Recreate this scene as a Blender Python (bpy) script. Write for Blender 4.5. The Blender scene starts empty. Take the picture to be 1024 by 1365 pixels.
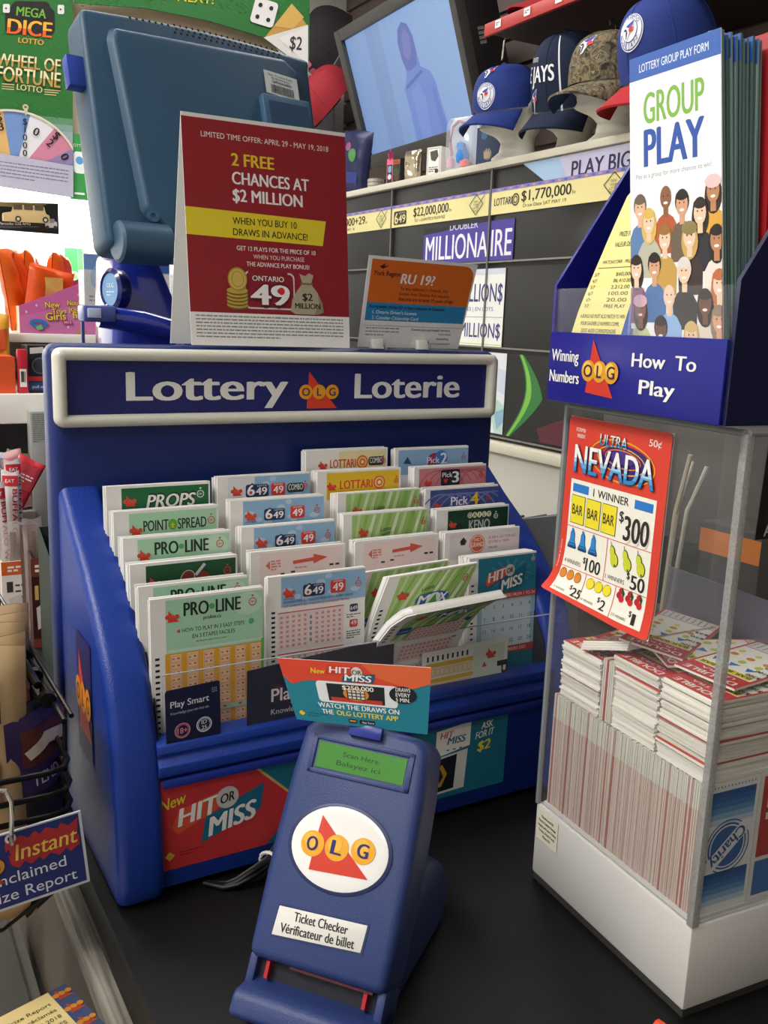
import bpy, bmesh, math, random
from mathutils import Vector, Matrix
random.seed(7)
S = bpy.context.scene
COL = S.collection
# ---------------------------------------------------------------- camera, world, exposure
cam_d = bpy.data.cameras.new('camera'); cam = bpy.data.objects.new('camera', cam_d); COL.objects.link(cam)
_r = Vector((.8655564, -.4995301, .0358028)); _u = Vector((.0697269, .1909944, .9791115)); _f = Vector((.4959338, .8449798, -.2001471))
cam.matrix_world = Matrix(((_r.x, _u.x, -_f.x, -.1573), (_r.y, _u.y, -_f.y, -.6763), (_r.z, _u.z, -_f.z, .4526), (0, 0, 0, 1)))
cam_d.sensor_fit = 'VERTICAL'; cam_d.sensor_height = 24; cam_d.lens = 21.888; cam_d.clip_start = .02; cam_d.clip_end = 60
S.camera = cam
S.cycles.transparent_max_bounces = 32
S.view_settings.view_transform = 'Standard'; S.view_settings.look = 'None'
S.view_settings.gamma = 1; S.view_settings.use_curve_mapping = False
S.view_settings.exposure = 0.2
w = bpy.data.worlds.new('world'); S.world = w; w.use_nodes = True
w.node_tree.nodes['Background'].inputs[0].default_value = (.9, .95, 1, 1)
w.node_tree.nodes['Background'].inputs[1].default_value = .06
# ceiling fluorescent lamps: (x, y, half_x, half_y, watts)
CEIL_LAMPS = [(-1.3, .0, .3, .6, 44), (.05, 1.2, .6, .15, 10), (-1.35, -1.25, .4, .25, 12), (1.0, .95, .12, .6, 7), (-1.2, 2.6, .6, .3, 30), (.9, 2.6, .5, .3, 10)]
# ---------------------------------------------------------------- helpers
def lin(c):
    c = c.lstrip('#'); c = ''.join(q*2 for q in c) if len(c) == 3 else c; o = []
    for i in (0, 2, 4):
        v = int(c[i:i+2], 16) / 255
        o.append(v / 12.92 if v <= .04045 else ((v + .055) / 1.055) ** 2.4)
    return (*o, 1)
_mats = {}
def M(c, rough=.5, metal=0, bump=0, bs=400, spec=.5, emit=0, trans=0, var=0, ior=1.45, coat=0, alpha=1, name=None):
    k = (c, rough, metal, bump, bs, spec, emit, trans, var, ior, coat, alpha)
    if k in _mats: return _mats[k]
    m = bpy.data.materials.new(name or 'paint_' + c.strip('#')); m.use_nodes = True
    nt = m.node_tree; b = nt.nodes['Principled BSDF']
    b.inputs['Base Color'].default_value = lin(c); b.inputs['Roughness'].default_value = rough
    b.inputs['Metallic'].default_value = metal; b.inputs['Specular IOR Level'].default_value = spec
    b.inputs['IOR'].default_value = ior; b.inputs['Coat Weight'].default_value = coat
    b.inputs['Transmission Weight'].default_value = trans; b.inputs['Alpha'].default_value = alpha
    if emit:
        b.inputs['Base Color'].default_value = (.01, .01, .01, 1); b.inputs['Emission Color'].default_value = lin(c); b.inputs['Emission Strength'].default_value = emit
    if bump or var:
        tc = nt.nodes.new('ShaderNodeTexCoord'); nz = nt.nodes.new('ShaderNodeTexNoise')
        nz.inputs['Scale'].default_value = bs; nz.inputs['Detail'].default_value = 3
        nt.links.new(tc.outputs['Object'], nz.inputs['Vector'])
        if bump:
            bp = nt.nodes.new('ShaderNodeBump'); bp.inputs['Strength'].default_value = bump; bp.inputs['Distance'].default_value = .001
            nt.links.new(nz.outputs['Fac'], bp.inputs['Height']); nt.links.new(bp.outputs['Normal'], b.inputs['Normal'])
        if var:
            mx = nt.nodes.new('ShaderNodeMix'); mx.data_type = 'RGBA'
            l = lin(c); mx.inputs[6].default_value = tuple(x * (1 - var) for x in l[:3]) + (1,)
            mx.inputs[7].default_value = tuple(min(1, x * (1 + var)) for x in l[:3]) + (1,)
            nt.links.new(nz.outputs['Fac'], mx.inputs[0]); nt.links.new(mx.outputs[2], b.inputs['Base Color'])
    _mats[k] = m; return m
def GLASS(c='#eef2f4', alpha=.12, rough=.06):
    """thin clear plastic sheet: mostly see-through, with a real gloss"""
    k = ('glass', c, alpha, rough)
    if k in _mats: return _mats[k]
    m = bpy.data.materials.new('clear_plastic'); m.use_nodes = True; nt = m.node_tree
    for n in list(nt.nodes): nt.nodes.remove(n)
    out = nt.nodes.new('ShaderNodeOutputMaterial'); m1 = nt.nodes.new('ShaderNodeMixShader'); m2 = nt.nodes.new('ShaderNodeMixShader'); tr = nt.nodes.new('ShaderNodeBsdfTransparent')
    df = nt.nodes.new('ShaderNodeBsdfDiffuse'); gl = nt.nodes.new('ShaderNodeBsdfGlossy'); fr = nt.nodes.new('ShaderNodeFresnel'); ge = nt.nodes.new('ShaderNodeNewGeometry')
    om = nt.nodes.new('ShaderNodeMath'); om.operation = 'SUBTRACT'; om.inputs[0].default_value = 1; ml = nt.nodes.new('ShaderNodeMath'); ml.operation = 'MULTIPLY'
    fr.inputs[0].default_value = 1.4; df.inputs['Color'].default_value = lin(c); gl.inputs['Roughness'].default_value = rough; m1.inputs[0].default_value = alpha
    nt.links.new(ge.outputs['Backfacing'], om.inputs[1]); nt.links.new(fr.outputs[0], ml.inputs[0]); nt.links.new(om.outputs[0], ml.inputs[1]); nt.links.new(ml.outputs[0], m2.inputs[0])
    nt.links.new(tr.outputs[0], m1.inputs[1]); nt.links.new(df.outputs[0], m1.inputs[2]); nt.links.new(m1.outputs[0], m2.inputs[1]); nt.links.new(gl.outputs[0], m2.inputs[2]); nt.links.new(m2.outputs[0], out.inputs[0])
    _mats[k] = m; return m
WM = {}                                                             # world matrix of every root
def thing(name, label, cat, loc=(0, 0, 0), mat=None, group=None):
    o = bpy.data.objects.new(name, None); COL.objects.link(o); o.empty_display_size = .05
    m = mat.copy() if mat else Matrix.Translation(loc)
    o.matrix_world = m; WM[o] = m
    o['label'] = label; o['category'] = cat
    if group: o['group'] = group
    return o
def tag(o, label, cat, group=None):
    o['label'] = label; o['category'] = cat
    if group: o['group'] = group
    return o
def struct(o): o['kind'] = 'structure'; return o
class MB:
    """collects geometry in world space (through T) and links it as ONE mesh object"""
    def __init__(s, T=None): s.v = []; s.f = []; s.m = []; s.mats = []; s.T = T or Matrix()
    def add(s, vs, fs, mat, T=None):
        if mat not in s.mats: s.mats.append(mat)
        i = s.mats.index(mat); n = len(s.v); X = s.T @ T if T else s.T
        s.v += [X @ Vector(p) for p in vs]; s.f += [[a + n for a in f] for f in fs]; s.m += [i] * len(fs); return s
    def bm(s, b, mat, T=None):
        b.verts.ensure_lookup_table(); b.verts.index_update()
        s.add([v.co.copy() for v in b.verts], [[v.index for v in f.verts] for f in b.faces], mat, T); b.free(); return s
    def box(s, x0, x1, y0, y1, z0, z1, mat, r=0, seg=2, T=None):
        if r <= 0:
            p = [(x, y, z) for x in (x0, x1) for y in (y0, y1) for z in (z0, z1)]
            return s.add(p, [(0, 1, 3, 2), (4, 6, 7, 5), (0, 4, 5, 1), (2, 3, 7, 6), (0, 2, 6, 4), (1, 5, 7, 3)], mat, T)
        b = bmesh.new(); bmesh.ops.create_cube(b, size=1)
        for v in b.verts: v.co = Vector(((x0 + x1) / 2 + v.co.x * (x1 - x0), (y0 + y1) / 2 + v.co.y * (y1 - y0), (z0 + z1) / 2 + v.co.z * (z1 - z0)))
        bmesh.ops.bevel(b, geom=list(b.edges), offset=r, segments=seg, profile=.5, affect='EDGES', clamp_overlap=True)
        return s.bm(b, mat, T)
    def prism(s, pts, a, c, mat, axis='x', r=0, seg=2, T=None):
        """polygon pts in the plane across `axis`, from a to c; edges rounded by r"""
        def P(u, v, t): return {'x': (t, u, v), 'y': (u, t, v), 'z': (u, v, t)}[axis]
        b = bmesh.new(); A = [b.verts.new(P(u, v, a)) for u, v in pts]; B = [b.verts.new(P(u, v, c)) for u, v in pts]; n = len(pts)
        b.faces.new(A); b.faces.new(B[::-1])
        for i in range(n): b.faces.new((A[i], B[i], B[(i+1) % n], A[(i+1) % n]))
        bmesh.ops.recalc_face_normals(b, faces=list(b.faces))
        if r:
            e = [x for x in b.edges if x.calc_face_angle(0) > .6]
            bmesh.ops.bevel(b, geom=e, offset=r, segments=seg, profile=.5, affect='EDGES', clamp_overlap=True)
        return s.bm(b, mat, T)
    def tube(s, path, r, mat, n=8, T=None, closed=False):
        P = [Vector(p) for p in path]; vs = []; fs = []; k = len(P); up = Vector((.13, .21, .97))
        rr = r if isinstance(r, (list, tuple)) else [r] * k
        for i, p in enumerate(P):
            d = ((P[(i+1) % k] - P[i-1]) if closed else (P[min(i+1, k-1)] - P[max(i-1, 0)])).normalized()
            a = d.cross(up if abs(d.dot(up)) < .95 else Vector((1, 0, 0))).normalized(); c = d.cross(a)
            vs += [p + (a * math.cos(t) + c * math.sin(t)) * rr[i] for t in [2 * math.pi * j / n for j in range(n)]]
        for i in range(k if closed else k - 1):
            q = (i + 1) % k
            fs += [(i*n + j, i*n + (j+1) % n, q*n + (j+1) % n, q*n + j) for j in range(n)]
        if not closed: fs += [list(range(n))[::-1], list(range((k-1)*n, k*n))]
        return s.add(vs, fs, mat, T)
    def lathe(s, prof, mat, n=24, T=None, cx=0, cy=0, sx=1, sy=1):
        vs = []; fs = []; k = len(prof)
        for r, z in prof: vs += [(cx + sx * r * math.cos(2*math.pi*j/n), cy + sy * r * math.sin(2*math.pi*j/n), z) for j in range(n)]
        for i in range(k-1): fs += [(i*n+j, i*n+(j+1) % n, (i+1)*n+(j+1) % n, (i+1)*n+j) for j in range(n)]
        fs += [list(range(n))[::-1], list(range((k-1)*n, k*n))]
        return s.add(vs, fs, mat, T)
    def grid(s, F, nu, nv, mat, T=None, wrap=False):
        vs = [F(i / nu, j / nv) for j in range(nv + 1) for i in range(nu + 1)]
        fs = [(j*(nu+1)+i, j*(nu+1)+i+1, (j+1)*(nu+1)+i+1, (j+1)*(nu+1)+i) for j in range(nv) for i in range(nu)]
        return s.add(vs, fs, mat, T)
    def slab(s, F, nu, nv, th, mat, T=None):
        """thick sheet: F(u,v) -> (point, normal)"""
        n = (nu+1) * (nv+1); A = []; B = []
        for j in range(nv + 1):
            for i in range(nu + 1):
                p, q = F(i / nu, j / nv); A.append(Vector(p)); B.append(Vector(p) - Vector(q) * th)
        idx = lambda i, j: j*(nu+1) + i
        fs = []
        for j in range(nv):
            for i in range(nu):
                q = (idx(i, j), idx(i+1, j), idx(i+1, j+1), idx(i, j+1)); fs += [q, tuple(x + n for x in q[::-1])]
        ring = [idx(i, 0) for i in range(nu)] + [idx(nu, j) for j in range(nv)] + [idx(i, nv) for i in range(nu, 0, -1)] + [idx(0, j) for j in range(nv, 0, -1)]
        for a, c in zip(ring, ring[1:] + ring[:1]): fs.append((a, a + n, c + n, c))
        return s.add(A + B, fs, mat, T)
    def pr(s, P, mapf, eps=.00012, rough=.45, T=None, base=0):
        """lay a print P on the surface mapf(x, y, lift)"""
        for vs, fs, c, lay in P.out():
            s.add([mapf(x, y, base + eps * lay) for x, y in vs], fs, c if not isinstance(c, str) else M(c, rough, emit=P.emit), T)
        return s
    def build(s, name, parent=None, flat=False, ang=.62):
        me = bpy.data.meshes.new(name); o = bpy.data.objects.new(name, me); COL.objects.link(o)
        if parent is not None:
            X = WM[parent]; o.parent = parent; WM[o] = X
        else:
            xs = [[v[i] for v in s.v] for i in range(3)]
            X = Matrix.Translation(((min(xs[0]) + max(xs[0])) / 2, (min(xs[1]) + max(xs[1])) / 2, min(xs[2]))); o.matrix_world = X; WM[o] = X
        I = X.inverted(); me.from_pydata([I @ v for v in s.v], [], s.f)
        for m in s.mats: me.materials.append(m)
        me.polygons.foreach_set('material_index', s.m)
        if not flat:
            me.polygons.foreach_set('use_smooth', [True] * len(s.f))
            me.set_sharp_from_angle(angle=ang)
        me.update(); return o
# ---------------------------------------------------------------- flat print canvas (x right, y down)
_glyph = {}
def glyphs(t, b):
    k = (t, round(b, 2))
    if k in _glyph: return _glyph[k]
    cu = bpy.data.curves.new('tmp', 'FONT'); cu.body = t; cu.size = 1; cu.resolution_u = 4; cu.fill_mode = 'FRONT'
    o = bpy.data.objects.new('tmp', cu); COL.objects.link(o)
    dg = bpy.context.evaluated_depsgraph_get(); e = o.evaluated_get(dg); me = e.to_mesh()
    vs = [(v.co.x, v.co.y) for v in me.vertices]; fs = [list(p.vertices) for p in me.polygons]
    d = b * .0125                                                    # heavier strokes: shifted copies of the outline
    sh = [(0, 0)] if b <= .35 else [(d, 0), (-d, 0), (0, d*.3)] if b < 4 else [(d*math.cos(a), d*math.sin(a)) for a in [math.pi*i/4 for i in range(8)]]
    vs = [[(x + dx, y + dy) for x, y in vs] for dx, dy in sh]
    e.to_mesh_clear(); bpy.data.objects.remove(o); bpy.data.curves.remove(cu)
    _glyph[k] = (vs, fs); return _glyph[k]
_H = glyphs('H', 0)[0][0]; CAP = max(y for _, y in _H)
class Print:
    def __init__(s, emit=0): s.it = []; s.cx = []; s.cy = []; s.emit = emit; s.xf = None
    def raw(s, vs, fs, c, lay=None):
        if not vs: return s
        if s.xf: vs = [s.xf(*p) for p in vs]
        x0 = min(p[0] for p in vs); x1 = max(p[0] for p in vs); y0 = min(p[1] for p in vs); y1 = max(p[1] for p in vs)
        if lay is None:
            lay = 1
            for (a, b_, c_, d, L) in s.cx:
                if L >= lay and a < x1 and c_ > x0 and b_ < y1 and d > y0: lay = L + 1
        s.cx.append((x0, y0, x1, y1, lay)); s.it.append((vs, fs, c, lay)); return s
    def rect(s, x, y, w, h, c): return s.raw([(x, y), (x+w, y), (x+w, y+h), (x, y+h)], [(0, 1, 2, 3)], c)
    def poly(s, p, c): return s.raw(list(p), [tuple(range(len(p)))], c)
    def rrect(s, x, y, w, h, r, c, n=4):
        p = []
        for cx, cy, a0 in ((x+w-r, y+r, -90), (x+w-r, y+h-r, 0), (x+r, y+h-r, 90), (x+r, y+r, 180)):
            p += [(cx + r*math.cos(math.radians(a0 + 90*i/n)), cy + r*math.sin(math.radians(a0 + 90*i/n))) for i in range(n+1)]
        return s.poly(p, c)
    def disc(s, x, y, r, c, ry=None, n=20, rot=0, a0=0, a1=360):
        ry = ry or r; R = math.radians(rot); p = []
        m = n if a1 - a0 >= 360 else n + 1
        for i in range(m):
            t = math.radians(a0 + (a1-a0)*i/n); X = r*math.cos(t); Y = ry*math.sin(t)
            p.append((x + X*math.cos(R) - Y*math.sin(R), y + X*math.sin(R) + Y*math.cos(R)))
        return s.poly(p, c)
    def ring(s, x, y, r, wd, c, ry=None, n=24, rot=0, a0=0, a1=360):
        ry = ry or r; R = math.radians(rot); vs = []
        for i in range(n+1):
            t = math.radians(a0 + (a1-a0)*i/n)
            for k in (0, wd):
                X = (r-k)*math.cos(t); Y = (ry-k)*math.sin(t); vs.append((x + X*math.cos(R) - Y*math.sin(R), y + X*math.sin(R) + Y*math.cos(R)))
        return s.raw(vs, [(2*i, 2*i+2, 2*i+3, 2*i+1) for i in range(n)], c)
    def line(s, x0, y0, x1, y1, wd, c):
        d = math.hypot(x1-x0, y1-y0); nx = -(y1-y0)/d*wd/2; ny = (x1-x0)/d*wd/2
        return s.poly([(x0+nx, y0+ny), (x1+nx, y1+ny), (x1-nx, y1-ny), (x0-nx, y0-ny)], c)
    def frame(s, x, y, w, h, t, c):
        for q in ((x, y, w, t), (x, y+h-t, w, t), (x, y+t, t, h-2*t), (x+w-t, y+t, t, h-2*t)): s.rect(*q, c)
        return s
    def text(s, t, x, y, h, c, w=None, al='l', b=0, sh=0, rot=0, lay=None, split=None):
        """baseline at (x, y), capital height h, optional total width w"""
        cs, fs = glyphs(t, b)
        if not cs[0]: return s
        x0 = min(p[0] for c_ in cs for p in c_); x1 = max(p[0] for c_ in cs for p in c_); k = h / CAP; kx = (w / (x1 - x0)) if w else k
        W = (x1 - x0) * kx; off = {'l': 0, 'c': -W/2, 'r': -W}[al]; R = math.radians(rot); cr, sr = math.cos(R), math.sin(R)
        def mp(vs):
            o = []
            for px, py in vs:
                X = (px - x0)*kx + off + py*k*sh; Y = -py*k; o.append((x + X*cr - Y*sr, y + X*sr + Y*cr))
            return o
        for i, vs in enumerate(cs):
            if not split: s.raw(mp(vs), fs, c, lay)
            else:
                lo = 0.0                                             # colour bands across the letters
                for hi, cc in split:
                    v2, f2 = clip(vs, fs, lo * CAP - (9 if lo == 0 else 0), hi * CAP + (9 if hi >= 1 else 0))
                    if f2: s.raw(mp(v2), f2, cc, lay); lay = s.it[-1][3]
                    lo = hi
            if i == 0: lay = s.it[-1][3]
            lay += .22
        return s
    def olg(s, x, y, r, tri='#e2452c', ball='#f0a21c', ink='#1c1f5e', rot=0):
        R = math.radians(rot); q = lambda a, b: (x + (a*math.cos(R) + b*math.sin(R))*r, y + (a*math.sin(R) - b*math.cos(R))*r)
        s.poly([q(-1.53, 2.75), q(-1.8, -2.25), q(2.8, -2.25)], tri)
        for k, ch in ((-1.98, 'O'), (0, 'L'), (1.98, 'G')):
            cx, cy = q(k, 0); s.disc(cx, cy, r*1.0, ball, n=18)
            if ink: tx, ty = q(k, -.52); s.text(ch, tx, ty, r*1.05, ink, al='c', b=1.2, rot=rot)
        return s
    def micro(s, x, y, w, n, dy, h, c, seed=1):
        """n lines of fine print as word-long dashes"""
        rn = random.Random(seed)
        for i in range(n):
            X = x; end = x + w * (1 if i < n-1 else .55)
            while X < end:
                L = min(rn.uniform(1.2, 4.5) * h * 1.3, end - X); s.rect(X, y + i*dy, L, h, c); X += L + h*.8
        return s
    def cut(s, xs=(), ys=()):
        """subdivide along lines so that the print can bend"""
        for n, (vs, fs, c, lay) in enumerate(s.it):
            b = bmesh.new(); V = [b.verts.new((x, y, 0)) for x, y in vs]
            for f in fs:
                try: b.faces.new([V[i] for i in f])
                except ValueError: pass
            lx = min(p[0] for p in vs), max(p[0] for p in vs); ly = min(p[1] for p in vs), max(p[1] for p in vs)
            for ax, vals, rg in ((0, xs, lx), (1, ys, ly)):
                for q in vals:
                    if rg[0] < q < rg[1]:
                        co = (q, 0, 0) if ax == 0 else (0, q, 0); no = (1, 0, 0) if ax == 0 else (0, 1, 0)
                        bmesh.ops.bisect_plane(b, geom=b.verts[:] + b.edges[:] + b.faces[:], plane_co=co, plane_no=no, dist=1e-6)
            b.verts.index_update(); s.it[n] = ([(v.co.x, v.co.y) for v in b.verts], [[v.index for v in f.verts] for f in b.faces], c, lay); b.free()
        return s
    def clipbox(s, x0, y0, x1, y1):
        o = []
        for vs, fs, c, lay in s.it:
            if min(p[0] for p in vs) < x0 or max(p[0] for p in vs) > x1: 
                vs, fs = clip([(b, a) for a, b in vs], fs, x0, x1); vs = [(b, a) for a, b in vs]
            if vs and (min(p[1] for p in vs) < y0 or max(p[1] for p in vs) > y1): vs, fs = clip(vs, fs, y0, y1)
            if fs: o.append((vs, fs, c, lay))
        s.it = o; return s
    def out(s): return s.it
def clip(vs, fs, y0, y1):
    b = bmesh.new(); V = [b.verts.new((x, y, 0)) for x, y in vs]
    for f in fs:
        try: b.faces.new([V[i] for i in f])
        except ValueError: pass
    for q, inner, outer in ((y0, True, False), (y1, False, True)):
        bmesh.ops.bisect_plane(b, geom=b.verts[:] + b.edges[:] + b.faces[:], plane_co=(0, q, 0), plane_no=(0, 1, 0), clear_inner=inner, clear_outer=outer, dist=1e-6)
    b.verts.index_update(); r = ([(v.co.x, v.co.y) for v in b.verts], [[v.index for v in f.verts] for f in b.faces]); b.free(); return r
def flat(O, U, V, N, k=.001):
    O, U, V, N = Vector(O), Vector(U) * k, Vector(V) * k, Vector(N)
    return lambda x, y, l: O + U*x + V*y + N*l
def quadmap(TL, TR, BL, BR, W, H, N):
    TL, TR, BL, BR, N = map(Vector, (TL, TR, BL, BR, N))
    pn = (TR - TL).cross(BL - TL).normalized(); BR = BR - pn * (BR - TL).dot(pn); N = pn if pn.dot(N) > 0 else -pn
    def f(x, y, l):
        a, b = x / W, y / H
        return (TL*(1-a) + TR*a)*(1-b) + (BL*(1-a) + BR*a)*b + N*l
    return f
def card(mb, mp, W, H, th, mat):
    """a thin rectangular sheet behind a print map"""
    c = [(0, 0), (W, 0), (W, H), (0, H)]
    return mb.add([mp(x, y, 0) for x, y in c] + [mp(x, y, -th) for x, y in c], [(0, 1, 2, 3), (7, 6, 5, 4), (0, 4, 5, 1), (1, 5, 6, 2), (2, 6, 7, 3), (3, 7, 4, 0)], mat)
PAPER = '#f1efe9'
# ================================================================ the room
FZ, CZ = -.95, 1.95
struct(MB().box(-2.6, 2.4, -2.6, 3.6, FZ - .05, FZ, M('#8f8a80', .4, var=.1, bs=6)).build('floor'))
struct(MB().box(-2.6, 2.4, -2.6, 3.6, CZ, CZ + .05, M('#d8d8d4', .9, bump=.3, bs=60)).build('ceiling'))
struct(MB().box(-2.65, -2.6, -2.6, 3.6, FZ, CZ, M('#e9e9e6', .8, bump=.1, bs=80)).build('wall_left'))
struct(MB().box(-2.6, 2.4, 3.6, 3.65, FZ, CZ, M('#f2f1ee', .8, bump=.1, bs=80)).build('wall_back'))
struct(MB().box(-2.6, 2.4, -2.65, -2.6, FZ, CZ, M('#b9b4ab', .8, bump=.1, bs=80)).build('wall_front'))
wr = MB().box(2.06, 2.11, -2.6, 3.6, FZ, CZ, M('#6a5d58', .7, var=.15, bs=9))
z = .98
while z < CZ:                                                       # slatwall grooves
    wr.box(2.045, 2.06, -2.6, 3.6, z, z + .085, M('#75665f', .6, var=.12, bs=12)); z += .1
struct(wr.build('wall_right'))
for k, (x, y, hx, hy, W) in enumerate(CEIL_LAMPS):
    t = thing('ceiling_light', ['long white ceiling panel light over the display case aisle', 'narrow white ceiling panel light above the terminal', 'white ceiling panel light behind the camera over the shop floor', 'narrow ceiling panel light in front of the dark cabinets', 'white ceiling panel light at the far left corner', 'white ceiling panel light by the far slatted wall'][k], 'ceiling light', (x, y, CZ - .03))
    f = MB()
    for a, b, c, d in ((-hx-.02, hx+.02, -hy-.02, -hy), (-hx-.02, hx+.02, hy, hy+.02), (-hx-.02, -hx, -hy, hy), (hx, hx+.02, -hy, hy)):
        f.box(x+a, x+b, y+c, y+d, CZ - .03, CZ, M('#e6e6e6', .4))
    f.build('frame', t)
    MB().box(x-hx, x+hx, y-hy, y+hy, CZ - .012, CZ - .002, M('#f6f9ff', .6, emit=2)).build('diffuser', t)
    L = bpy.data.lights.new('lamp_light', 'AREA'); L.shape = 'RECTANGLE'; L.size = 2*hx; L.size_y = 2*hy; L.energy = W; L.color = (1, .97, .93)
    lo = bpy.data.objects.new('lamp_light', L); COL.objects.link(lo); lo.parent = t; lo.location = (0, 0, .005)
# counter: black laminate top on a dark cabinet
t = thing('counter', 'black laminate counter under the blue slip organizer', 'counter', (.5, .3, FZ))
MB().box(-.009, .95, -.75, 1.75, -.035, 0, M('#0b0b0c', .5, bump=.15, bs=900, var=.35, spec=.28), r=.003).build('counter_top', t)
MB().box(.0, .93, -.72, 1.73, FZ, -.035, M('#4a4038', .6, var=.2, bs=5)).build('cabinet', t)
# low service counter under the dark cabinets and the wall unit itself
t = thing('wall_cabinet', 'tall black flap-front cabinet run with a cream shelf top', 'cabinet', (1.8, 1.4, FZ))
cream = M('#d8d2bf', .5); blk = M('#1b1a18', .3, var=.25, bs=7, spec=.6)
cf = 1.53
MB().box(cf - .015, 2.04, .1, 3.2, .895, .915, cream, r=.002).build('shelf_top', t)
MB().box(cf + .01, 2.04, .12, 3.18, .12, .895, M('#3a3733', .5)).build('carcass', t)
MB().box(cf - .03, 2.04, .1, 3.2, .085, .115, cream, r=.003).build('ledge', t)
MB().box(cf - .01, 2.04, .12, 3.18, FZ, .085, M('#cfccc2', .6, var=.05, bs=4)).build('base', t)
ys = [3.18, 2.79, 2.21, 1.64, 1.06, .5, .13]
rows = [(.628, .893), (.382, .622), (.122, .376)]
tiltr = .0
for a, b in zip(ys[1:], ys[:-1]):
    for z0, z1 in rows:
        d = MB().box(cf - .002, cf + .009, a + .004, b - .004, z0 + .003, z1 - .003, blk, r=.002)
        d.box(cf - .006, cf - .002, a + .004, b - .004, z0 + .003, z0 + .008, M('#8d8a86', .3, metal=.6)); d.build('flap', t)
for y in ys: MB().box(cf - .008, cf + .002, y - .0035, y + .0035, .12, .893, M('#77736d', .35, metal=.5)).build('divider', t)
# ================================================================ things on and above the dark cabinets
def cabmap(Y, Z, X=cf - .007): return flat((X, Y, Z), (0, -1, 0), (0, 0, -1), (-1, 0, 0))
YEL = '#efe3a0'; INK = '#2a2722'
def strip(Y, L, Z, price, logo, sub, label, slope=0):
    p = Print(); p.rect(0, 0, L, 72, YEL); p.rect(0, 0, L, 10, '#8d83c4')
    for i in range(int(L / 26)): p.rect(5 + i*26, 2.5, 13, 5, '#c9a08a' if i % 2 else '#6a62b8')
    if logo == '649':
        p.rrect(14, 20, 82, 44, 6, INK); p.text('6', 20, 60, 34, YEL, b=1.5); p.text('49', 46, 58, 25, YEL, b=1, w=44); p.text('LOTTO', 48, 30, 6, YEL, w=40)
    elif logo: 
        p.text('LOTTARI', 14, 48, 20, INK, w=84, b=2); p.ring(114, 38, 17, 4, INK); p.ring(114, 38, 10, 3, INK)
    p.text(price, 140 if logo else 60, 45, 27, INK, w=208 if logo else 330, b=1.5); p.text('Est', 352 if logo else 394, 44, 8, INK)
    p.text(sub, 150 if logo else 130, 62, 9, INK, w=180)
    c = L - 62
    for a, b, q, d in ((c, 8, c+34, 36), (c+34, 36, c, 66), (c, 66, c-34, 36), (c-34, 36, c, 8)): p.line(a, b, q, d, 2.2, INK)
    for k, tx in enumerate(('SIGN', 'YOUR', 'LOTTO', 'TICKET')): p.text(tx, c, 31 + k*9, 6, INK, al='c')
    p.line(c+6, 44, c+44, 12, 2, INK)
    mp = cabmap(Y, Z); mb = MB(); card(mb, mp, L, 72, .0008, M('#efe3a0', .5)); mb.pr(p, mp, .0004)
    return tag(mb.build('price_strip'), label, 'sign')
strip(2.785, 570, .838, '$60,000,000+29', '', 'Draw Date FRI MAY 18', 'yellow jackpot strip ending in 000+29 at the far end of the cabinets')
strip(2.205, 558, .838, '$22,000,000', '649', 'PLUS 1 x GUARANTEED $1 MILLION PRIZE', 'middle yellow jackpot strip with the boxed 649 mark, behind the tobacco notice')
strip(1.634, 566, .838, '$1,770,000', 'L', 'Draw Date SAT MAY 19', 'nearest yellow jackpot strip with the ringed LOTTARIO lettering under the PLAY BIG banner')
def flapposter(name, Y, Z, W, H, P, label, back='#1b1a1c'):
    mp = cabmap(Y, Z, cf - .004); mb = MB(); card(mb, mp, W, H, .0006, M(back, .4)); mb.pr(P, mp, .0003); return tag(mb.build(name), label, 'poster')
p = Print(); p.rect(0, 0, 356, 112, '#1d1b1e'); p.poly([(0, 20), (356, 0), (356, 112), (0, 112)], '#4a3f9c')
p.text('MILLIONA', 14, 100, 72, '#f1eef6', w=340, b=1); p.text('DOUBLER', 150, 14, 20, '#d8d2ee', w=150, b=1); p.clipbox(0, 0, 356, 112)
flapposter('millionaire_poster', 1.998, .750, 356, 112, p, 'purple poster with large white MILLIONA lettering left of the flap seam')
p = Print(); p.rect(0, 0, 112, 112, '#4a3f9c'); p.text('IRE', 6, 100, 74, '#f1eef6', w=98, b=1)
flapposter('millionaire_poster', 1.634, .750, 112, 112, p, 'purple poster piece with white IRE lettering right of the flap seam')
p = Print(); p.rect(0, 0, 320, 226, '#f2f2ee'); p.rect(0, 0, 320, 16, '#d5d9ea')
p.text('$67 MILLION$', 0, 95, 52, '#3a3a7c', w=312, b=1); p.text('PRIZES | EN LOTS', 90, 122, 11, '#5b5b88', w=180); p.line(0, 140, 318, 140, 1.4, '#7a7a92')
p.text('2.5 MILLION$', 30, 200, 42, '#3a3a7c', w=280, b=1); p.line(0, 220, 318, 220, 3, '#d6dd6a')
flapposter('winnings_poster', 1.87, .615, 320, 226, p, 'white poster with purple MILLION$ lettering behind the tobacco notice', '#f2f2ee')
p = Print(); p.rect(0, 0, 100, 236, '#e4e8ee'); p.poly([(0, 30), (100, 50), (100, 120), (0, 90)], '#cfd9e8'); p.poly([(20, 120), (100, 150), (100, 236), (60, 236)], '#b9d6cf'); p.poly([(55, 175), (100, 160), (100, 200), (70, 225)], '#8fb6cc')
flapposter('pale_poster', 1.62, .373, 100, 236, p, 'pale blue and white poster on the lowest flap', '#e4e8ee')
p = Print(); p.rect(0, 0, 420, 236, '#1a1917')
sw = [(10 + 80*math.sin(t*2.6), 236 - 236*t) for t in [i/14 for i in range(15)]]
p.poly(sw + [(x + 20 + 60*(1-abs(2*i/14-1)), y) for i, (x, y) in reversed(list(enumerate(sw)))], '#2f7a3c')
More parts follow.
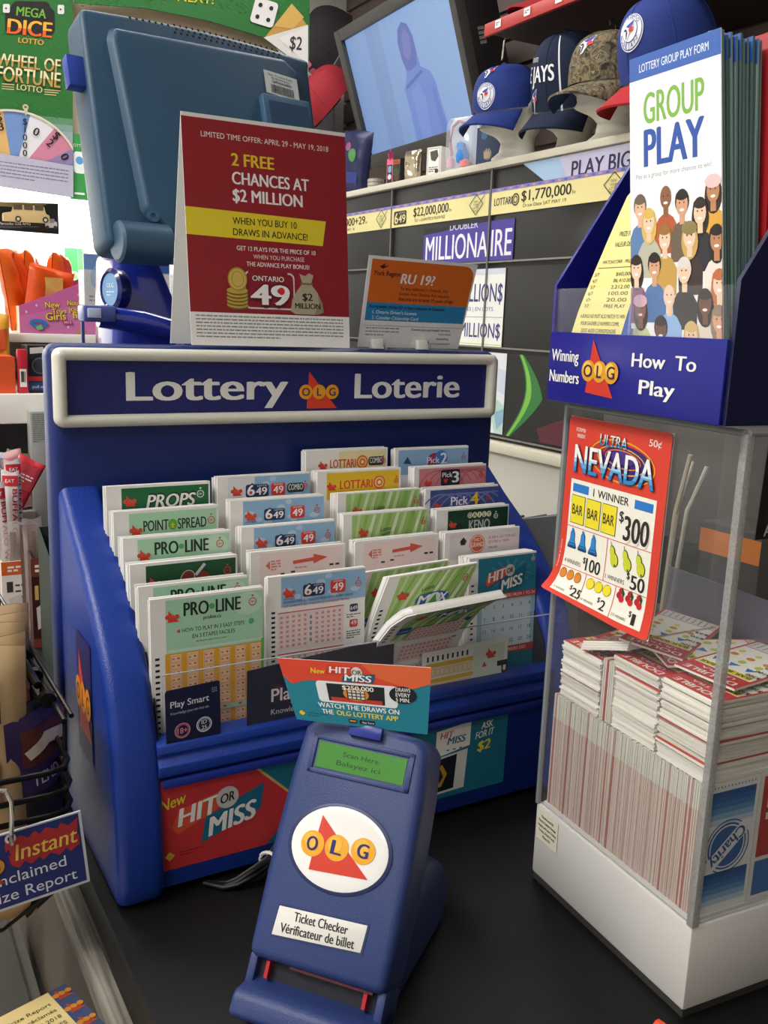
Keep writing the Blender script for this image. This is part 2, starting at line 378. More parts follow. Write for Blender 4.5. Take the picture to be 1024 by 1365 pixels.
p.poly([(x+6, y) for x, y in sw] + [(x + 16 + 14*(1-abs(2*i/14-1)), y) for i, (x, y) in reversed(list(enumerate(sw)))], '#7fc04a')
p.poly([(150, 200), (300, 150), (420, 180), (420, 236), (170, 236)], '#5a1f2c')
flapposter('green_swirl_poster', 1.515, .373, 420, 236, p, 'dark poster with a bright green swirl on the lowest flap')
p = Print(); p.poly([(0, 0), (420, 0), (420, 62), (110, 62)], '#c9c7e2'); p.poly([(0, 0), (150, 0), (190, 62), (110, 62)], '#a9c6e6'); p.text('PLAY BIG', 205, 57, 38, '#2b2750', w=215, b=1.6)
mp = cabmap(1.50, .893, cf - .004); tag(MB().pr(p, mp, .0005).build('play_big_banner'), 'lilac banner reading PLAY BIG under the hat shelf', 'banner')
# --- foam heads
foam = M('#e6e3d6', .75, bump=.25, bs=260)
def head(x, y, rz, label, s=1):
    T = Matrix.Translation((x, y, .9155)) @ Matrix.Rotation(rz, 4, 'Z') @ Matrix.Scale(s, 4)
    prof = [(0, .062, .0), (.012, .063, .0), (.03, .048, -.004), (.055, .044, -.004), (.075, .05, .002), (.09, .068, .012), (.11, .076, .012), (.13, .08, .01), (.15, .083, .006), (.17, .084, .002), (.19, .078, 0), (.205, .062, 0), (.215, .04, 0), (.22, .012, 0)]
    def F(u, v):
        k = v * (len(prof) - 1); i = min(int(k), len(prof) - 2); f = k - i
        z, r, c = (prof[i][j]*(1-f) + prof[i+1][j]*f for j in range(3)); t = 2*math.pi*u; d = math.cos(t)
        g = lambda z0, w: math.exp(-((z - z0)/w)**2)
        a = max(0, d)**14 * (.026*g(.135, .014) + .004*g(.1, .008) + .004*g(.111, .006) + .012*g(.085, .011) - .008*g(.16, .01)) + max(0, d)**3*.012*g(.086, .016)
        ear = (max(0, abs(math.sin(t)) - .9) * .12) * g(.14, .022)
        return (c + d*(r*1.12 + a), math.sin(t)*(r*.82 + ear), z)
    return tag(MB(T).grid(F, 56, 52, foam).build('foam_head'), label, 'mannequin head', 'foam heads on the shelf')
hz = math.pi - .45
head(1.60, 1.635, hz, 'white foam head under the royal blue cap with front bird badge', 1.0)
head(1.655, 1.45, hz, 'white foam head under the tall navy lettered cap', .95)
head(1.625, 1.255, hz, 'white foam head under the camouflage cap', 1.0)
head(1.63, .99, hz, 'white foam head half hidden by the tall brochure', 1.0)
# --- caps
def bird(p, cx, cy, s):
    """bird head badge with a leaf, y down"""
    q = lambda l: [(cx + a*s, cy + b*s) for a, b in l]
    p.poly(q([(-.95, .05), (-.5, -.4), (.1, -.62), (.95, -.95), (.7, -.35), (.75, .1), (.2, .35), (-.1, .9), (-.35, 1.0), (-.45, .3)]), '#f2f2f2')
    p.poly(q([(-.4, -.33), (.1, -.55), (.85, -.85), (.6, -.3), (.1, -.1), (-.2, -.2)]), '#2a4fae')
    p.poly(q([(-.85, .05), (-.4, -.1), (-.15, .15), (-.35, .2)]), '#20242e'); p.poly(q([(-.35, .25), (-.1, .2), (-.22, .85), (-.33, .9)]), '#20242e')
    p.poly(q([(.1, .05), (.3, -.12), (.42, -.4), (.55, -.15), (.8, -.1), (.68, .1), (.72, .25), (.45, .25), (.2, .35)]), '#d3263a')
    return p
def roundel(p, cx, cy, r):
    p.disc(cx, cy, r, '#f0f0f0', n=28); p.disc(cx, cy, r*.95, '#26459c', n=28); p.disc(cx, cy, r*.9, '#e9e9ee', n=28); p.disc(cx, cy, r*.62, '#26459c', n=28); p.disc(cx, cy, r*.58, '#f2f2f2', n=28)
    for tx, a0, sg in (('TORONTO', -150, 1), ('BLUEJAYS', 160, -1)):
        for i, ch in enumerate(tx):
            a = math.radians(a0 + sg*i*(120/(len(tx)-1))*1.0); p.text(ch, cx + r*.76*math.cos(a), cy + r*.76*math.sin(a) + r*.1, r*.2, '#26459c', al='c', b=1)
    bird(p, cx - .03*r, cy, r*.52); return p
def cap(name, label, x, y, z, rz, crown, brim, s=1, tilt=0, dec=None, under=None, button=True, h=.105, brim_z=0., droop=.9):
    """crown faces +x in its own frame"""
    T = Matrix.Translation((x, y, z)) @ Matrix.Rotation(rz, 4, 'Z') @ Matrix.Rotation(tilt, 4, 'Y') @ Matrix.Scale(s, 4)
    t = thing(name, label, 'cap', mat=T.copy(), group=None)
    a, b = .098, .082
    def dome(u, v, l=0):
        az, el = u, v; k = 1 + l; e = abs(math.sin(el))**.8*math.copysign(1, math.sin(el)); c = max(0, math.cos(el))**.62
        return Vector((a*k*c*math.cos(az), b*k*c*math.sin(az), h*k*e))
    mb = MB(T); mb.grid(lambda u, v: dome(2*math.pi*u, v*math.pi/2*.999), 48, 18, crown[0])
    for i in range(6):
        az = i*math.pi/3; mb.tube([dome(az, e*math.pi/2/9*.98, .004) for e in range(10)], .0011, crown[0], 5)
    cr_ = mb.build('crown', t)
    if button: MB(T).lathe([(.0, h-.001), (.008, h), (.007, h+.004), (.002, h+.006)], crown[0], 12).build('button', cr_)
    def BF(u, v):
        an = (u - .5)*2.3; r = v*.068*(math.cos(an*.62))
        zz = -.003 - v*.024*droop - (an*an)*.02*v*droop + brim_z
        return Vector(((a + .0)*math.cos(an) + r*1.0, b*math.sin(an)*(1 + .05*v), zz)), Vector((.2, 0, 1))
    bb = MB(T).slab(BF, 22, 6, .004, brim)
    if under: bb.grid(lambda u, v: BF(u, v)[0] - Vector((.0008, 0, .0046)), 22, 6, under)
    bm_ = bb.build('brim', t)
    if dec:
        for nm, pr_, (az, el), sc in dec:
            pr_.cut(xs=[i*.012/sc for i in range(-12, 13)] , ys=[i*.012/sc for i in range(-12, 13)])
            if el == 'brim':
                mp = lambda X, Y, l: BF(.5 + X*sc/.19, .55 + Y*sc/.068)[0] + Vector((0, 0, .0015 + l))
                MB(T).pr(pr_, mp, .0004).build(nm, bm_)
            else:
                mp = lambda X, Y, l: dome(az + X*sc/.085, el - Y*sc/.1, l + .012)
                MB(T).pr(pr_, mp, .004).build(nm, cr_)
    return t
royal = M('#20357f', .8, bump=.5, bs=900); navy = M('#14203c', .85, bump=.5, bs=900)
camo = bpy.data.materials.new('camouflage_cloth'); camo.use_nodes = True
nt = camo.node_tree; b_ = nt.nodes['Principled BSDF']; b_.inputs['Roughness'].default_value = .85
tc = nt.nodes.new('ShaderNodeTexCoord'); nz = nt.nodes.new('ShaderNodeTexNoise'); nz.inputs['Scale'].default_value = 38; nz.inputs['Detail'].default_value = 5; nz.inputs['Distortion'].default_value = 1.6
cr = nt.nodes.new('ShaderNodeValToRGB'); cr.color_ramp.interpolation = 'CONSTANT'
for k, (ps, cc) in enumerate(((0, '#2a251c'), (.4, '#5d5340'), (.5, '#83765a'), (.58, '#4c4a30'), (.66, '#a0937a'))):
    e = cr.color_ramp.elements[k] if k < 2 else cr.color_ramp.elements.new(ps)
    e.position = ps; e.color = lin(cc)
nt.links.new(tc.outputs['Object'], nz.inputs['Vector']); nt.links.new(nz.outputs['Fac'], cr.inputs[0]); nt.links.new(cr.outputs[0], b_.inputs['Base Color'])
d1 = bird(Print(), 0, 0, 30); d2 = roundel(Print(), 0, 0, 30)
cap('baseball_cap', 'royal blue cap with a bird badge and a round brim patch', 1.575, 1.655, 1.065, hz + .75, (royal,), royal, 1.12, .22, [('bird_badge', d1, (.05, 1.0), .0009), ('front_patch', d2, (.05, .3), .00095)], M('#1c2b66', .8))
d3 = Print(); d3.text('TORONTO', -40, -14, 9, '#d8dbe6', w=38, b=1); d3.text('E JAYS', -44, 18, 24, '#eef0f5', w=92, b=2.4); bird(d3, -14, 38, 13); d3.poly([(58, -70), (62, -70), (62, 70), (58, 70)], '#e4e6ee')
t = cap('baseball_cap', 'tall navy cap with white JAYS lettering and royal blue back', 1.65, 1.462, 1.055, hz + .75, (navy,), navy, 1.22, .3, [('lettering', d3, (-.3, .5), .001)], None, h=.15)
T_ = WM[t]
MB(T_).grid(lambda u, v: Vector((.0995*math.cos(-1.5 - 2.1*u)*max(0, math.cos(v*1.56))**.62, .0835*math.sin(-1.5 - 2.1*u)*max(0, math.cos(v*1.56))**.62, .1525*abs(math.sin(v*1.56))**.8)), 24, 16, royal).build('back_panel', t)
cl = Print(); cl.poly([(0, 0), (26, 5), (22, 52), (-4, 50)], '#d9d2be'); bird(cl, 10, 26, 10); cl.micro(3, 8, 14, 2, 3, 1, '#8a2a2a', 2)
q0 = T_ @ Vector((.05, -.06, .125)); mp = flat(q0 + Vector((-.05, .06, .03)), (-.45, -.8, .1), (.2, .35, -.85), (-.86, .45, .2)); 
pt = MB(); pt.add([mp(x, y, -.0012) for x, y in ((0, 0), (26, 5), (22, 52), (-4, 50))] + [mp(x, y, 0) for x, y in ((0, 0), (26, 5), (22, 52), (-4, 50))], [(3, 2, 1, 0), (4, 5, 6, 7), (0, 1, 5, 4), (1, 2, 6, 5), (2, 3, 7, 6), (3, 0, 4, 7)], M('#d9d2be', .6)); pt.pr(cl, mp, .0005); pt.build('hang_tag', t)
d4 = bird(Print(), 0, 0, 26)
t = cap('baseball_cap', 'camouflage cap with a bird badge on a foam head', 1.61, 1.27, 1.066, hz + .6, (camo,), camo, 1.18, .1, [('bird_badge', d4, (.05, .7), .001)], M('#27406f', .8))
MB(WM[t]).tube([(-.03, -.01, .098), (-.03, -.01, .125), (-.02, -.01, .135), (-.01, -.01, .13), (-.012, -.01, .122)], .002, M('#1c1c1e', .4)).build('hook', t)
d5 = roundel(Print(), 0, 0, 30)
t = cap('baseball_cap', 'royal blue cap with a round patch and thin red brim beside the brochure', 1.60, 1.05, 1.055, hz + .4, (royal,), M('#b3202b', .7), 1.3, .34, [('round_patch', d5, (.1, .6), .001)], h=.13)
# --- red shelf above with a red cap
t = thing('red_shelf', 'red metal shelf edge above the blue caps', 'shelf', (1.75, 1.3, 1.27))
MB().box(1.53, 2.045, .3, 1.71, 1.272, 1.288, M('#3a2624', .6), r=.002).build('shelf_board', t)
MB().box(1.518, 1.53, .3, 1.71, 1.262, 1.296, M('#b9362f', .5), r=.002).build('front_rail', t)
for k in range(3):
    mb = MB(); y = 1.655 - k*.13; p = Print(); p.rect(0, 0, 26, 20, '#eeeeea'); p.micro(4, 6, 18, 2, 5, 2.4, INK, k)
    mp = flat((1.516, y, 1.292), (0, -1, 0), (0, 0, -1), (-1, 0, 0)); card(mb, mp, 26, 20, .001, M(PAPER)); mb.pr(p, mp, .0003); mb.build('price_tag', t)
cap('baseball_cap', 'bright red cap lying on the high red shelf', 1.68, 1.55, 1.345, hz, (M('#a81f28', .8, bump=.5, bs=900),), M('#a81f28', .8), 1.0, 0)
# --- television
TX = Matrix(((-.0488, 0, 0, 0),) * 4)
yaw, tl = math.radians(-92.8), .319
U = Vector((math.cos(yaw), math.sin(yaw), 0)); D = Vector((-math.sin(yaw)*math.sin(tl), math.cos(yaw)*math.sin(tl), -math.cos(tl))); N_ = U.cross(D) * -1
if N_.x > 0: N_ = -N_
TV0 = Vector((1.62, 2.8021, 1.5051))
t = thing('television', 'wide television with a grey bezel showing a faint figure on blue', 'television', tuple(TV0 + U*.39 + D*.42))
TM = Matrix(((U.x, D.x, N_.x, TV0.x), (U.y, D.y, N_.y, TV0.y), (U.z, D.z, N_.z, TV0.z), (0, 0, 0, 1)))
bz = M('#3d3b37', .45)
W_, H_ = .782, .425
mb = MB(TM)
for a in ((-.042, 0, -.042, H_+.05), (W_, W_+.035, -.042, H_+.05), (0, W_, -.042, 0), (0, W_, H_, H_+.05)): mb.box(*a, -.03, .008, bz, r=.004)
bzo = mb.build('bezel', t)
MB(TM).box(-.03, W_+.03, -.03, H_+.035, -.16, -.025, M('#131313', .5), r=.012).build('back_shell', t); bso = t.children[-1]
mb = MB(TM); p = Print()
for k in range(4): p.rect(0, k*14, 24, 9, '#8c8c88'); p.micro(2, k*14+2, 20, 2, 4, 1.2, '#3a3a3a')
mb.pr(p, flat((W_+.0305, .15, -.06), (0, 0, -1), (0, 1, 0), (1, 0, 0)), .0004); mb.build('side_label', bso)
P = Print(emit=.72); rows_, cols_ = 10, 14
for j in range(rows_):
    for i in range(cols_):
        f = i/(cols_-1); g = j/(rows_-1); c = [int(a + (b-a)*(.55*f + .45*(1-g)*.6 + .15)) for a, b in ((120, 158), (152, 190), (206, 234))]
        if .16 < f < .36: c = [int(v*(1 - .06*math.sin((f-.16)/.2*3.14))) for v in c]
        P.raw([(W_*1000*i/cols_, H_*1000*j/rows_), (W_*1000*(i+1)/cols_, H_*1000*j/rows_), (W_*1000*(i+1)/cols_, H_*1000*(j+1)/rows_), (W_*1000*i/cols_, H_*1000*(j+1)/rows_)], [(0, 1, 2, 3)], '#%02x%02x%02x' % tuple(c), 0)
fg = [(372, 430), (372, 330), (365, 245), (395, 215), (405, 190), (392, 150), (388, 95), (405, 55), (440, 38), (475, 52), (495, 95), (498, 150), (505, 195), (560, 222), (580, 260), (590, 340), (605, 430)]
fg = [(x, min(y, 424)) for x, y in fg]
P.poly(fg, '#7590d6'); P.poly([(392, 150), (388, 95), (405, 55), (440, 38), (475, 52), (495, 95), (498, 150), (485, 185), (430, 196), (408, 190)], '#6678bd')
P.poly([(415, 140), (420, 85), (450, 60), (475, 90), (470, 140), (440, 165)], '#7d84c4'); P.poly([(380, 238), (505, 205), (510, 216), (382, 250)], '#5f74ba')
P.poly([(548, 300), (562, 260), (598, 424), (560, 424)], '#6a86cf'); P.poly([(410, 260), (470, 240), (500, 300), (480, 424), (420, 424)], '#7e99dd')
mb = MB(TM); mb.pr(P, lambda x, y, l: Vector((x/1000, y/1000, -.012 + l)), .0006); mb.build('screen', bzo)
MB(TM).box(.3, .5, .1, .35, -.3, -.155, M('#161616', .5)).build('wall_mount', t)
# --- small boxes and toys on the shelf in front of the television
def carton(name, label, x, y, z, w, d, h, rz, body, P=None, cat='box', top=None, r=.0015):
    T = Matrix.Translation((x, y, z)) @ Matrix.Rotation(rz, 4, 'Z')
    mb = MB(T); mb.box(-w/2, w/2, 0, d, 0, h, M(body, .45), r=r)
    if P: mb.pr(P, flat((-w/2, -.0004, h), (1, 0, 0), (0, 0, -1), (0, -1, 0)), .0003)
    return tag(mb.build(name), label, cat)
rzs = -math.pi/2 + .25
SZ = .9152
p = Print(); p.rect(0, 0, 30, 88, '#e86a8e'); p.rect(3, 20, 24, 60, '#232326'); p.rrect(7, 24, 16, 22, 5, '#7fa8c9'); p.disc(15, 60, 9, '#d8d2d6'); p.rect(4, 82, 22, 4, '#f2d6de')
p.rect(30, 0, 34, 88, '#2b2a25'); p.rect(30, 6, 34, 14, '#c75a2a'); p.text('TROLL', 33, 17, 8, '#2a1c14', w=28, b=2); p.disc(47, 48, 14, '#3b4a2a'); p.disc(50, 66, 10, '#5a2f2a')
t = carton('toy_box', 'small pink and black toy box with a pink hanging loop', 1.56, 2.27, SZ, .066, .05, .09, rzs, '#2b2a25', p)
MB(WM[t]).tube([(-.03, .01, .088), (-.036, .01, .105), (-.028, .01, .118), (-.02, .01, .105), (-.02, .01, .088)], .004, M('#d83a78', .5)).build('hang_loop', t)
def pouch(name, label, T, w, h, d, mat, P=None, cat='packet', nu=14, nv=18, seed=0, crimp=True, group=None, twist=0, Pz=.0006, parent=None):
    rn = random.Random(seed); ph = [rn.uniform(0, 6) for _ in range(6)]
    def bulge(x, y):
        e = max(0, 1 - (2*x/w)**4) * max(0, 1 - (2*(y/h) - 1)**6)
        return d/2 * (e**.6) * (1 + .12*math.sin(9*x/w + 7*y/h + ph[0]) + .07*math.sin(23*y/h + 5*x/w + ph[1])) + .0006
    wob = lambda x, y: twist*math.sin(3*y/h + ph[2])*w*.3
    f = lambda s: (lambda u, v: Vector(((u-.5)*w*(1 - .04*math.sin(math.pi*v)) , -s*bulge((u-.5)*w, v*h) + wob(u, v*h), v*h + .01*h*math.sin(6*u + ph[3])*v)))
    mb = MB(T); mb.grid(f(1), nu, nv, mat); mb.grid(f(-1), nu, nv, mat)
    if P:
        P.cut(xs=[(i/8 - .5)*w*1000 for i in range(1, 8)], ys=[i/14*h*1000 for i in range(1, 14)])
        mb.pr(P, lambda x, y, l: Vector((x/1000, -bulge(x/1000, h - y/1000) - l - .0012 + wob(x, h - y/1000), h - y/1000)), Pz)
    o = mb.build(name, parent)
    if parent is None: tag(o, label, cat, group)
    return o
pouch('foil_packet', 'crinkled silver gold foil packet beside the small toy box', Matrix.Translation((1.575, 2.165, SZ)) @ Matrix.Rotation(rzs, 4, 'Z'), .075, .105, .03, M('#b7ab92', .18, metal=.9, bump=.6, bs=60), None, 'packet', seed=3)
p = Print(); p.rect(0, 0, 62, 98, '#e9e6df'); p.frame(4, 4, 54, 90, 1.5, '#55524d'); p.poly([(14, 14), (46, 10), (52, 30), (38, 46), (20, 40)], '#4a4846'); p.micro(10, 62, 40, 3, 6, 3, '#3a3836', 9); p.disc(46, 76, 8, '#2f2d2c')
carton('novelty_box', 'slim white and black novelty box beside the foil packet', 1.58, 2.045, SZ, .062, .05, .1, rzs, '#e9e6df', p)
carton('plain_box', 'plain grey box tucked behind the bird toy pack', 1.62, 1.95, SZ, .07, .08, .12, rzs, '#bdb9b2')
carton('plain_box', 'tall white box behind the novelty box', 1.66, 2.03, SZ, .06, .05, .15, rzs, '#e8e6e0')
T = Matrix.Translation((1.575, 1.90, SZ)) @ Matrix.Rotation(rzs, 4, 'Z')
t = thing('toy_blister_pack', 'clear blister pack holding a blue bird toy and a pink face', 'toy', mat=T)
MB(T).prism([(-.06, 0), (.06, 0), (.06, .15), (.045, .175), (-.045, .175), (-.06, .15)], .028, .031, M('#cfd6e2', .5), 'y').build('backing_card', t)
MB(T).prism([(-.056, .003), (.056, .003), (.056, .148), (.043, .17), (-.043, .17), (-.056, .148)], 0, .027, GLASS('#dfe6ee', .2), 'y', r=.008).build('blister', t)
mb = MB(T); mb.lathe([(0, .03), (.018, .035), (.022, .055), (.014, .075), (.0, .08)], M('#2f7fd0', .5), 14, cx=.008, cy=.014); mb.lathe([(0, .07), (.014, .076), (.015, .092), (0, .1)], M('#3b8fe0', .5), 14, cx=.0, cy=.014)
mb.add([(-.014, .012, .088), (-.03, .014, .084), (-.014, .016, .08)], [(0, 1, 2)], M('#e8a13c')); mb.lathe([(0, .018), (.016, .022), (.018, .036), (0, .046)], M('#e88a86', .5), 14, cx=.024, cy=.01); mb.lathe([(0, .02), (.01, .024), (.012, .05), (0, .06)], M('#e6a7b4', .5), 12, cx=-.04, cy=.012); mb.build('bird_toy', t)
MB(T).tube([(-.035, .012, .06), (-.045, .012, .1), (-.035, .012, .145), (-.01, .012, .16), (.012, .012, .15)], .005, M('#b9747a', .5)).build('handle_loop', t)
p = Print(); p.rect(0, 0, 90, 122, '#1f3154'); p.disc(46, 80, 17, '#4f6d8e'); p.poly([(34, 92), (30, 66), (37, 76), (40, 60), (45, 74), (52, 60), (52, 76), (60, 68), (56, 92)], '#b99a76'); p.disc(30, 24, 12, '#37608a')
carton('toy_card_pack', 'dark blue toy pack with a hand picture under the royal cap brim', 1.60, 1.775, SZ, .09, .04, .125, rzs, '#1f3154', p)
carton('toy_header_box', 'pale teal toy box showing above the blister pack', 1.66, 1.865, SZ, .1, .05, .205, rzs, '#8fc3cb', Print().rect(6, 6, 60, 10, '#e8f2f2').disc(80, 24, 9, '#2c5d78'))
for k in range(3):
    tag(MB().lathe([(.028, .9152 + k*.0125), (.03, .9165 + k*.0125), (.03, .926 + k*.0125), (.028, .9272 + k*.0125)], M('#bdb6a8', .3, metal=.4), 20, cx=1.572, cy=2.415).build('round_tin'), ['low round tin at the bottom of the stack on the shelf end', 'round tin in the middle of the stack on the shelf end', 'round tin topmost of the stack on the shelf end'][k], 'tin', 'stacked round tins')
# --- far wall display: caps and packs on hooks left of the television
far = M('#2a2629', .85, bump=.4, bs=700)
fc = Print(); fc.disc(0, -14, 30, '#aaa6a0'); fc.text('CAP', 0, -10, 14, '#3a3838', al='c', b=1); 
fd = Print(); fd.rrect(-34, -20, 30, 22, 6, '#c8587c'); fd.rrect(-2, -26, 26, 24, 6, '#d06a8a'); fd.rrect(-16, 4, 34, 22, 6, '#c24a72')
cap('hanging_cap', 'charcoal cap with pink letters hanging left of the television', 1.80, 3.22, 1.60, math.pi - .1, (far,), far, 1.5, 1.15, [('round_sticker', fc, (-.35, .8), .001), ('pink_badge', fd, (.1, .35), .001)])
cap('hanging_cap', 'red and black cap below the charcoal cap on the far wall', 1.72, 3.06, 1.34, math.pi - .2, (M('#97202b', .8),), M('#1c1a1c', .8), 1.3, .9, [('white_line', Print().frame(-30, -24, 60, 48, 5, '#d8c8c4'), (.1, .5), .001)])
cap('hanging_cap', 'black cap behind the terminal corner on the far wall', 1.86, 3.5, 1.36, math.pi - .1, (M('#19181a', .85),), M('#19181a', .85), 1.5, .8)
t = thing('wall_shelf', 'narrow tan shelf under the hanging caps on the slatted wall', 'shelf', (1.9, 3.1, 1.2))
MB().box(1.84, 2.05, 2.7, 3.55, 1.225, 1.245, M('#8d7a6d', .6), r=.002).build('shelf_board', t)
MB().box(1.835, 1.843, 2.7, 3.55, 1.22, 1.25, M('#b04a44', .5)).build('red_edge', t)
pouch('blue_packet', 'dark blue packet with green marks leaning behind the red tent card', Matrix.Translation((1.60, 2.66, SZ)) @ Matrix.Rotation(rzs, 4, 'Z') @ Matrix.Rotation(.15, 4, 'Y'), .17, .24, .05, M('#121a48', .35), Print().disc(10, 90, 24, '#4f8a4a').disc(-18, 60, 16, '#8b4f7a').rect(-60, 150, 110, 40, '#24327e'), 'packet', seed=8)
# ================================================================ far left: white display bay, hanging poster, toys and snacks
t = thing('display_bay', 'bright white display bay behind the orange snack bags', 'display', (.1, 2.0, FZ))
MB().box(-1.3, .84, 1.93, 1.96, FZ, 1.5, M('#f4f4f2', .7, bump=.05, bs=40)).build('back_panel', t)
MB().box(-1.3, .84, 1.77, 1.93, FZ, .1, M('#e4e2dc', .6)).build('plinth', t)
MB().box(-1.3, .9, 1.77, 1.93, .765, 1.5, M('#c7b69c', .7, var=.1, bs=20)).build('valance', t)
mb = MB().tube([(-.9, 1.86, .735), (.5, 1.86, .735)], .013, M('#fff6dc', .5, emit=6), 10); mb.build('tube_lamp', t)
L = bpy.data.lights.new('tube_light', 'AREA'); L.shape = 'RECTANGLE'; L.size = 1.6; L.size_y = .05; L.energy = 12; L.color = (1, .97, .9)
lo = bpy.data.objects.new('tube_light', L); COL.objects.link(lo); lo.parent = t; lo.matrix_world = Matrix.Translation((-.2, 1.84, .715)) @ Matrix.Rotation(.2, 4, 'X')
# green game poster: photo-scale canvas on the plane y = 1.75
G0, G1 = '#2f7a35', '#1f5f2a'
def pmap(l): return None
pa = quadmap((.2194, 1.75, 1.1601), (.3742, 1.75, 1.1899), (.2194-.0205, 1.75, .7275), (.3599, 1.75, .7181), 95, 283, (0, -1, 0))
P = Print(); P.rect(-75, 0, 172, 283, '#2c6f33')
rn = random.Random(4)
for k in range(420): x = rn.uniform(-70, 92); y = rn.uniform(0, 180); P.raw([(x, y), (x+3, y+.6), (x+2.5, y+2.4)], [(0, 1, 2)], rn.choice(['#358039', '#24632b', '#3b8a40']), 2)
for k in range(12): P.raw([(-75, 176+k*9), (97, 176+k*9), (97, 185+k*9), (-75, 185+k*9)], [(0, 1, 2, 3)], ['#5f8f6a', '#7f9f95', '#97a9ad', '#a3aab8', '#a9adbd', '#a9acbd', '#a8aabc', '#a7a9bb', '#a6a8ba', '#a5a7b9', '#a4a6b8', '#a3a5b7'][k], 1.6)
P.rrect(6, 30, 66, 36, 8, '#232322'); P.rrect(14, 22, 52, 24, 8, '#232322')
P.text('MEGA', 40, 43, 12, '#6fae3a', al='c', w=40, b=2, rot=5); P.text('DICE', 38, 68, 20, '#f08a2a', al='c', w=60, b=2.5, rot=4, split=((.45, '#e8632a'), (1, '#f6b13c'))); P.text('LOTTO', 40, 79, 7, '#e5a94a', al='c', w=34, b=2, rot=4)
for q in (3, 76): P.rrect(q, 26, 9, 12, 2, '#dcdcd6'); P.disc(q+4, 32, 1.3, '#333', n=8)
for k, (tx, y, h) in enumerate((('WHEEL OF', 113, 17), ('FORTUNE', 134, 20))): P.text(tx, 37, y+1.5, h, '#4a3a1a', al='c', w=86, b=3, rot=3); P.text(tx, 37, y, h, '#d9c48a', al='c', w=85, b=2, rot=3, split=((.5, '#b89a55'), (1, '#e9dcb0')))
P.text('LOTTO', 38, 144, 8, '#d9c48a', al='c', w=34, b=2, rot=3)
for k in range(3): P.rect(58, 139 + k*3.2, 22 - k*3, 1.2, '#d9c48a'); P.rect(2, 136 + k*3.2, 16, 1.2, '#d9c48a')
cx, cy, R = 18, 265, 92
for k, c in enumerate(['#d58f6a', '#d8b06e', '#6e8fc4', '#dcdce2', '#c9829a', '#8f7fae', '#7d90a8', '#a8b8b0']):
    a0 = -140 + k*22.5 - 4; P.poly([(cx, cy)] + [(cx + R*math.cos(math.radians(a0 + 22.5*i/4)), cy + R*math.sin(math.radians(a0 + 22.5*i/4))) for i in range(5)], c)
P.ring(cx, cy, R+2, 3, '#d8d0b8', a0=-180, a1=0)
for ch, ang, rr in (('$', -103, 84), ('3', -103, 70), ('0', -72+4, 72), ('$', -51, 84), ('2', -51, 70), ('0', -32, 74), ('2', -126, 72)):
    P.text(ch, cx + rr*math.cos(math.radians(ang)), cy + rr*math.sin(math.radians(ang)) + 6, 11, '#1e1c1c', al='c', b=1.5, rot=ang+90)
for k, ch in enumerate('$10000'): P.text(ch, cx + 14, cy - 74 + k*11, 8.5, '#1e1c1c', al='c', b=1.2)
P.disc(33, 166, 4, '#c9c2a2'); P.poly([(30, 168), (36, 168), (33, 180)], '#c9c2a2'); P.disc(33, 166, 1.8, '#6a6a55')
P.poly([(-75, 232), (97, 240), (97, 283), (-75, 283)], '#b3b4c8')
P.micro(-10, 247, 100, 5, 5, 1.2, '#7b7c90', 3)
P.clipbox(-75, 0, 97, 283)
mb = MB(); mb.add([pa(x, y, l) for l in (-.004, 0) for x, y in ((-75, 0), (97, 0), (97, 283), (-75, 283))], [(3, 2, 1, 0), (4, 5, 6, 7), (0, 1, 5, 4), (1, 2, 6, 5), (2, 3, 7, 6), (3, 0, 4, 7)], M('#2c6f33', .5))
mb.pr(P, pa, .0006); tag(mb.build('game_poster'), 'green hanging poster with a prize wheel and dice lettering', 'poster')
pb = quadmap((.3742, 1.74, 1.1899), (.9874, 1.74, 1.3079), (.3683, 1.74, .9944), (.9923, 1.74, 1.0888), 320, 120, (0, -1, 0))
out = [(3, 0), (315, 0), (315, 92), (312, 116), (247, 70), (170, 48), (90, 32), (3, 25)]
P = Print(); P.poly([(3, 0), (315, 0), (312, 116), (247, 70), (170, 48), (90, 32), (3, 25)], '#2c6f33')
for k in range(300): x = rn.uniform(5, 310); y = rn.uniform(0, 30 + max(0, x-170)*.2); P.raw([(x, y), (x+4, y+.6), (x+3, y+3)], [(0, 1, 2)], rn.choice(['#358039', '#24632b', '#3b8a40']), 2)
P.poly([(288, 26), (249, 71), (275, 90), (312, 56)], '#c3994a'); P.poly([(288, 26), (262, 56), (290, 60), (306, 44)], '#d3ab5a')
P.poly([(312, 54), (247, 71), (312, 116)], '#dcdad6'); P.poly([(268, 72), (312, 56), (312, 108)], '#e6e4e0'); P.text('$2', 284, 86, 17, '#3c3630', w=18, b=1, rot=6)
P.xf = lambda x, y: (248 + (x*math.cos(.28) - y*math.sin(.28)), 38 + (x*math.sin(.28) + y*math.cos(.28)))
P.rrect(-17, -17, 34, 34, 5, '#e2e0de')
for a in (-8, 8):
    for b in (-8, 8): P.disc(a, b, 3, '#26262a', n=12)
P.xf = None
P.text('NEXT!', 178, 27, 14, '#d8c22c', al='r', w=48, b=1, rot=5)
mb = MB(); n = len(out); mb.add([pb(x, y, -.004) for x, y in out] + [pb(x, y, 0) for x, y in out], [tuple(range(n))[::-1], tuple(range(n, 2*n))] + [(i, (i+1) % n, n + (i+1) % n, n + i) for i in range(n)], M('#2c6f33', .5))
mb.pr(P, pb, .0006); tag(mb.build('dice_poster'), 'green hanging poster with a white die and a $2 corner', 'poster')
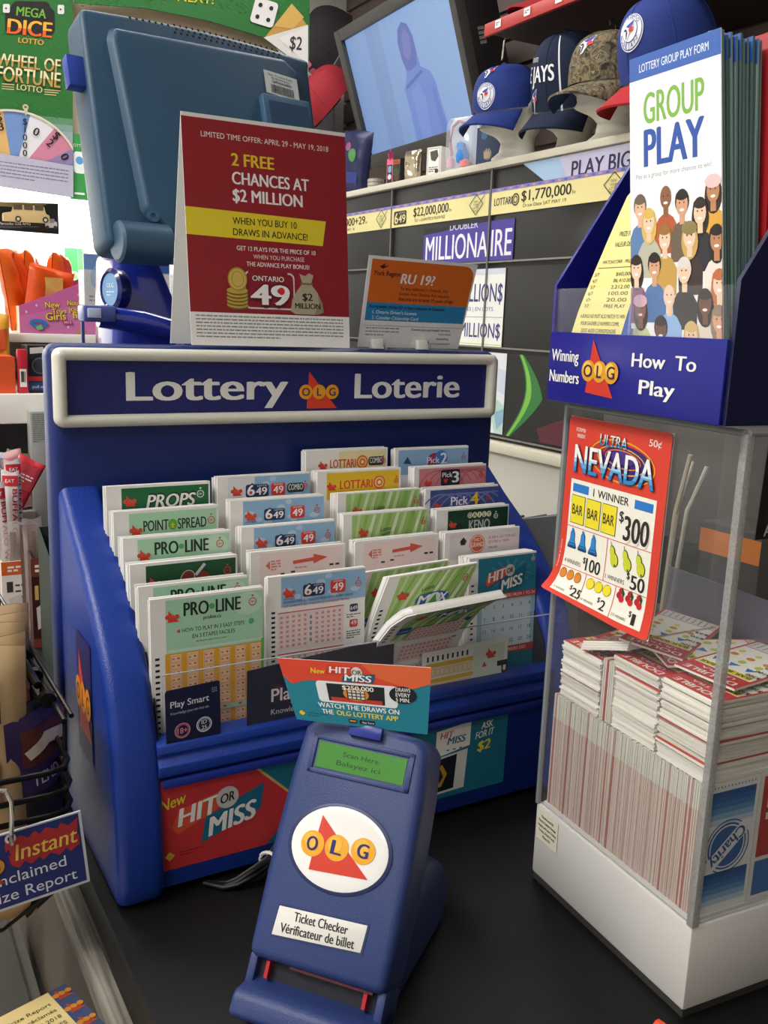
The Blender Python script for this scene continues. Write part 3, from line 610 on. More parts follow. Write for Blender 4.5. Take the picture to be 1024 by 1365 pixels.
# toy car box hanging in the bay
t = thing('toy_car_box', 'black window box with a beige toy off-road car', 'toy', (.24, 1.8, .63))
p = Print(); p.rect(0, 0, 150, 63, '#1b1a1a'); p.text('Mercedes G55 AMG', 12, 52, 6, '#dcdcdc', w=72, b=1); p.micro(14, 55, 90, 2, 3, 1, '#8a8a8a', 2)
p.rrect(118, 42, 28, 15, 5, '#c9ccd2'); p.rrect(123, 36, 17, 10, 3, '#8e96a4'); p.disc(123, 56, 4, '#333'); p.disc(141, 56, 4, '#333'); p.poly([(0, 0), (130, 0), (100, 12), (0, 10)], '#8a7a4a')
mp = flat((.185, 1.78, .695), (.998, 0, 0.06), (0, 0, -1), (0, -1, 0)); mb = MB(); mb.box(.185, .335, 1.781, 1.83, .632, .695, M('#1b1a1a', .3)); mb.pr(p, mp, .0005); mb.build('carton', t)
mb = MB(); bc = M('#b9a272', .35)
mb.prism([(.205, .652), (.31, .655), (.31, .672), (.302, .675), (.298, .692), (.23, .69), (.225, .674), (.205, .67)], 1.758, 1.779, bc, 'y', r=.002); tco = mb.build('toy_car', t)
p = Print(); 
for k in range(3): p.rrect(28 + k*24, 5.5, 20, 11, 2, '#4d4636')
for k in (38, 100): p.disc(k, 38, 7, '#2a2826'); p.disc(k, 38, 3.5, '#b8b0a0')
MB().pr(p, flat((.2, 1.7575, .695), (.998, 0, 0.04), (0, 0, -1), (0, -1, 0)), .0004).build('car_trim', tco)
tag(MB().box(.225, .252, 1.915, 1.929, .50, .575, M('#3f6fc0', .4)).pr(Print().rect(3, 8, 14, 9, '#e8eefa').rect(3, 24, 20, 3, '#e8eefa').rect(3, 40, 16, 3, '#cfdcf4'), flat((.225, 1.9145, .575), (1, 0, 0), (0, 0, -1), (0, -1, 0)), .0003).build('wall_card'), 'small blue card on the white bay behind the orange bags', 'sign')
tag(MB().box(.375, .42, 1.915, 1.929, .49, .61, M('#3f9a52', .4)).pr(Print().disc(22, 70, 11, '#bfe0b8').poly([(22, 58), (32, 78), (12, 78)], '#6db85e'), flat((.375, 1.9145, .61), (1, 0, 0), (0, 0, -1), (0, -1, 0)), .0003).build('wall_card'), 'green card on the white bay right of the orange bags', 'sign')
tag(MB().box(.36, .40, 1.752, 1.768, .715, .865, M('#3f9a52', .4)).pr(Print().rrect(8, 40, 28, 50, 8, '#e9f4f2').disc(22, 60, 9, '#5aa0d8').text('LOTTO', 4, 30, 7, '#d9efd5', w=30).rect(8, 134, 24, 5, '#e8f4e6'), flat((.36, 1.7515, .865), (1, 0, 0), (0, 0, -1), (0, -1, 0)), .0003).build('lottery_card'), 'green and white card hanging by the left edge of the terminal', 'sign')
# --- riser on the counter
t = thing('shelf_riser', 'white shelf riser under the toys and the pink box', 'shelf', (.27, 1.25, 0))
wh = M('#e9e4dc', .5)
MB().box(.0, .56, .99, 1.6, .292, .31, wh, r=.002).build('shelf_board', t)
MB().box(.0, .56, .982, .99, .262, .312, wh, r=.002).build('front_lip', t)
MB().box(.0, .56, 1.13, 1.6, .392, .408, wh, r=.002).build('shelf_board', t)
for x in (.0, .545): MB().box(x, x+.015, .995, 1.6, 0, .292, wh).build('side_panel', t)
for x in (.0, .545): MB().box(x, x+.015, 1.14, 1.6, .31, .392, wh).build('side_panel', t)
MB().box(.015, .545, 1.585, 1.6, 0, .392, wh).build('back_panel', t)
# pink box with orange snack bags
t = thing('pink_display_box', 'pink cardboard toy display box with yellow bubble lettering', 'box', (.25, 1.2, .408))
pk = M('#d069a4', .5)
x0, x1, y0, y1, zb = .132, .36, 1.135, 1.27, .4085
zl, zr = .456, .55
def side(y, nm, th):
    mb = MB(); mb.prism([(x0, zb), (x1, zb), (x1, zr), (x0, zl)], y, y + th, pk, 'y'); return mb
mb = side(y0, 'f', .003); p = Print(); p.poly([(0, 94), (228, 0), (228, 142), (0, 142)], '#cf6aa6'); p.poly([(0, 112), (228, 60), (228, 142), (0, 142)], '#d57ab2')
for tx, x, y, h, wd in (('New', 45, 96, 11, 26), ('Toys', 56, 106, 9, 26), ('Girls', 45, 118, 13, 36), ('Nouveaux', 84, 90, 9, 44), ('jouets', 86, 101, 10, 36), ('filles', 92, 113, 12, 34)):
    p.text(tx, x, y, h, '#b4562c', w=wd, b=5, rot=-4); p.text(tx, x, y, h, '#f2dc6a', w=wd, b=1.5, rot=-4)
p.rect(74, 117, 17, 7, '#c2397a'); p.text('2015', 75.5, 122.5, 4.5, '#f4d9e6', w=14)
p.ring(32, 124, 16, 6, '#3a7fc4', ry=8, rot=4); p.poly([(26, 130), (36, 126), (40, 134), (30, 136)], '#7ec26a'); p.ring(108, 138, 11, 4, '#c98a5a', ry=5)
for a, b in ((12, 104), (30, 92), (84, 129), (104, 70), (140, 60), (150, 120)): p.poly([(a, b-3), (a+2.4, b), (a, b+3), (a-2.4, b)], '#eec6de')
mb.pr(p, flat((x0, y0 - .0004, zr), (1, 0, 0), (0, 0, -1), (0, -1, 0)), .0003); mb.build('front_panel', t)
side(y1 - .003, 'b', .003).build('back_panel', t)
MB().box(x0, x0+.003, y0+.003, y1-.003, zb, zl, M('#e7d9b4', .5)).pr(Print().poly([(20, 10), (100, 4), (110, 30), (60, 44), (14, 40)], '#c9d39a').disc(40, 34, 9, '#d98a5a').disc(80, 26, 10, '#e5c36a'), flat((x0 - .0004, y1, zl), (0, -1, 0), (0, 0, -1), (-1, 0, 0)), .0003).build('end_panel', t)
MB().box(x1-.003, x1, y0+.003, y1-.003, zb, zr, pk).build('end_panel', t)
MB().box(x0+.003, x1-.003, y0+.003, y1-.003, zb, zb+.003, pk).build('floor_panel', t)
og = M('#e0531c', .28, bump=.5, bs=45, var=.15); og2 = M('#e8641f', .25, bump=.5, bs=50, var=.2)
labs = ['orange snack bag at the left end of the pink box, standing straight', 'orange snack bag second from the left end of the pink box', 'orange snack bag third from the left, top folded', 'crumpled orange snack bag leaning at the front of the pink box', 'orange snack bag right of the gap, edge on', 'orange snack bag second right of the gap', 'orange snack bag lying low at the front right of the pink box', 'orange snack bag between the two standing rows']
spec = [(.143, 1.20, .145, .32, .04, -.10), (.158, 1.22, .14, .2, .045, -.05), (.172, 1.235, .145, .1, .05, -.02), (.178, 1.165, .115, 1.0, .07, .18), (.214, 1.22, .143, .2, .045, .03), (.226, 1.235, .14, .1, .05, .06), (.236, 1.17, .085, .8, .06, .5), (.2, 1.245, .10, .5, .06, 0)]
for k, (x, y, hh, rz, wd, lean) in enumerate(spec):
    p = Print(); p.poly([(-20, 20), (14, 14), (20, 40), (-16, 52)], '#efc06a'); p.disc(4, 60, 12, '#f0a03c')
    T = Matrix.Translation((x, y, zb + .004)) @ Matrix.Rotation(lean, 4, 'Y') @ Matrix.Rotation(1.3 - rz, 4, 'Z')
    pouch('snack_bag', labs[k], T, .075 if k != 3 else .09, hh, .03, og if k % 2 else og2, p if k in (3, 6) else None, 'snack', seed=k+20, group='orange snack bags in the pink box', twist=.08)
# things on the riser shelf
carton('orange_box', 'plain orange box at the left end of the riser shelf', .085, 1.0, .3105, .03, .08, .062, 0, '#e0562a', Print().rect(0, 0, 30, 62, '#e0562a'))
pouch('yellow_packet', 'yellow and orange packet standing above the orange box', Matrix.Translation((.092, 1.105, .3105)), .035, .13, .02, M('#e8a437', .3, bump=.4, bs=60), Print().poly([(-12, 30), (12, 24), (8, 60), (-10, 66)], '#c8562a'), 'packet', seed=31)
t = thing('red_tag_toy', 'small red toy pack with a white bar code tag', 'toy', (.112, 1.0, .3105))
MB().box(.104, .121, 1.0, 1.012, .3105, .385, M('#c2283a', .35), r=.003).build('pack', t); pko = t.children[-1]
MB().pr(Print().rect(0, 0, 11, 30, '#eeeae2').rect(2, 4, 5, 18, '#4a4a4a').rect(8, 4, 1, 18, '#4a4a4a'), flat((.107, .9995, .352), (1, 0, 0), (0, 0, -1), (0, -1, 0)), .0003).build('bar_code_tag', pko)
p = Print(); p.rect(0, 0, 52, 76, '#232529'); p.disc(20, 34, 14, '#3a3d44'); p.ring(20, 34, 14, 2, '#6a6e78'); p.rect(0, 52, 52, 8, '#c2323a'); p.rect(0, 62, 52, 14, '#27457c'); p.text('pull or push', 6, 72, 5, '#dce6f2', w=38); p.poly([(4, 4), (26, 2), (26, 12), (4, 14)], '#d8d2cc')
carton('toy_carton', 'black toy carton with a blue bottom band behind the red pack', .15, 1.02, .3105, .052, .06, .08, 0, '#232529', p)
carton('teal_box', 'teal box beside the black toy carton', .195, 1.03, .3105, .03, .06, .078, 0, '#1f6a5c')
# sticks and boxes on the counter left of the organizer
carton('silver_tin_box', 'narrow grey ribbed box behind the meat stick packs', .128, .955, 0, .03, .03, .285, 0, '#9fa19c', Print().micro(3, 4, 22, 14, 3.5, 1.2, '#6d6f6c', 5))
# ================================================================ jerky boxes and sticks
def tray(name, label, x0, x1, y0, y1, h, body, band, P=None, back=None, sideP=None):
    t = thing(name, label, 'box', ((x0+x1)/2, (y0+y1)/2, 0)); m = M(body, .5); hb = h + .03
    MB().box(x0, x1, y0, y0+.002, 0, h, m).pr(P, flat((x0, y0 - .0003, h), (1, 0, 0), (0, 0, -1), (0, -1, 0)), .0002).build('front_panel', t)
    MB().box(x0, x1, y1-.002, y1, 0, hb, m).build('back_panel', t)
    for k, x in enumerate((x0, x1-.002)):
        mb = MB().prism([(y0+.002, 0), (y1-.002, 0), (y1-.002, hb), (y0+.002, h)], x, x+.002, m, 'x')
        mb.build('side_panel', t)
    MB().box(x0+.002, x1-.002, y0+.002, y1-.002, 0, .003, m).build('floor_panel', t)
    return t
def boxprint(w, h, body, band, txt, ink):
    p = Print(); p.rect(0, 0, w, h, body); p.rect(0, 0, w, h*.2, band); p.rect(0, h*.9, w, h*.1, band); p.micro(w*.2, h*.07, w*.6, 2, h*.05, h*.03, '#f6efe0', 7)
    p.rect(w*.15, h*.3, w*.2, h*.16, ink); p.micro(w*.42, h*.35, w*.4, 4, h*.09, h*.025, ink, 3); p.poly([(w*.2, h*.55), (w*.6, h*.5), (w*.7, h*.75), (w*.25, h*.8)], '#d8cfc4'); return p
tray('jerky_box', 'white and red meat stick box at the far left edge of the counter', .006, .042, .86, .94, .095, '#ece4dc', '#c23a30', boxprint(36, 95, '#ece4dc', '#c23a30', 'HOT', '#8a2f28'))
tray('jerky_box', 'white and orange meat stick box beside the brown one', .024, .066, .70, .79, .098, '#ede6e0', '#d8622c', boxprint(42, 98, '#ede6e0', '#d8622c', 'JERKY', '#3f3a38'))
tray('jerky_box', 'dark brown meat stick box between the white and the green box', .048, .072, .60, .68, .125, '#3d1a17', '#8a4a2c', boxprint(24, 125, '#3d1a17', '#7a3a28', 'BEEF', '#d8b06a'))
tray('jerky_box', 'dark green meat stick box against the blue organizer', .053, .088, .49, .57, .145, '#12261a', '#2c4f32', boxprint(35, 145, '#12261a', '#2c5035', 'WILD', '#d8b06a'))
def stick(label, x, y, z, h, rz, lean, red=True, seed=0, lean2=0, w=.024, grp='meat sticks in the boxes on the counter'):
    T = Matrix.Translation((x, y, z)) @ Matrix.Rotation(lean, 4, 'Y') @ Matrix.Rotation(lean2, 4, 'X') @ Matrix.Rotation(rz, 4, 'Z')
    t = thing('meat_stick', label, 'snack', mat=T, group=grp)
    rn = random.Random(seed)
    P = Print(); W = w*1000; H = h*1000
    if red:
        P.rect(-W*.44, 4, W*.88, H*.62, '#ece4e0'); P.rect(-W*.44, 6, W*.88, 15, '#cf2f38'); P.text('EAT', 0, 16, 5, '#f6eeee', al='c', w=W*.5, b=1)
        P.text('BUFFALO W', 3.4, 25, 6.5, '#c22a34', w=H*.42, b=1.5, rot=90)
    pouch('wrapper', '', Matrix() if False else T, w, h, .010, M('#e5d8d2', .2, bump=.3, bs=80) if red else GLASS('#e9dcd2', .3, .2), P, parent=t, seed=seed, nu=8, nv=14)
    MB(T).tube([(0, .0, .006), (.001, 0, h*.5), (0, 0, h*(.35 if red else .9))], .0042, M('#5a2a1c', .4, bump=.6, bs=200, var=.3), 8).build('meat', t)
rows_s = [(.012, .875), (.022, .9), (.034, .915), (.03, .715), (.04, .735), (.052, .75), (.058, .77)]
sl_ = ['red and white meat stick standing at the far left in the white and red box', 'red and white meat stick in the middle of the white and red box', 'red and white meat stick at the back of the white and red box', 'red and white meat stick nearest the front of the white and orange box', 'red and white meat stick behind the front one in the orange banded box', 'tall red and white meat stick at the back right of the orange banded box', 'red and white meat stick touching the organizer behind the brown box']
for k, (x, y) in enumerate(rows_s): stick(sl_[k], x, y, .004, .205 + .014*(k % 3), [.1, -.2, .15][k % 3], [-.03, .03, .0][k % 3], True, 40+k)
for k, (x, y, hh, lb) in enumerate([(.036, .708, .15, 'clear wrapped brown meat stick leaning out of the orange banded box'), (.047, .712, .13, 'short clear wrapped meat stick at the right of the orange banded box'), (.058, .63, .17, 'clear wrapped brown meat stick in the dark brown box'), (.066, .61, .16, 'clear wrapped meat stick with yellow print between brown and green boxes'), (.068, .52, .2, 'clear wrapped meat stick in the green box by the organizer'), (.078, .535, .19, 'second clear wrapped meat stick in the green box')]):
    stick(lb, x, y, .004, hh, .2*k, .05 - .03*(k % 3), False, 60+k, w=.03)
sk = [(.02, .96), (.045, .965), (.07, .97), (.095, .965), (.058, .90)]
for k, (x, y) in enumerate(sk):
    P = Print(); P.rect(-18, 10, 36, 40, ['#c8303a', '#7aa6c8', '#8a8a5a', '#d88a8a', '#c2404a'][k]); P.text('TREAT', 0, 34, 8, '#f4eeee', al='c', w=28, b=1.5) if k == 0 else P.micro(-13, 26, 26, 3, 5, 2, '#f4eeee', k)
    pouch('snack_packet', ['small red snack packet at the back left under the white riser', 'small blue snack packet under the white riser lip', 'olive snack packet beside the blue one under the riser', 'pale pink snack packet near the ribbed grey box', 'red snack packet lying over the meat sticks'][k], Matrix.Translation((x, y, 0.12 if k < 4 else .125)) @ Matrix.Rotation([-.3, .1, .3, -.2, .5][k], 4, 'Y'), .046, .1, .016, M(['#b9a8b4', '#b9c6d2', '#6d6a4a', '#d9a9ac', '#d23a44'][k], .25, bump=.4, bs=70), P, 'packet', seed=70+k)
t = thing('packet_bin', 'clear bin holding the small snack packets under the riser', 'bin', (.06, .96, 0))
MB().box(-.005, .115, .945, .948, 0, .12, GLASS('#e0e0e0', .2)).build('front_panel', t)
MB().box(-.005, .115, .948, .978, 0, .118, M('#c9c4be', .6)).build('inner_block', t)
# ================================================================ terminal seen from behind
U = Vector((.99144, .13053, 0)); D = Vector((.03816, -.28987, -.9563)); N_ = Vector((.12482, -.94812, .29237)); O = Vector((.083, .38, .7556))
TT = Matrix(((U.x, D.x, N_.x, O.x), (U.y, D.y, N_.y, O.y), (U.z, D.z, N_.z, O.z), (0, 0, 0, 1)))
t = thing('lottery_terminal', 'slate blue terminal monitor seen from behind on a blue stand', 'terminal', (.22, .42, 0))
slate = M('#2f4f69', .42, bump=.25, bs=1200, spec=.5); slate2 = M('#3a5b78', .42, bump=.25, bs=1200)
def curve_top(x): return -.006*math.sin(math.pi*x/.278)
out = [(x, curve_top(x)) for x in [.278*i/12 for i in range(13)]] + [(.2745, .015), (.268, .249), (.03, .2505), (-.002, .247), (-.005, .238), (-.002, .01)]
mb = MB(TT); mb.prism(out, -.045, 0, slate, 'z', r=.006, seg=3); sho = mb.build('shell', t)
inset = [(.027, .016), (.24, .008), (.257, .022), (.25, .225), (.06, .238), (.034, .212), (.022, .03)]
b = bmesh.new(); A = [b.verts.new((x, y, -.001)) for x, y in inset]; cxm = sum(x for x, _ in inset)/7; cym = sum(y for _, y in inset)/7
B = [b.verts.new((cxm + (x-cxm)*.95, cym + (y-cym)*.95, .009)) for x, y in inset]; b.faces.new(B)
for i in range(7): b.faces.new((A[i], A[(i+1) % 7], B[(i+1) % 7], B[i]))
bmesh.ops.recalc_face_normals(b, faces=list(b.faces)); bmesh.ops.bevel(b, geom=[e for e in b.edges if len(e.link_faces) == 2], offset=.004, segments=3, profile=.5, affect='EDGES', clamp_overlap=True)
rbo = MB(TT).bm(b, slate).build('raised_back', t)
h = Print(); vs_ = '#0d1622'
for k in range(26):
    for r in range(1 if k < 7 else 3):
        x = 52 + k*7.2; h.disc(x + (r % 2)*2, 3.0 + curve_top(x/1000)*1000*.75 + r*4.2 - (0 if k < 7 else 2), 1.45, vs_, n=8)
MB(TT).pr(h, lambda x, y, l: Vector((x/1000, y/1000, .0006 + l)), .0002).build('vent_holes', sho)
p = Print(); p.rect(0, 0, 44, 27, '#cfd3d4'); p.text('Gtech - R Customer Display', 5, 5, 2.2, '#2c2f33', w=32); p.text('P/N 88-0199-04 Rev 1', 9, 8.8, 2.2, '#2c2f33', w=26); p.text('C6MDNSAG08543', 9, 13, 3, '#2c2f33', w=26, b=1)
rn = random.Random(2); x = 7
while x < 37: wd = rn.choice([.4, .6, .9]); p.rect(x, 15, wd, 10, '#2c2f33'); x += wd + rn.choice([.4, .6])
mp = lambda x, y, l: Vector((.203 + x/1000*.999, .031 + y/1000 + x*.00009, .0098 + l)); mb = MB(TT); mb.add([mp(a, c, 0) for a, c in ((0, 0), (44, 0), (44, 27), (0, 27))], [(0, 1, 2, 3)], M('#cfd3d4', .4)); mb.pr(p, mp, .0002)
lb = mb.build('asset_label', rbo); lb['label'] = 'white bar code sticker'
mb = MB(TT); mb.box(.192, .256, .063, .12, .006, .018, slate2, r=.003); mb.box(.198, .25, .072, .118, .0175, .019, M('#2f4c6a', .45)); mb.build('latch_cover', t)
MB(TT).lathe([(.0065, .008), (.0065, .0105), (.003, .0105), (.003, .009)], slate2, 14, cx=.043, cy=.218).build('screw', rbo)
MB(TT).box(-.02, -.002, .05, .082, -.02, -.006, M('#2d47a4', .35), r=.001).build('side_clip', t)
mb = MB(); a = TT @ Vector((.002, .246, .004)); c = TT @ Vector((.058, .246, .004)); d = c - a
mb.tube([a, a + d*.04, a + d*.96, c], [.018, .021, .021, .019], slate, 24); mb.build('hinge_barrel', t)
gb = M('#1f2f94', .16, coat=.6)
mb = MB(); mb.prism([(.11, 0), (.33, 0), (.33, .44), (.26, .455), (.19, .46), (.165, .52), (.118, .52), (.115, .46)], .40, .50, gb, 'y', r=.012, seg=3); mb.build('stand', t)
mb = MB(); mb.tube([(.085, .345, .447), (.13, .345, .442), (.175, .35, .431), (.30, .36, .43)], [.012, .013, .013, .013], gb, 12); mb.build('rail', t)
BT = Matrix.Translation((.112, .385, .476)) @ Matrix.Rotation(-1.3, 4, 'Z') @ Matrix.Rotation(math.pi/2, 4, 'X')
mb = MB(BT); mb.lathe([(.021, -.009), (.023, -.005), (.023, .004), (.019, .007), (.017, .004)], M('#17206a', .2, coat=.5), 30); bro = mb.build('badge_ring', t)
p = Print(); p.disc(0, 0, 17.5, '#79a4cf', n=28); p.text('OLG', 0, -2, 4.5, '#e9f1fa', al='c', w=14, b=1); p.micro(-8, 2, 16, 2, 3.4, 1.4, '#d6e5f4', 3)
MB(BT).pr(p, flat((0, 0, .0045), (1, 0, 0), (0, -1, 0), (0, 0, 1)), .0003).build('badge_face', bro)
mb = MB(); mb.box(.066, .1, .33, .36, .441, .458, M('#4a5798', .3), r=.003); mb.box(.07, .084, .3285, .331, .445, .455, M('#b7c0dd', .3), r=.001); mb.build('reader', t)
tag(MB().prism([(.16, .4), (.31, .4), (.31, .425), (.165, .435)], .30, .33, M('#2c2d66', .4), 'y').box(.16, .31, .3, .33, 0, .41, M('#23244a', .5)).pr(Print().text('Ontario', 6, 14, 7, '#d99a3a', w=30, b=1).disc(56, 14, 7, '#d7d2c4').disc(74, 12, 7, '#8aa7c4'), flat((.165, .2995, .43), (1, -.0, -.06), (0, 0, -1), (0, -1, 0)), .0003).build('purple_box'), 'dark purple box behind the organizer under the terminal rail', 'box')
mb = MB(); c_ = [(x, .285 + .0, .432 + (.004 if i % 2 else 0)) for i, x in enumerate([.165 + .006*i for i in range(26)])]
mb.tube(c_, .004, M('#141416', .5), 6); mb.tube([(.17, .285, .43), (.17, .285, 0)], .003, M('#141416', .5), 6); tag(mb.build('coiled_cable'), 'black coiled cable lying behind the organizer top', 'cable')
# clear ticket pockets
def pocket(label, x, y, z, cards):
    t = thing('ticket_pocket', label, 'holder', (x + .022, y + .02, z)); g = GLASS('#e6ebf2', .22)
    MB().box(x, x+.046, y, y+.002, z, z+.05, g).build('front_panel', t); MB().box(x, x+.046, y+.03, y+.032, z - .0, z+.075, g).build('back_panel', t)
    for q in (x, x+.044): MB().box(q, q+.002, y+.002, y+.03, z, z+.05, g).build('side_panel', t)
    MB().box(x, x+.046, y, y+.032, z-.003, z, g).build('floor_panel', t)
    for q in (x+.004, x+.042): MB().box(q-.002, q+.002, y+.03, y+.034, 0, z-.003, M('#3b4a8a', .4)).build('post', t)
def pcard(label, x, y, z, c, s):
    p = Print(); p.rect(0, 0, 40, 70, '#efe8d6'); p.rect(0, 0, 40, 20, c); p.disc(20, 30, 12, s, ry=16); p.micro(6, 54, 26, 2, 5, 2.2, '#8a5a4a', 4)
    mp = flat((x, y, z+.07), (1, 0, 0), (0, 0, -1), (0, -1, 0)); mb = MB(); card(mb, mp, 40, 70, .002, M('#efe8d6', .5)); mb.pr(p, mp, .0003); tag(mb.build('scratch_card'), label, 'card')
for k, (x, la, lc, c, s) in enumerate([(.132, 'clear ticket pocket left of the round badge', 'cream scratch card in the pocket left of the badge', '#7a9ccf', '#9fb8d6'), (.208, 'clear ticket pocket right of the round badge', 'cream scratch card in the pocket right of the badge', '#3f5fa8', '#8fb0d8'), (.258, 'clear ticket pocket half behind the red tent card', 'scratch card with a blue top beside the tent card', '#5a86c2', '#c7d4e6')]):
    pocket(la, x, .62, .455, 0); pcard(lc, x + .003, .632, .456, c, s)
# ================================================================ the blue slip organizer
blue = M('#17368c', .36, bump=.35, bs=700, spec=.5); blue_d = M('#1b2f86', .4, bump=.2, bs=600); ivory = M('#d6d4c6', .38, bump=.3, bs=300)
org = thing('slip_organizer', 'large blue counter organizer with a lottery sign holding play slips', 'organizer', (.23, .09, 0))
ridge = [(-.027, 0), (-.0325, .019), (-.0315, .05), (-.029, .081), (-.0225, .12), (-.0125, .15), (.0, .178), (.0146, .197), (.041, .2245), (.0715, .25), (.113, .277), (.148, .303), (.158, .312), (.181, .312), (.181, 0)]
for x0, x1 in ((0, .037), (.423, .46)):
    b = MB().prism(ridge, x0, x1, blue, 'x', r=.0085, seg=4).build('side_panel', org); lsp = b if x0 == 0 else lsp
MB().box(-.005, .463, .147, .182, 0, .4245, M('#122868', .38, bump=.35, bs=700, spec=.45), r=.011, seg=4).build('back_panel', org)  # darker blue than the sides: shade around the sign put into the colour
MB().prism([(-.0, 0), (-.02, .006), (-.0205, .1), (-.026, .104), (-.0265, .112), (-.021, .1165), (-.0215, .119), (-.023, .121), (-.022, .1275), (-.012, .131), (-.006, .131), (-.006, 0)], .034, .426, blue, 'x', r=.0012).build('front_lip', org)
tiers = [(-.006, .035), (.012, .042), (.032, .056), (.052, .074), (.072, .091), (.092, .11), (.112, .126)]
prof = [(-.006, 0)]
for k, (y, z) in enumerate(tiers): prof += [(y, z), (tiers[k+1][0] if k < 6 else .147, z)]
prof += [(.147, 0)]
MB().prism(prof, .0375, .4225, M('#17181c', .6), 'x').build('tier_floor', org)
lin_ = [(-.010, .04), (-.016, .12), (-.006, .153), (.018, .189), (.044, .216), (.0755, .242), (.115, .268), (.146, .29), (.146, .04)]
for x in (.0372, .4218): MB().prism(lin_, x, x + .0012, M('#26282c', .5), 'x').build('side_liner', org)
g = GLASS('#e9edf0', .012, .04)
MB().box(.039, .421, -.0200, -.0185, .125, .184, g).box(.039, .421, -.0202, -.0184, .1835, .1843, M('#9aa0a6', .3)).build('clear_front', org); cfo = org.children[-1]
# sign
mb = MB(); X0, X1, Z0, Z1 = -.002, .456, .3545, .4215
def ring_path(x0, x1, z0, z1, r, n=6):
    return [(cx + r*math.cos(a0 + math.pi/2*i/n), cz + r*math.sin(a0 + math.pi/2*i/n)) for cx, cz, a0 in ((x1-r, z1-r, 0), (x0+r, z1-r, math.pi/2), (x0+r, z0+r, math.pi), (x1-r, z0+r, 1.5*math.pi)) for i in range(n+1)]
vs, fs = [], []; sec = [(0, 0), (0, .007), (.0015, .0105), (.004, .0122), (.0068, .0122), (.0092, .0105), (.0105, .007), (.0105, 0)]
for d, h in sec: vs += [(x, .147 - h, z) for x, z in ring_path(X0+d, X1-d*1.15, Z0+d, Z1-d, .0075-d*.6)]
m = len(vs)//len(sec)
for i in range(len(sec)-1): fs += [(i*m+j, i*m+(j+1) % m, (i+1)*m+(j+1) % m, (i+1)*m+j) for j in range(m)]
mb.add(vs, fs, ivory)
sf = mb.build('sign_frame', org)
P = Print(); P.rect(0, 0, 436, 47, '#1b2268')
P.text('Lottery', 51, 35.2, 24.5, '#e9e8e2', w=154, b=2.3); P.text('Loterie', 276.5, 35.2, 24, '#e9e8e2', w=126, b=2.3)
P.olg(237.5, 28.6, 7.1)
MB().pr(P, flat((.0075, .1425, .4118), (1, 0, 0), (0, 0, -1), (0, -1, 0)), .00025).build('sign_panel', sf)
# side emblem
P = Print(); P.poly([(-2, -38), (48, -38), (48, 66), (-2, 66)], '#231a5c')
P.xf = lambda x, y: (x*1.05, y*1.6); P.olg(20, 9, 8.6, '#d9402c', '#f0941c', '#5a2a14'); P.xf = None
MB().pr(P, flat((-.0006, .088, .155), (0, -1, 0), (0, 0, -1), (-1, 0, 0)), .0002).build('side_emblem', lsp)
# strip poster across the front
t = thing('strip_poster', 'red and teal HIT OR MISS strip along the front of the blue organizer', 'poster', (.2, -.025, .02))
P = Print(); W, H = 343, 78
P.rect(0, 0, W, H, '#1d6f86'); P.poly([(0, 0), (80, 0), (128, 44), (96, 78), (0, 78)], '#c8363a'); P.poly([(82, 0), (128, 44), (126.5, 45.5), (80, 1)], '#d8b06a')
def homlogo(P, x, y, k):
    q = lambda a, b: (x + a*k, y + b*k)
    P.poly([q(-1, 4), q(4, -8), q(36, -17), q(33, -3), q(3, 10)], '#d8583a'); P.poly([q(23, 2), q(67, -15), q(64.5, 5), q(20, 21)], '#1b6a86')
    P.text('HIT', x + 3*k, y + 4.5*k, 13*k, '#f2efe8', w=29*k, b=3, sh=.28, rot=-10); P.text('MISS', x + 25*k, y + 17.5*k, 14*k, '#f2efe8', w=36*k, b=3, sh=.28, rot=-11)
    P.disc(x + 39*k, y - 10*k, 8.4*k, '#c9c7c2', n=18); P.text('OR', x + 39*k, y - 6.4*k, 7*k, '#1c1c1e', al='c', w=11*k, b=2, sh=.2, rot=-8)
homlogo(P, 17, 37, 1.14); P.text('New', 6.5, 26, 9.5, '#e6d23a', w=21, b=1.6, sh=.25, rot=-12)
P.poly([(10, 66), (14, 62), (18, 66), (14, 70)], '#d8c22c'); P.micro(22, 64, 20, 2, 2.6, .9, '#8a2026', 2)
P.poly([(262, 10), (300, 6), (300, 30), (262, 36)], '#eceae4'); P.text('HIT', 266, 18, 6, '#c8363a', w=14, b=2, sh=.2); P.text('MISS', 274, 25, 7, '#1b6a86', w=20, b=2, sh=.2)
for k in range(3): P.rect(288 - k*7, 30, 3, 1.2, '#444')
P.poly([(250, 38), (298, 33), (296, 72), (250, 74)], '#d9d9d6'); P.poly([(250, 40), (286, 36), (284, 70), (250, 72)], '#181c26'); P.poly([(258, 48), (270, 44), (276, 54), (270, 66), (258, 66)], '#c2902c'); P.poly([(262, 50), (268, 48), (272, 56), (268, 62)], '#2a2a30')
P.text('ASK', 312, 17, 6.6, '#f2efe8', w=13.5, b=1.8, sh=.2, rot=-5); P.text('FOR IT', 306, 26, 6.6, '#f2efe8', w=21, b=1.8, sh=.2, rot=-5); P.text('$2', 309, 39, 9.5, '#e6d23a', w=15, b=2.4, sh=.2, rot=-5)
mp = flat((.029, -.0218, .0985), (1, 0, 0), (0, 0.02, -1), (0, -1, 0)); mb = MB(); card(mb, mp, W, H, .0006, M('#b03030', .35)); mb.pr(P, mp, .0001)
mb.build('sheet', t)
MB().box(.037, .423, -.0262, -.0225, .0935, .1005, blue_d, r=.0008).build('poster_rail', org)
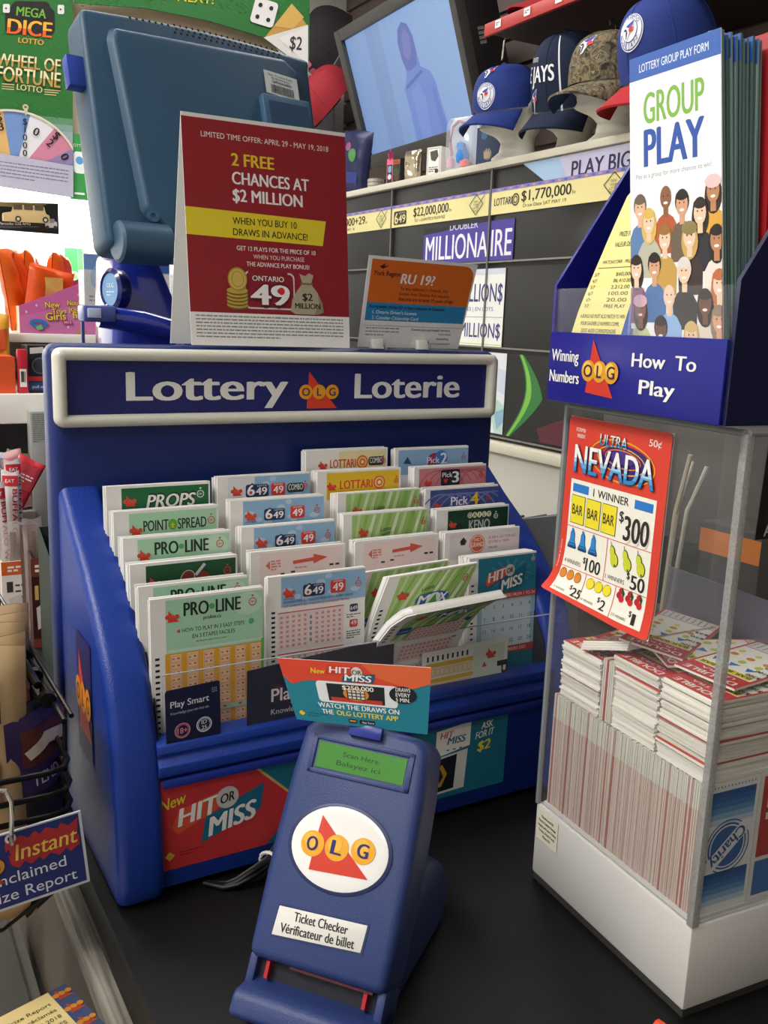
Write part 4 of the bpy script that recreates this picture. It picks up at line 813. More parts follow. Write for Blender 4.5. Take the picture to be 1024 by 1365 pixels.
# ---------------------------------------------------------------- play slips
INK2 = '#26282b'; RED = '#d23b32'
def age(P, x, y, r=3.4, c=RED): P.ring(x, y, r, .7, c, n=16); P.text('18+', x, y + .9, 1.9, c, al='c', w=3.6, b=1); P.rect(x - .8, y - r - 2.4, 1.6, 1.4, c)
def em(P, x, y, r=1.9, ink='#b02a26'): P.olg(x, y, r, '#dd4034', '#e25a40', ink)
def l649(P, x, y, k=1):
    P.rrect(x, y - 11*k, 24*k, 12.5*k, 2.5*k, '#24305c'); P.text('6', x + .8*k, y, 11*k, '#24305c', w=10*k, b=6); P.text('6', x + 1.4*k, y - .4*k, 10*k, '#f4f4f2', w=8*k, b=2.5); P.text('49', x + 10.4*k, y - .4*k, 7.2*k, '#f4f4f2', w=12*k, b=2); P.text('LOTTO', x + 12*k, y - 8.6*k, 1.6*k, '#f4f4f2', w=10*k); P.disc(x + 5*k, y - 3*k, 1.4*k, RED)
def l49(P, x, y, k=1):
    P.rrect(x, y - 11*k, 15*k, 12*k, 2*k, '#d8372f'); P.text('49', x + 7.5*k, y - 1*k, 7*k, '#f4f4f2', al='c', w=11*k, b=2); P.text('ONTARIO', x + 7.5*k, y - 9*k, 1.4*k, '#f4f4f2', al='c', w=10*k)
def sky(P, y1, x0=10):
    P.rect(x0, 1.5, 92 - x0, y1 - 1.5, '#8fb9dc')
    rn = random.Random(5)
    for k in range(8): P.disc(x0 + 4 + rn.uniform(0, 70), rn.uniform(4, y1 - 4), rn.uniform(3, 5), '#b5d0e6', ry=2.4, n=12)
def combo(P, x, y): P.rrect(x - 1, y - 7.5, 18, 9, 3, '#2e3438'); P.text('COMBO', x + 8, y - 1, 5.4, '#e8ebe8', al='c', w=15, b=1.5)
def marks(P, y0, y1, dy=4.7, x=3.2):
    y = y0
    while y < y1: P.rect(x, y, 3.4, 1.9, '#1b1b1d'); y += dy
def greenray(P, y1, x0=9):
    P.rect(x0, 1.5, 92 - x0, y1 - 1.5, '#a9cc7a')
    for k in range(10): a = x0 + 6 + k*8.4; P.poly([(a, 1.5), (min(92, a + 3.5), 1.5), (min(92, max(x0, a - 14)), y1), (min(92, max(x0, a - 20)), y1)], ['#c4dd9e', '#8cba5a', '#d9e8bd'][k % 3])
def maxlogo(P, x, y, k=1):
    P.text('Lotto', x - 14*k, y - 9*k, 3.8*k, INK2, w=12*k, rot=-8); P.disc(x, y, 17*k, '#2a5fae', ry=6.8*k, n=24); P.disc(x + 1*k, y, 7*k, '#dfe8dc', ry=6*k, n=18)
    P.text('M', x - 9*k, y + 4.2*k, 9*k, '#f2f4f4', al='c', w=11*k, b=2.5); P.poly([(x - 3*k, y + 4*k), (x + 1.5*k, y - 5*k), (x + 5.5*k, y + 4*k)], '#3f9a4a'); P.text('X', x + 10.5*k, y + 4.2*k, 9*k, '#f2f4f4', al='c', w=9*k, b=2.5)
def design(kind, full=False):
    P = Print(); P.rect(0, 0, 92, 200, '#f1efec')
    if kind == 'props':
        P.rect(13, 2.5, 77.5, 26, '#1d6a3c'); em(P, 20, 14); P.text('PROPS', 33.6, 20.8, 11.5, '#14301f', w=44, b=6, sh=.2); P.text('PROPS', 34, 20.5, 11, '#f0f0ec', w=43, b=2.4, sh=.2); age(P, 83, 11, c='#e9efe9')
    elif kind == 'point':
        P.rect(13, 2.5, 77.5, 28, '#a9d8b4'); em(P, 18.5, 17); P.text('POINT', 25, 18.5, 9, INK2, w=22, b=1.8); P.disc(50.5, 14, 4, '#5fae3c', ry=4.8); P.text('±', 50.5, 17, 5, '#f0d84a', al='c', b=1.5); P.text('SPREAD', 55, 18.5, 9, INK2, w=26, b=1.8); age(P, 85.5, 13)
    elif kind == 'sport':
        P.rect(13, 2.5, 77.5, 30, '#15502f'); em(P, 19.5, 17.5); P.disc(48, 16.5, 6, '#7a3128', ry=7.5, rot=20); P.ring(48, 16.5, 6.2, .6, '#d8d2c4', ry=7.6, rot=20); P.disc(62.5, 18, 5.4, '#8a3a2c', ry=6.6, rot=-10); P.line(55, 14, 63, 5, 2.6, '#c9cdd0'); P.disc(41.5, 21, 3.8, '#e9e9e6'); P.disc(41, 20.4, 1.3, '#222'); age(P, 83, 13)
    elif kind == 'pro':
        P.rect(12, 2, 80, 50, '#a9d7b6'); P.disc(79, 12, 12.5, '#bfe1c8', ry=9.5); em(P, 17, 15.5)
        P.text('PRO', 26, 16, 10.5, '#1d2b22', w=20.5, b=2.6); P.disc(49, 10.5, 2.3, '#4fa46a'); P.text('LINE', 52, 16, 10.5, '#1d2b22', w=21, b=2.6); age(P, 83, 11)
    elif kind in ('c649', '649'):
        sky(P, 27, 12 if kind == '649' else 10)
        if kind == 'c649':
            P.rect(10, 1.5, 26, 25, '#dfe3e4'); em(P, 18, 14); l649(P, 27, 19, .95); l49(P, 52.5, 19, .95); combo(P, 69.5, 17); age(P, 89 - 1.5, 13, 2.8)
        else: em(P, 19, 15); l649(P, 32, 19, .85); l49(P, 58, 19, .95); age(P, 85, 14, 3)
        P.text('www.olg.ca', 14, 21, 1.5, INK2)
    elif kind == 'arrow':
        P.rect(9, 2, 80, 60, '#f3dfdb'); P.poly([(40, 11), (60, 9.5), (60, 6.5), (74, 10.5), (60, 15.5), (60, 12.8), (40, 14)], '#dd5a48')
        P.poly([(14, 13), (18, 9), (18, 17)], '#e06a5a'); P.micro(19, 9, 9, 4, 2.4, 1.4, '#e08a7c', 3); P.micro(42, 17, 22, 1, 2, 1, '#dd8888', 3); P.rect(76, 17, 4, 1.8, INK2); P.rect(82, 17, 4, 1.8, INK2); P.rect(38, 20, 4, 1.6, INK2); P.rect(28, 21, 4, 1.6, INK2)
    elif kind in ('lc', 'lott'):
        P.rect(10, 2, 80, 26, '#efe3b0' if kind == 'lc' else '#e8bf2c'); 
        if kind == 'lc': P.rect(10, 2, 26, 26, '#f3efe4')
        em(P, 18 if kind == 'lc' else 15, 15, 1.7); x = 26 if kind == 'lc' else 24
        P.text('LOTTARI', x, 18, 8, '#d8452c', w=29 if kind == 'lc' else 36, b=2.2); xo = x + (36.5 if kind == 'lc' else 43.5)
        for q, cc in ((6.8, '#e2703a'), (5, '#f0d27a'), (3.6, '#e2703a'), (1.8, '#f3e4b0')): P.disc(xo, 13.4, q, cc, n=18)
        if kind == 'lc': combo(P, 70.5, 16)
        age(P, 88 - 1, 13, 2.6)
    elif kind == 'max':
        greenray(P, 60); em(P, 21, 18, 1.8); P.text('Lotto', 40, 19, 4, INK2, w=11, rot=-6); maxlogo(P, 52, 30, .8); age(P, 87, 13, 2.4)
    elif kind == 'pick2':
        P.rect(4, 2, 88, 26, '#8fb4d6'); P.poly([(10, 16), (15, 9), (20, 17)], '#2c4a6a'); P.disc(50, 14, 11, '#9b2f5e', ry=8); P.disc(57, 12, 8, '#3a7ab8', ry=8.5); P.text('Pick', 39, 17, 6.6, '#f2f0f2', w=16, b=1.4); P.text('2', 56, 18, 11.5, '#f2f0f2', w=8.5, b=2.5); age(P, 86, 12, 2.8, '#c24a5a')
    elif kind == 'pick3':
        P.rect(6, 2, 86, 26, '#d98a90')
        for k in range(6): P.ring(30 + k*10, 30, 26, 1.2, '#c46a74', n=20, a0=200, a1=330)
        em(P, 17, 17, 1.6); P.rrect(33, 4, 24, 17, 2, '#1d2230'); P.text('Pick', 34.5, 12, 5, '#f2f0f2', w=13, b=1.2); P.text('3', 47, 18, 11.5, '#eef2f8', w=9, b=2.5); P.poly([(36, 14), (42, 14), (39, 19)], RED); age(P, 85, 12, 2.8)
    elif kind == 'pick4':
        P.rect(6, 2, 86, 26, '#46548f')
        for k in range(7): P.ring(20 + k*11, 34, 28, 1.6, '#6f7ec0', n=20, a0=200, a1=330)
        em(P, 15, 18, 1.6); P.text('Pick', 31, 19, 9, '#f2f2f6', w=22, b=1.6); P.text('4', 56, 20, 13, '#f0c23a', w=10.5, b=2.6); age(P, 79, 14, 2.8)
    elif kind == 'keno':
        P.rect(14, 2, 77, 26, '#123c29'); em(P, 20, 16, 1.6); P.rect(39, 12, 30, 14, '#27433a'); P.text('KENO', 54, 23.5, 10, '#c9d4cc', al='c', w=27, b=2)
        for k, ch in enumerate('DAILY'): P.disc(41.5 + k*6, 8, 3.1, '#e6e2c0', n=14); P.text(ch, 41.5 + k*6, 9.8, 3.8, '#22301c', al='c', b=1.5)
        age(P, 75, 11, 2.8, '#e9efe9')
    elif kind == 'grand':
        P.rect(6, 2, 86, 26, '#e6dcdc'); P.poly([(18, 10), (22, 6), (26, 10), (24, 14), (19, 14)], INK2); P.disc(39, 14, 9.5, '#e2623a', n=22); P.ring(39, 14, 8.6, .8, '#f3e9e0'); P.text('DAILY', 39, 11, 3, '#f6efe8', al='c', w=9, b=1); P.text('GRAND', 39, 17, 4.6, '#f6efe8', al='c', w=15, b=1.5); P.text('$1,000 A DAY FOR LIFE', 53, 10, 2.6, '#d8685a', w=34); P.text('$25,000 A YEAR', 53, 14.4, 2.6, '#d8685a', w=26); P.text('FOR LIFE', 53, 20, 2, INK2)
    elif kind == 'hom':
        P.rect(12, 2, 80, 198, '#2a7f98')
        for k in range(14): a = math.radians(k*360/14); P.poly([(55, 22), (55 + 30*math.cos(a), 22 + 17*math.sin(a)), (55 + 30*math.cos(a+.15), 22 + 17*math.sin(a+.15))], '#3f93ab')
        homlogo(P, 22, 26, .82); age(P, 87.5, 8, 2.4, '#e9c0c0'); P.text('21/22', 82, 30, 2.4, '#1a4a5a')
        P.rect(8, 43, 84, 6.5, '#c9403c'); P.text('CHOOSE 12 NUMBERS FROM 1 TO 24', 10, 48, 3.6, '#f4ece8', w=80, b=1)
        P.rect(12, 49.5, 80, 56, '#cfe0e8'); P.rect(12, 49.5, 6, 56, '#9fc3d2'); P.rect(86, 49.5, 6, 56, '#9fc3d2')
        for k in range(24): P.text(str(k+1), 22 + (k % 6)*12.5, 60 + (k//6)*13.5, 4, '#2c4a58', al='c')
        P.rect(8, 105, 84, 8, '#c9403c'); P.text('CHOOSE NUMBERS DO', 20, 111, 3.8, '#f4ece8', w=60, b=1); marks(P, 30, 190, 6)
    P.clipbox(0, 0, 92, 200)
    if full and kind == 'pro':
        P.text('proline.ca', 42, 20.5, 3, '#1d2b22', w=14.5, b=1); P.poly([(20, 27.5), (23, 25.8), (23, 29.2)], RED); P.text('HOW TO PLAY IN 3 EASY STEPS', 25, 29, 3.1, '#26382c', w=51); P.text('EN 3 ÉTAPES FACILES', 33, 34.6, 3.1, '#26382c', w=35); P.text('See back for details | Voir au verso', 36, 38, 1.2, '#26382c'); P.disc(82, 27, 2.5, '#5fb47a')
        P.rect(12, 42, 80, 2.5, '#c2e2c9')
        for c in range(6):
            x = 12.5 + c*13.2; P.rect(x - 1.5, 45, 14, 155, '#e2a62e')
            P.rect(x + 2.6, 46, 9.2, 154, '#f1cfa6')
            for r in range(26):
                y = 47 + r*5.7
                P.frame(x + 3, y, 8.4, 5, .35, '#d78a6a'); P.rect(x + 4, y + 1.8, 1.8, 1.2, '#c8705a'); P.rect(x + 8, y + 1.6, 2, 1.4, '#c8604a')
        for q in (93, 133): 
            P.rect(11, q, 81, 4, '#a9cdb0')
            for c in range(6): P.poly([(17 + c*13.2, q + .8), (21 + c*13.2, q + .8), (19 + c*13.2, q + 3)], RED)
        P.rect(90, 42, 2, 158, '#5fae4a'); marks(P, 47, 198)
    if full and kind == '649':
        P.text('GUARANTEED $1 MILLION PRIZE WITH EVERY DRAW', 14, 24, 2.1, '#24407c', w=66); P.text('LOT GARANTI DE 1 MILLION $ À CHAQUE TIRAGE', 14, 27.6, 2.1, '#c23a3a', w=62)
        for blk in range(3):
            y0 = 32 + blk*36; P.rect(9, y0, 62, 33, '#efd9d6'); P.line(9, y0, 71, y0, .8, RED)
            for r in range(7):
                for c in range(11):
                    if c == 5: continue
                    P.rect(11 + c*5.5, y0 + 3 + r*4.2, 2.4, 2.1, '#cf9a96')
            for r in range(5): P.rect(38.5, y0 + 5 + r*5, 2, 3, '#7d92a8')
        P.rrect(77, 32, 8, 7, 1.5, '#24305c'); P.rrect(77, 46, 8, 7, 1.5, RED); P.text('49', 81, 51, 4, '#f4f4f2', al='c'); P.text('649', 81, 37.4, 3.6, '#f4f4f2', al='c', w=6.6); P.rrect(77, 70, 10, 12, 1, '#2f4580'); P.micro(74, 41, 14, 2, 2, .8, INK2); P.micro(74, 56, 14, 4, 2, .8, INK2, 4); marks(P, 30, 190, 4.2)
    return P
def stack(label, x, y, ztop, kind, th=.013, w=.092, yaw=0, lean=.05, full=False, n=6, roll=0, hh=None, grp='play slip stacks in the organizer'):
    """a pile of play slips standing on its tier; x is the left front edge"""
    zb = [z for q, z in tiers if q <= y + .004][-1] + .0006
    h = (hh or ztop - zb); T = Matrix.Translation((x, y, zb)) @ Matrix.Rotation(yaw, 4, 'Z') @ Matrix.Rotation(-lean, 4, 'X') @ Matrix.Rotation(roll, 4, 'Y')
    t = thing('play_slip_stack', label, 'slips', mat=T, group=grp); rn = random.Random(int(x*9e4 + y*7e4))
    k = w / .092; mb = MB(T); pm = M(PAPER, .7); dt = th / n
    mb.box(0, w, 0, dt*.9, 0, h, pm)
    P = design(kind, full); lim = h*1000; keep = []
    for it in P.it:                                                  # keep what the slip face holds
        if min(q[1] for q in it[0]) < lim/k - .5: keep.append(it)
    P.it = keep
    def mp(X, Y, l): return Vector((X*k/1000, -l, h - min(Y*k, lim)/1000))
    mb.pr(P, mp, .00011); mb.build('front_slip', t)
    mb = MB(T)
    for i in range(1, n): a, c = rn.uniform(-.0011, .0009), rn.uniform(-.0022, .0006); mb.box(a, w + a, i*dt, (i+.93)*dt, 0, h + c, M(['#f1efe9', '#e2e0da', '#eceae6'][i % 3], .7))
    mb.build('rear_slips', t); return t
rowsC = [
 ('pile of slips with a green PROPS header at the back left', .029, .094, .3095, 'props', .011), ('pile of pale green POINT SPREAD slips', .030, .0745, .2915, 'point', .012), ('pile of mint PRO LINE slips third from the back in the left column', .032, .0545, .2735, 'pro', .012), ('pile of dark green slips with sports balls', .032, .0345, .2565, 'sport', .012), ('mint PRO LINE slips peeking behind the front left slip', .033, .015, .2435, 'pro', .008),
 ('pile of white and blue COMBO slips at the back of the second column', .1265, .094, .3125, 'c649', .012), ('sky blue slips just in front of the blue COMBO slips', .131, .0745, .2945, '649', .011), ('sky blue slips third from the back in the second column', .1335, .0545, .2745, '649', .013), ('pale pink slips with a red arrow in the second column', .134, .0345, .257, 'arrow', .012),
 ('pile of cream COMBO slips at the very back of the third column', .222, .114, .3295, 'lc', .012), ('bright yellow slips in the third column', .2245, .094, .3125, 'lott', .012), ('upper pile of pale green ray slips in the third column', .2365, .0745, .2945, 'max', .014), ('lower pile of pale green ray slips in the third column', .2325, .0545, .2785, 'max', .012), ('pale pink slips with a red arrow in the third column', .2345, .0345, .2575, 'arrow', .012),
 ('light blue slips with a 2 badge at the very back right', .3205, .114, .328, 'pick2', .010), ('pink slips with a 3 badge', .3315, .094, .3115, 'pick3', .011), ('indigo blue slips with a yellow 4', .333, .0745, .293, 'pick4', .011), ('dark green KENO slips with white lettered balls', .334, .0545, .2755, 'keno', .012), ('pale slips with a round orange badge at the right', .3315, .0345, .2575, 'grand', .012)]
for k, (lb, x, y, z, kd, th) in enumerate(rowsC): stack(lb, x, y, z, kd, th, w=.0905 if x < .3 else .0885, yaw=[.0, .015, -.01, .012][k % 4], lean=.03)
stack('front left play slip with mint PRO LINE header and orange grid', .036, -.004, .2385, 'pro', .006, w=.0925, full=True, lean=.02, n=4)
stack('front slips of the second column with blue header and red number grid', .1345, -.002, .2445, '649', .008, w=.091, full=True, lean=.03, n=4)
stack('teal HIT OR MISS slips with a calendar of numbers at the front right', .3425, .004, .238, 'hom', .018, w=.080, full=True, lean=.05, n=8)
# two bent piles of green slips at the front of the third column
def bent(label, pts, x0, w, th, P, shift=(0, 0), lean=0):
    """pts: (y, z) from bottom to top of the front face"""
    t = thing('play_slip_stack', label, 'slips', (x0 + w/2, pts[0][0], pts[0][1]), group='play slip stacks in the organizer')
    L = [0]
    for a, c in zip(pts, pts[1:]): L.append(L[-1] + math.hypot(c[0]-a[0], c[1]-a[1]))
    tot = L[-1]
    def at(s):
        s = min(max(s, 0), tot); i = max(j for j in range(len(L)) if L[j] <= s + 1e-9); i = min(i, len(L)-2); f = (s - L[i])/(L[i+1]-L[i])
        sm = [(pts[j+1][0]-pts[max(j-1, 0)][0] if j+1 < len(pts) else pts[j][0]-pts[j-1][0], pts[j+1][1]-pts[max(j-1, 0)][1] if j+1 < len(pts) else pts[j][1]-pts[j-1][1]) for j in (i, i+1)]
        y = pts[i][0]*(1-f) + pts[i+1][0]*f; z = pts[i][1]*(1-f) + pts[i+1][1]*f
        dy = sm[0][0]*(1-f) + sm[1][0]*f; dz = sm[0][1]*(1-f) + sm[1][1]*f; d = math.hypot(dy, dz); return y, z, dz/d, -dy/d
    def F(x, s, off):
        y, z, ny, nz = at(s); q = s/tot; return Vector((x0 + x + shift[0]*q + shift[1]*q*q, y - ny*off, z - nz*off + lean*(x/w)*q))
    n = 5; pm = M(PAPER, .7); mb = MB()
    mb.slab(lambda u, v: (F(u*w, v*tot, 0), (0, -at(v*tot)[2], -at(v*tot)[3])), 1, 18, th/n*.9, pm)
    P.cut(ys=[tot*1000*i/18/(w/.092) for i in range(1, 18)]); k = w/.092
    P.it = [it for it in P.it if max(q[1] for q in it[0])*k/1000 < tot or min(q[1] for q in it[0]) < 1]
    mb.pr(P, lambda X, Y, l: F(X*k/1000, tot - min(Y*k/1000, tot), l), .00012); mb.build('front_slip', t)
    mb = MB()
    for i in range(1, n):
        c = 1 - .006*i
        mb.slab(lambda u, v: (F(u*w + .0006*math.sin(i*5), v*tot*c, -i*th/n), (0, -at(v*tot)[2], -at(v*tot)[3])), 1, 18, th/n*.9, M(['#f1efe9', '#e2e0da', '#eceae6'][i % 3], .7))
    mb.build('rear_slips', t)
def maxfront(y0):
    P = Print(); P.rect(0, 0, 92, 215, '#f1efec'); greenray(P, 62, 12); P.rect(12, 62, 80, 150, '#9cc46c')
    em(P, 22, 22, 2); maxlogo(P, 55, y0, 1.05); age(P, 84, 14, 2.6); P.rrect(12, y0+18, 13, 9, 1, '#2f5fa8'); P.text('3 EASY', 13, y0+24, 2.4, '#eef', w=10)
    for b in range(4):
        y = y0 + 20 + b*24; P.rrect(27, y, 56, 19, 2, '#ecd2cc')
        for r in range(4):
            for c in range(12): P.rect(29 + c*4.4, y + 2 + r*4.2, 2.2, 2, '#d08a84')
        P.rrect(80, y - 3, 6, 5, 2, '#2f5fa8')
    marks(P, 34, 205, 4.4); return P
bent('green slips with a blue oval badge leaning forward in the third column', [(.0125, .0425), (.0135, .1), (.0095, .15), (.0, .195), (-.014, .238)], .217, .092, .009, maxfront(30), (.012, .01), .004)
bent('drooping pile of green slips curling over the clear front', [(-.004, .036), (-.0045, .11), (-.007, .15), (-.016, .178), (-.033, .2), (-.05, .2135), (-.062, .219)], .217, .092, .008, maxfront(22), (.0, .02), .004)
bent('green slips bending behind the leaning ones in the third column', [(.0325, .058), (.034, .12), (.031, .165), (.022, .205), (.014, .236)], .2125, .092, .009, maxfront(30), (.008, .006), .003)
# single slips and dark cards behind the clear front
t = thing('loose_slip', 'single white slip with yellow stripes lying sideways behind the clear front', 'slips', (.31, -.012, .13))
P = Print(); P.rect(0, 0, 96, 60, '#eef0ea'); 
for k in range(9): P.rect(5 + k*5.4, 5, 2, 5, '#1b1b1d')
for k in range(3): P.rect(4, 12 + k*15, 52, 4, '#e2b83c'); P.rect(4, 16 + k*15, 52, 10, '#efe0c0')
for k in range(3):
    for c in range(10): P.frame(5 + c*5, 17.4 + k*15, 4, 7, .5, '#d8a86a')
P.rect(56, 4, 36, 56, '#d9e6d6'); em(P, 76, 13, 2); P.poly([(66, 25), (69, 20), (72, 25)], RED); P.text('P', 84, 30, 12, INK2, al='c', w=16, b=2.5, rot=90)
mp = flat((.277, -.0130, .1635), (.998, 0, .02), (.02, -.0, -1), (0, -1, 0)); mb = MB(); card(mb, mp, 96, 37, .0003, M(PAPER, .6)); P.clipbox(0, 0, 96, 37); mb.pr(P, mp, .00012); mb.build('sheet', t)
def smart(P, W, H, k):
    P.rrect(0, 0, W, H, 2.5*k, '#161c3c')
def smartmark(P, x, y, k):
    P.text('Play Smart', x, y, 5.2*k, '#dfe2ea', w=31*k, b=.8); P.text('Knowledge you can bet on.', x, y + 5.6*k, 2.1*k, '#b9bfd0', w=31*k)
P = Print(); smart(P, 44, 46, 1); smartmark(P, 4, 15, 1); P.ring(13, 35, 6.3, .8, '#d88a92'); P.ring(13, 35, 5, .4, '#d88a92'); P.text('18+', 13, 37.3, 4.6, '#d88a92', al='c', w=8, b=1.5)
P.ring(30.5, 34, 6.3, .8, '#d9dce4'); P.ring(30.5, 34, 5, .4, '#d9dce4'); P.text('ID', 30.5, 33.4, 3.2, '#d9dce4', al='c', b=1.5); P.text('25', 30.5, 38, 3.2, '#d9dce4', al='c', b=1.5)
for a in range(3):
    for c in range(3): P.rect(37.5 + a*1.5, 5 + c*1.5, .8, .8, '#aab')
mp = flat((.0405, -.0203, .1715), (.9985, 0, .045), (0.02, 0, -1), (0, -1, 0)); o = MB().pr(P, mp, .0001).build('play_smart_sticker', cfo); o['label'] = 'navy Play Smart sticker'
P = Print(); P.poly([(0, 4), (136, -6), (136, 60), (0, 60)], '#141a38'); P.text('Play Smart', 21, 34, 11, '#e4e6ee', w=66, b=1.2); P.text('Knowledge you can bet on.', 21, 45, 4.6, '#c9cddb', w=74)
mp = flat((.1085, -.0173, .1795), (1, 0, 0), (0, 0, -1), (0, -1, 0)); mb = MB(); mb.add([mp(x, y, l) for l in (-.0004, 0) for x, y in ((0, 4), (136, -6), (136, 52), (0, 52))], [(3, 2, 1, 0), (4, 5, 6, 7), (0, 1, 5, 4), (1, 2, 6, 5), (2, 3, 7, 6), (3, 0, 4, 7)], M('#141a38', .4))
P.it[0] = ([(0, 4), (136, -6), (136, 52), (0, 52)],) + P.it[0][1:]
mb.pr(P, mp, .0001); tag(mb.build('message_card'), 'navy Play Smart card behind the clear front, partly hidden by the checker', 'card')
# ---------------------------------------------------------------- tent card and tobacco notice on top
t = thing('tent_card', 'tall red tent card offering two free chances at $2 million', 'sign', (.2, .17, .4248))
TL, TR, BL, BR = Vector((.117, .1665, .6255)), Vector((.2795, .168, .6275)), Vector((.120, .1485, .4255)), Vector((.2815, .1485, .4255))
N_ = (TR - TL).cross(BL - TL).normalized(); N_ = N_ if N_.y < 0 else -N_
mp = quadmap(TL, TR, BL, BR, 162, 201, N_)
P = Print(); P.rect(0, 0, 162, 201, '#93222a'); P.rect(0, 171.5, 162, 29.5, '#f0efec')
for x0, y0, x1, y1 in ((20, 30, 120, 90), (60, 100, 162, 171)): pass
P.text('LIMITED TIME OFFER: APRIL 29 - MAY 19, 2018', 17.5, 19, 4.6, '#f1e4e2', w=126, b=.2)
P.text('2 FREE', 45, 41, 10.6, '#e8c832', w=42, b=2.4); P.text('CHANCES AT', 45, 57, 10.6, '#f2eeec', w=77, b=2.4); P.text('$2 MILLION', 45, 72, 10.6, '#f2eeec', w=70, b=2.4)
P.poly([(0, 80), (139, 83), (135, 106), (0, 104)], '#e6d02f'); P.text('WHEN YOU BUY 10', 44, 92, 6, '#2a2a1e', w=64, b=.8); P.text('DRAWS IN ADVANCE!', 44, 102, 6, '#2a2a1e', w=75, b=.8)
P.text('GET 12 PLAYS FOR THE PRICE OF 10', 47, 115, 3.9, '#f4ecea', w=80, b=1); P.text('WHEN YOU PURCHASE', 63, 121.8, 3.9, '#f0d9d6', w=52); P.text('THE ADVANCE PLAY BONUS!', 56, 128.6, 3.9, '#f4ecea', w=64, b=1)
P.rrect(53, 133, 51, 34, 5, '#d9d4d4'); P.rrect(54.5, 134.5, 48, 31, 4, '#8b2028'); P.rrect(57, 133, 40, 8, 1, '#8b2028'); P.text('ONTARIO', 61, 141.5, 4.6, '#f2eeec', w=32, b=1)
P.text('49', 58, 164, 19, '#5f141a', w=42, b=6); P.text('49', 58.6, 163, 18, '#f4f1f0', w=40, b=3); P.disc(90, 150, 3.4, '#d82c34')
for k in range(5): P.disc(45.5, 165 - k*3.2, 10.5, '#7d6524', ry=3.4); P.disc(45.5, 164 - k*3.2, 10.3, '#c3a34a', ry=3)
P.disc(46, 141, 9.6, '#b3913a', ry=10.6); P.disc(46, 141, 8.4, '#d3b55c', ry=9.4); P.ring(46, 141, 6, .5, '#9c7c30', ry=7)
P.poly([(112, 142), (109, 133), (115, 135), (119, 132), (124, 134), (121, 142), (128, 150), (133, 160), (134, 168), (128, 170.5), (104, 170.5), (99, 168), (101, 157), (106, 149)], '#b3a68c'); P.line(110, 142, 123, 142, 1.6, '#7b6c50'); P.poly([(128, 150), (133, 160), (134, 168), (128, 170.5), (124, 170.5), (129, 160)], '#94866a')
P.text('$2', 117, 157.5, 6.5, '#2c2620', al='c', w=11, b=2); P.text('MILLION', 117, 165, 4.8, '#2c2620', al='c', w=27, b=2)
P.micro(5, 174, 150, 7, 3.1, 1.1, '#8a8886', 11)
mb = MB(); card(mb, mp, 162, 201, .0006, M('#efeeea', .4)); mb.pr(P, mp, .0001); mb.build('front_sheet', t)
b0, b1 = Vector((.1095, .1785, .4255)), Vector((.272, .1785, .4255)); mb = MB()
o_ = Vector((0, -.0006, 0)); mb.add([TL, TR, b1, b0, TL + o_, TR + o_, b1 + o_, b0 + o_], [(0, 1, 2, 3), (7, 6, 5, 4), (0, 4, 5, 1), (1, 5, 6, 2), (2, 6, 7, 3), (3, 7, 4, 0)], M('#efeeea', .5)); mb.build('back_sheet', t)
t = thing('tobacco_notice', 'white orange and blue tobacco age notice standing in two white clips', 'sign', (.36, .163, .4248))
TL, TR, BL, BR = Vector((.3015, .152, .5155)), Vector((.432, .152, .514)), Vector((.2985, .165, .4263)), Vector((.421, .165, .4263))
N_ = (TR - TL).cross(BL - TL).normalized(); N_ = N_ if N_.y < 0 else -N_
mp = quadmap(TL, TR, BL, BR, 128, 90, N_)
P = Print(); P.rect(0, 0, 128, 90, '#eceae6'); P.poly([(4, 3)] + [(126 - 12 + 12*math.sin(a), 3 + 12 - 12*math.cos(a)) for a in [math.pi/2*i/6 for i in range(7)]] + [(126, 45), (4, 45)], '#d96a1f')
P.text('York Region', 7, 18.5, 4.6, '#2a1c14', w=31, b=1.2, sh=.1); P.poly([(13, 10), (20, 6), (18, 9.5), (24, 8), (17, 12)], '#2a1c14')
P.text('RU 19?', 39, 25, 9.5, '#f2ece2', w=40, b=2.6, sh=.1); 
for k, (tx, wd) in enumerate((('To buy tobacco in Ontario, the', 58), ('Smoke-Free Ontario Act requires', 61), ('that you are at least 19 years of age.', 68))): P.text(tx, 40, 31.5 + k*5.2, 3.3, '#2a1c14', w=wd, b=.8 if k == 2 else .2)
P.rect(4, 45, 122, 18, '#2b86b8'); P.text('Acceptable photo ID to buy tobacco in Ontario:', 7, 50.5, 3.3, '#14242e', w=92, b=.9); P.text("1. Ontario Driver's Licence", 12, 56, 3.2, '#eef4f6', w=53, b=.4); P.text('2. Canadian Citizenship Card', 12, 61.6, 3.2, '#eef4f6', w=56, b=.4)
P.line(4, 68, 126, 68, .6, '#8fb4c6'); P.text('Community and Health Services', 62, 72, 2.4, '#2b2b2b', w=50, b=.8); P.text('Public Health', 98, 76, 2.2, '#666', w=16); P.text('www.york.ca', 96, 81, 2.6, '#2b2b2b', w=16, b=.8); P.rect(84, 83, 3.4, 3.4, '#2b2b2b'); P.text('york.ca/publichealth', 89, 86, 2.2, '#444', w=26)
P.micro(7, 70, 40, 3, 3.4, 1.1, '#888', 4)
mb = MB(); card(mb, mp, 128, 90, .0006, M('#eceae6', .35)); mb.pr(P, mp, .0001); mb.build('sheet', t)
for x in (.318, .372):
    MB().prism([(.1555, .4248), (.1635, .4248), (.1635, .4345), (.159, .4345)], x - .0065, x + .0065, M('#dcdad2', .35), 'x', r=.001).build('clip', t)
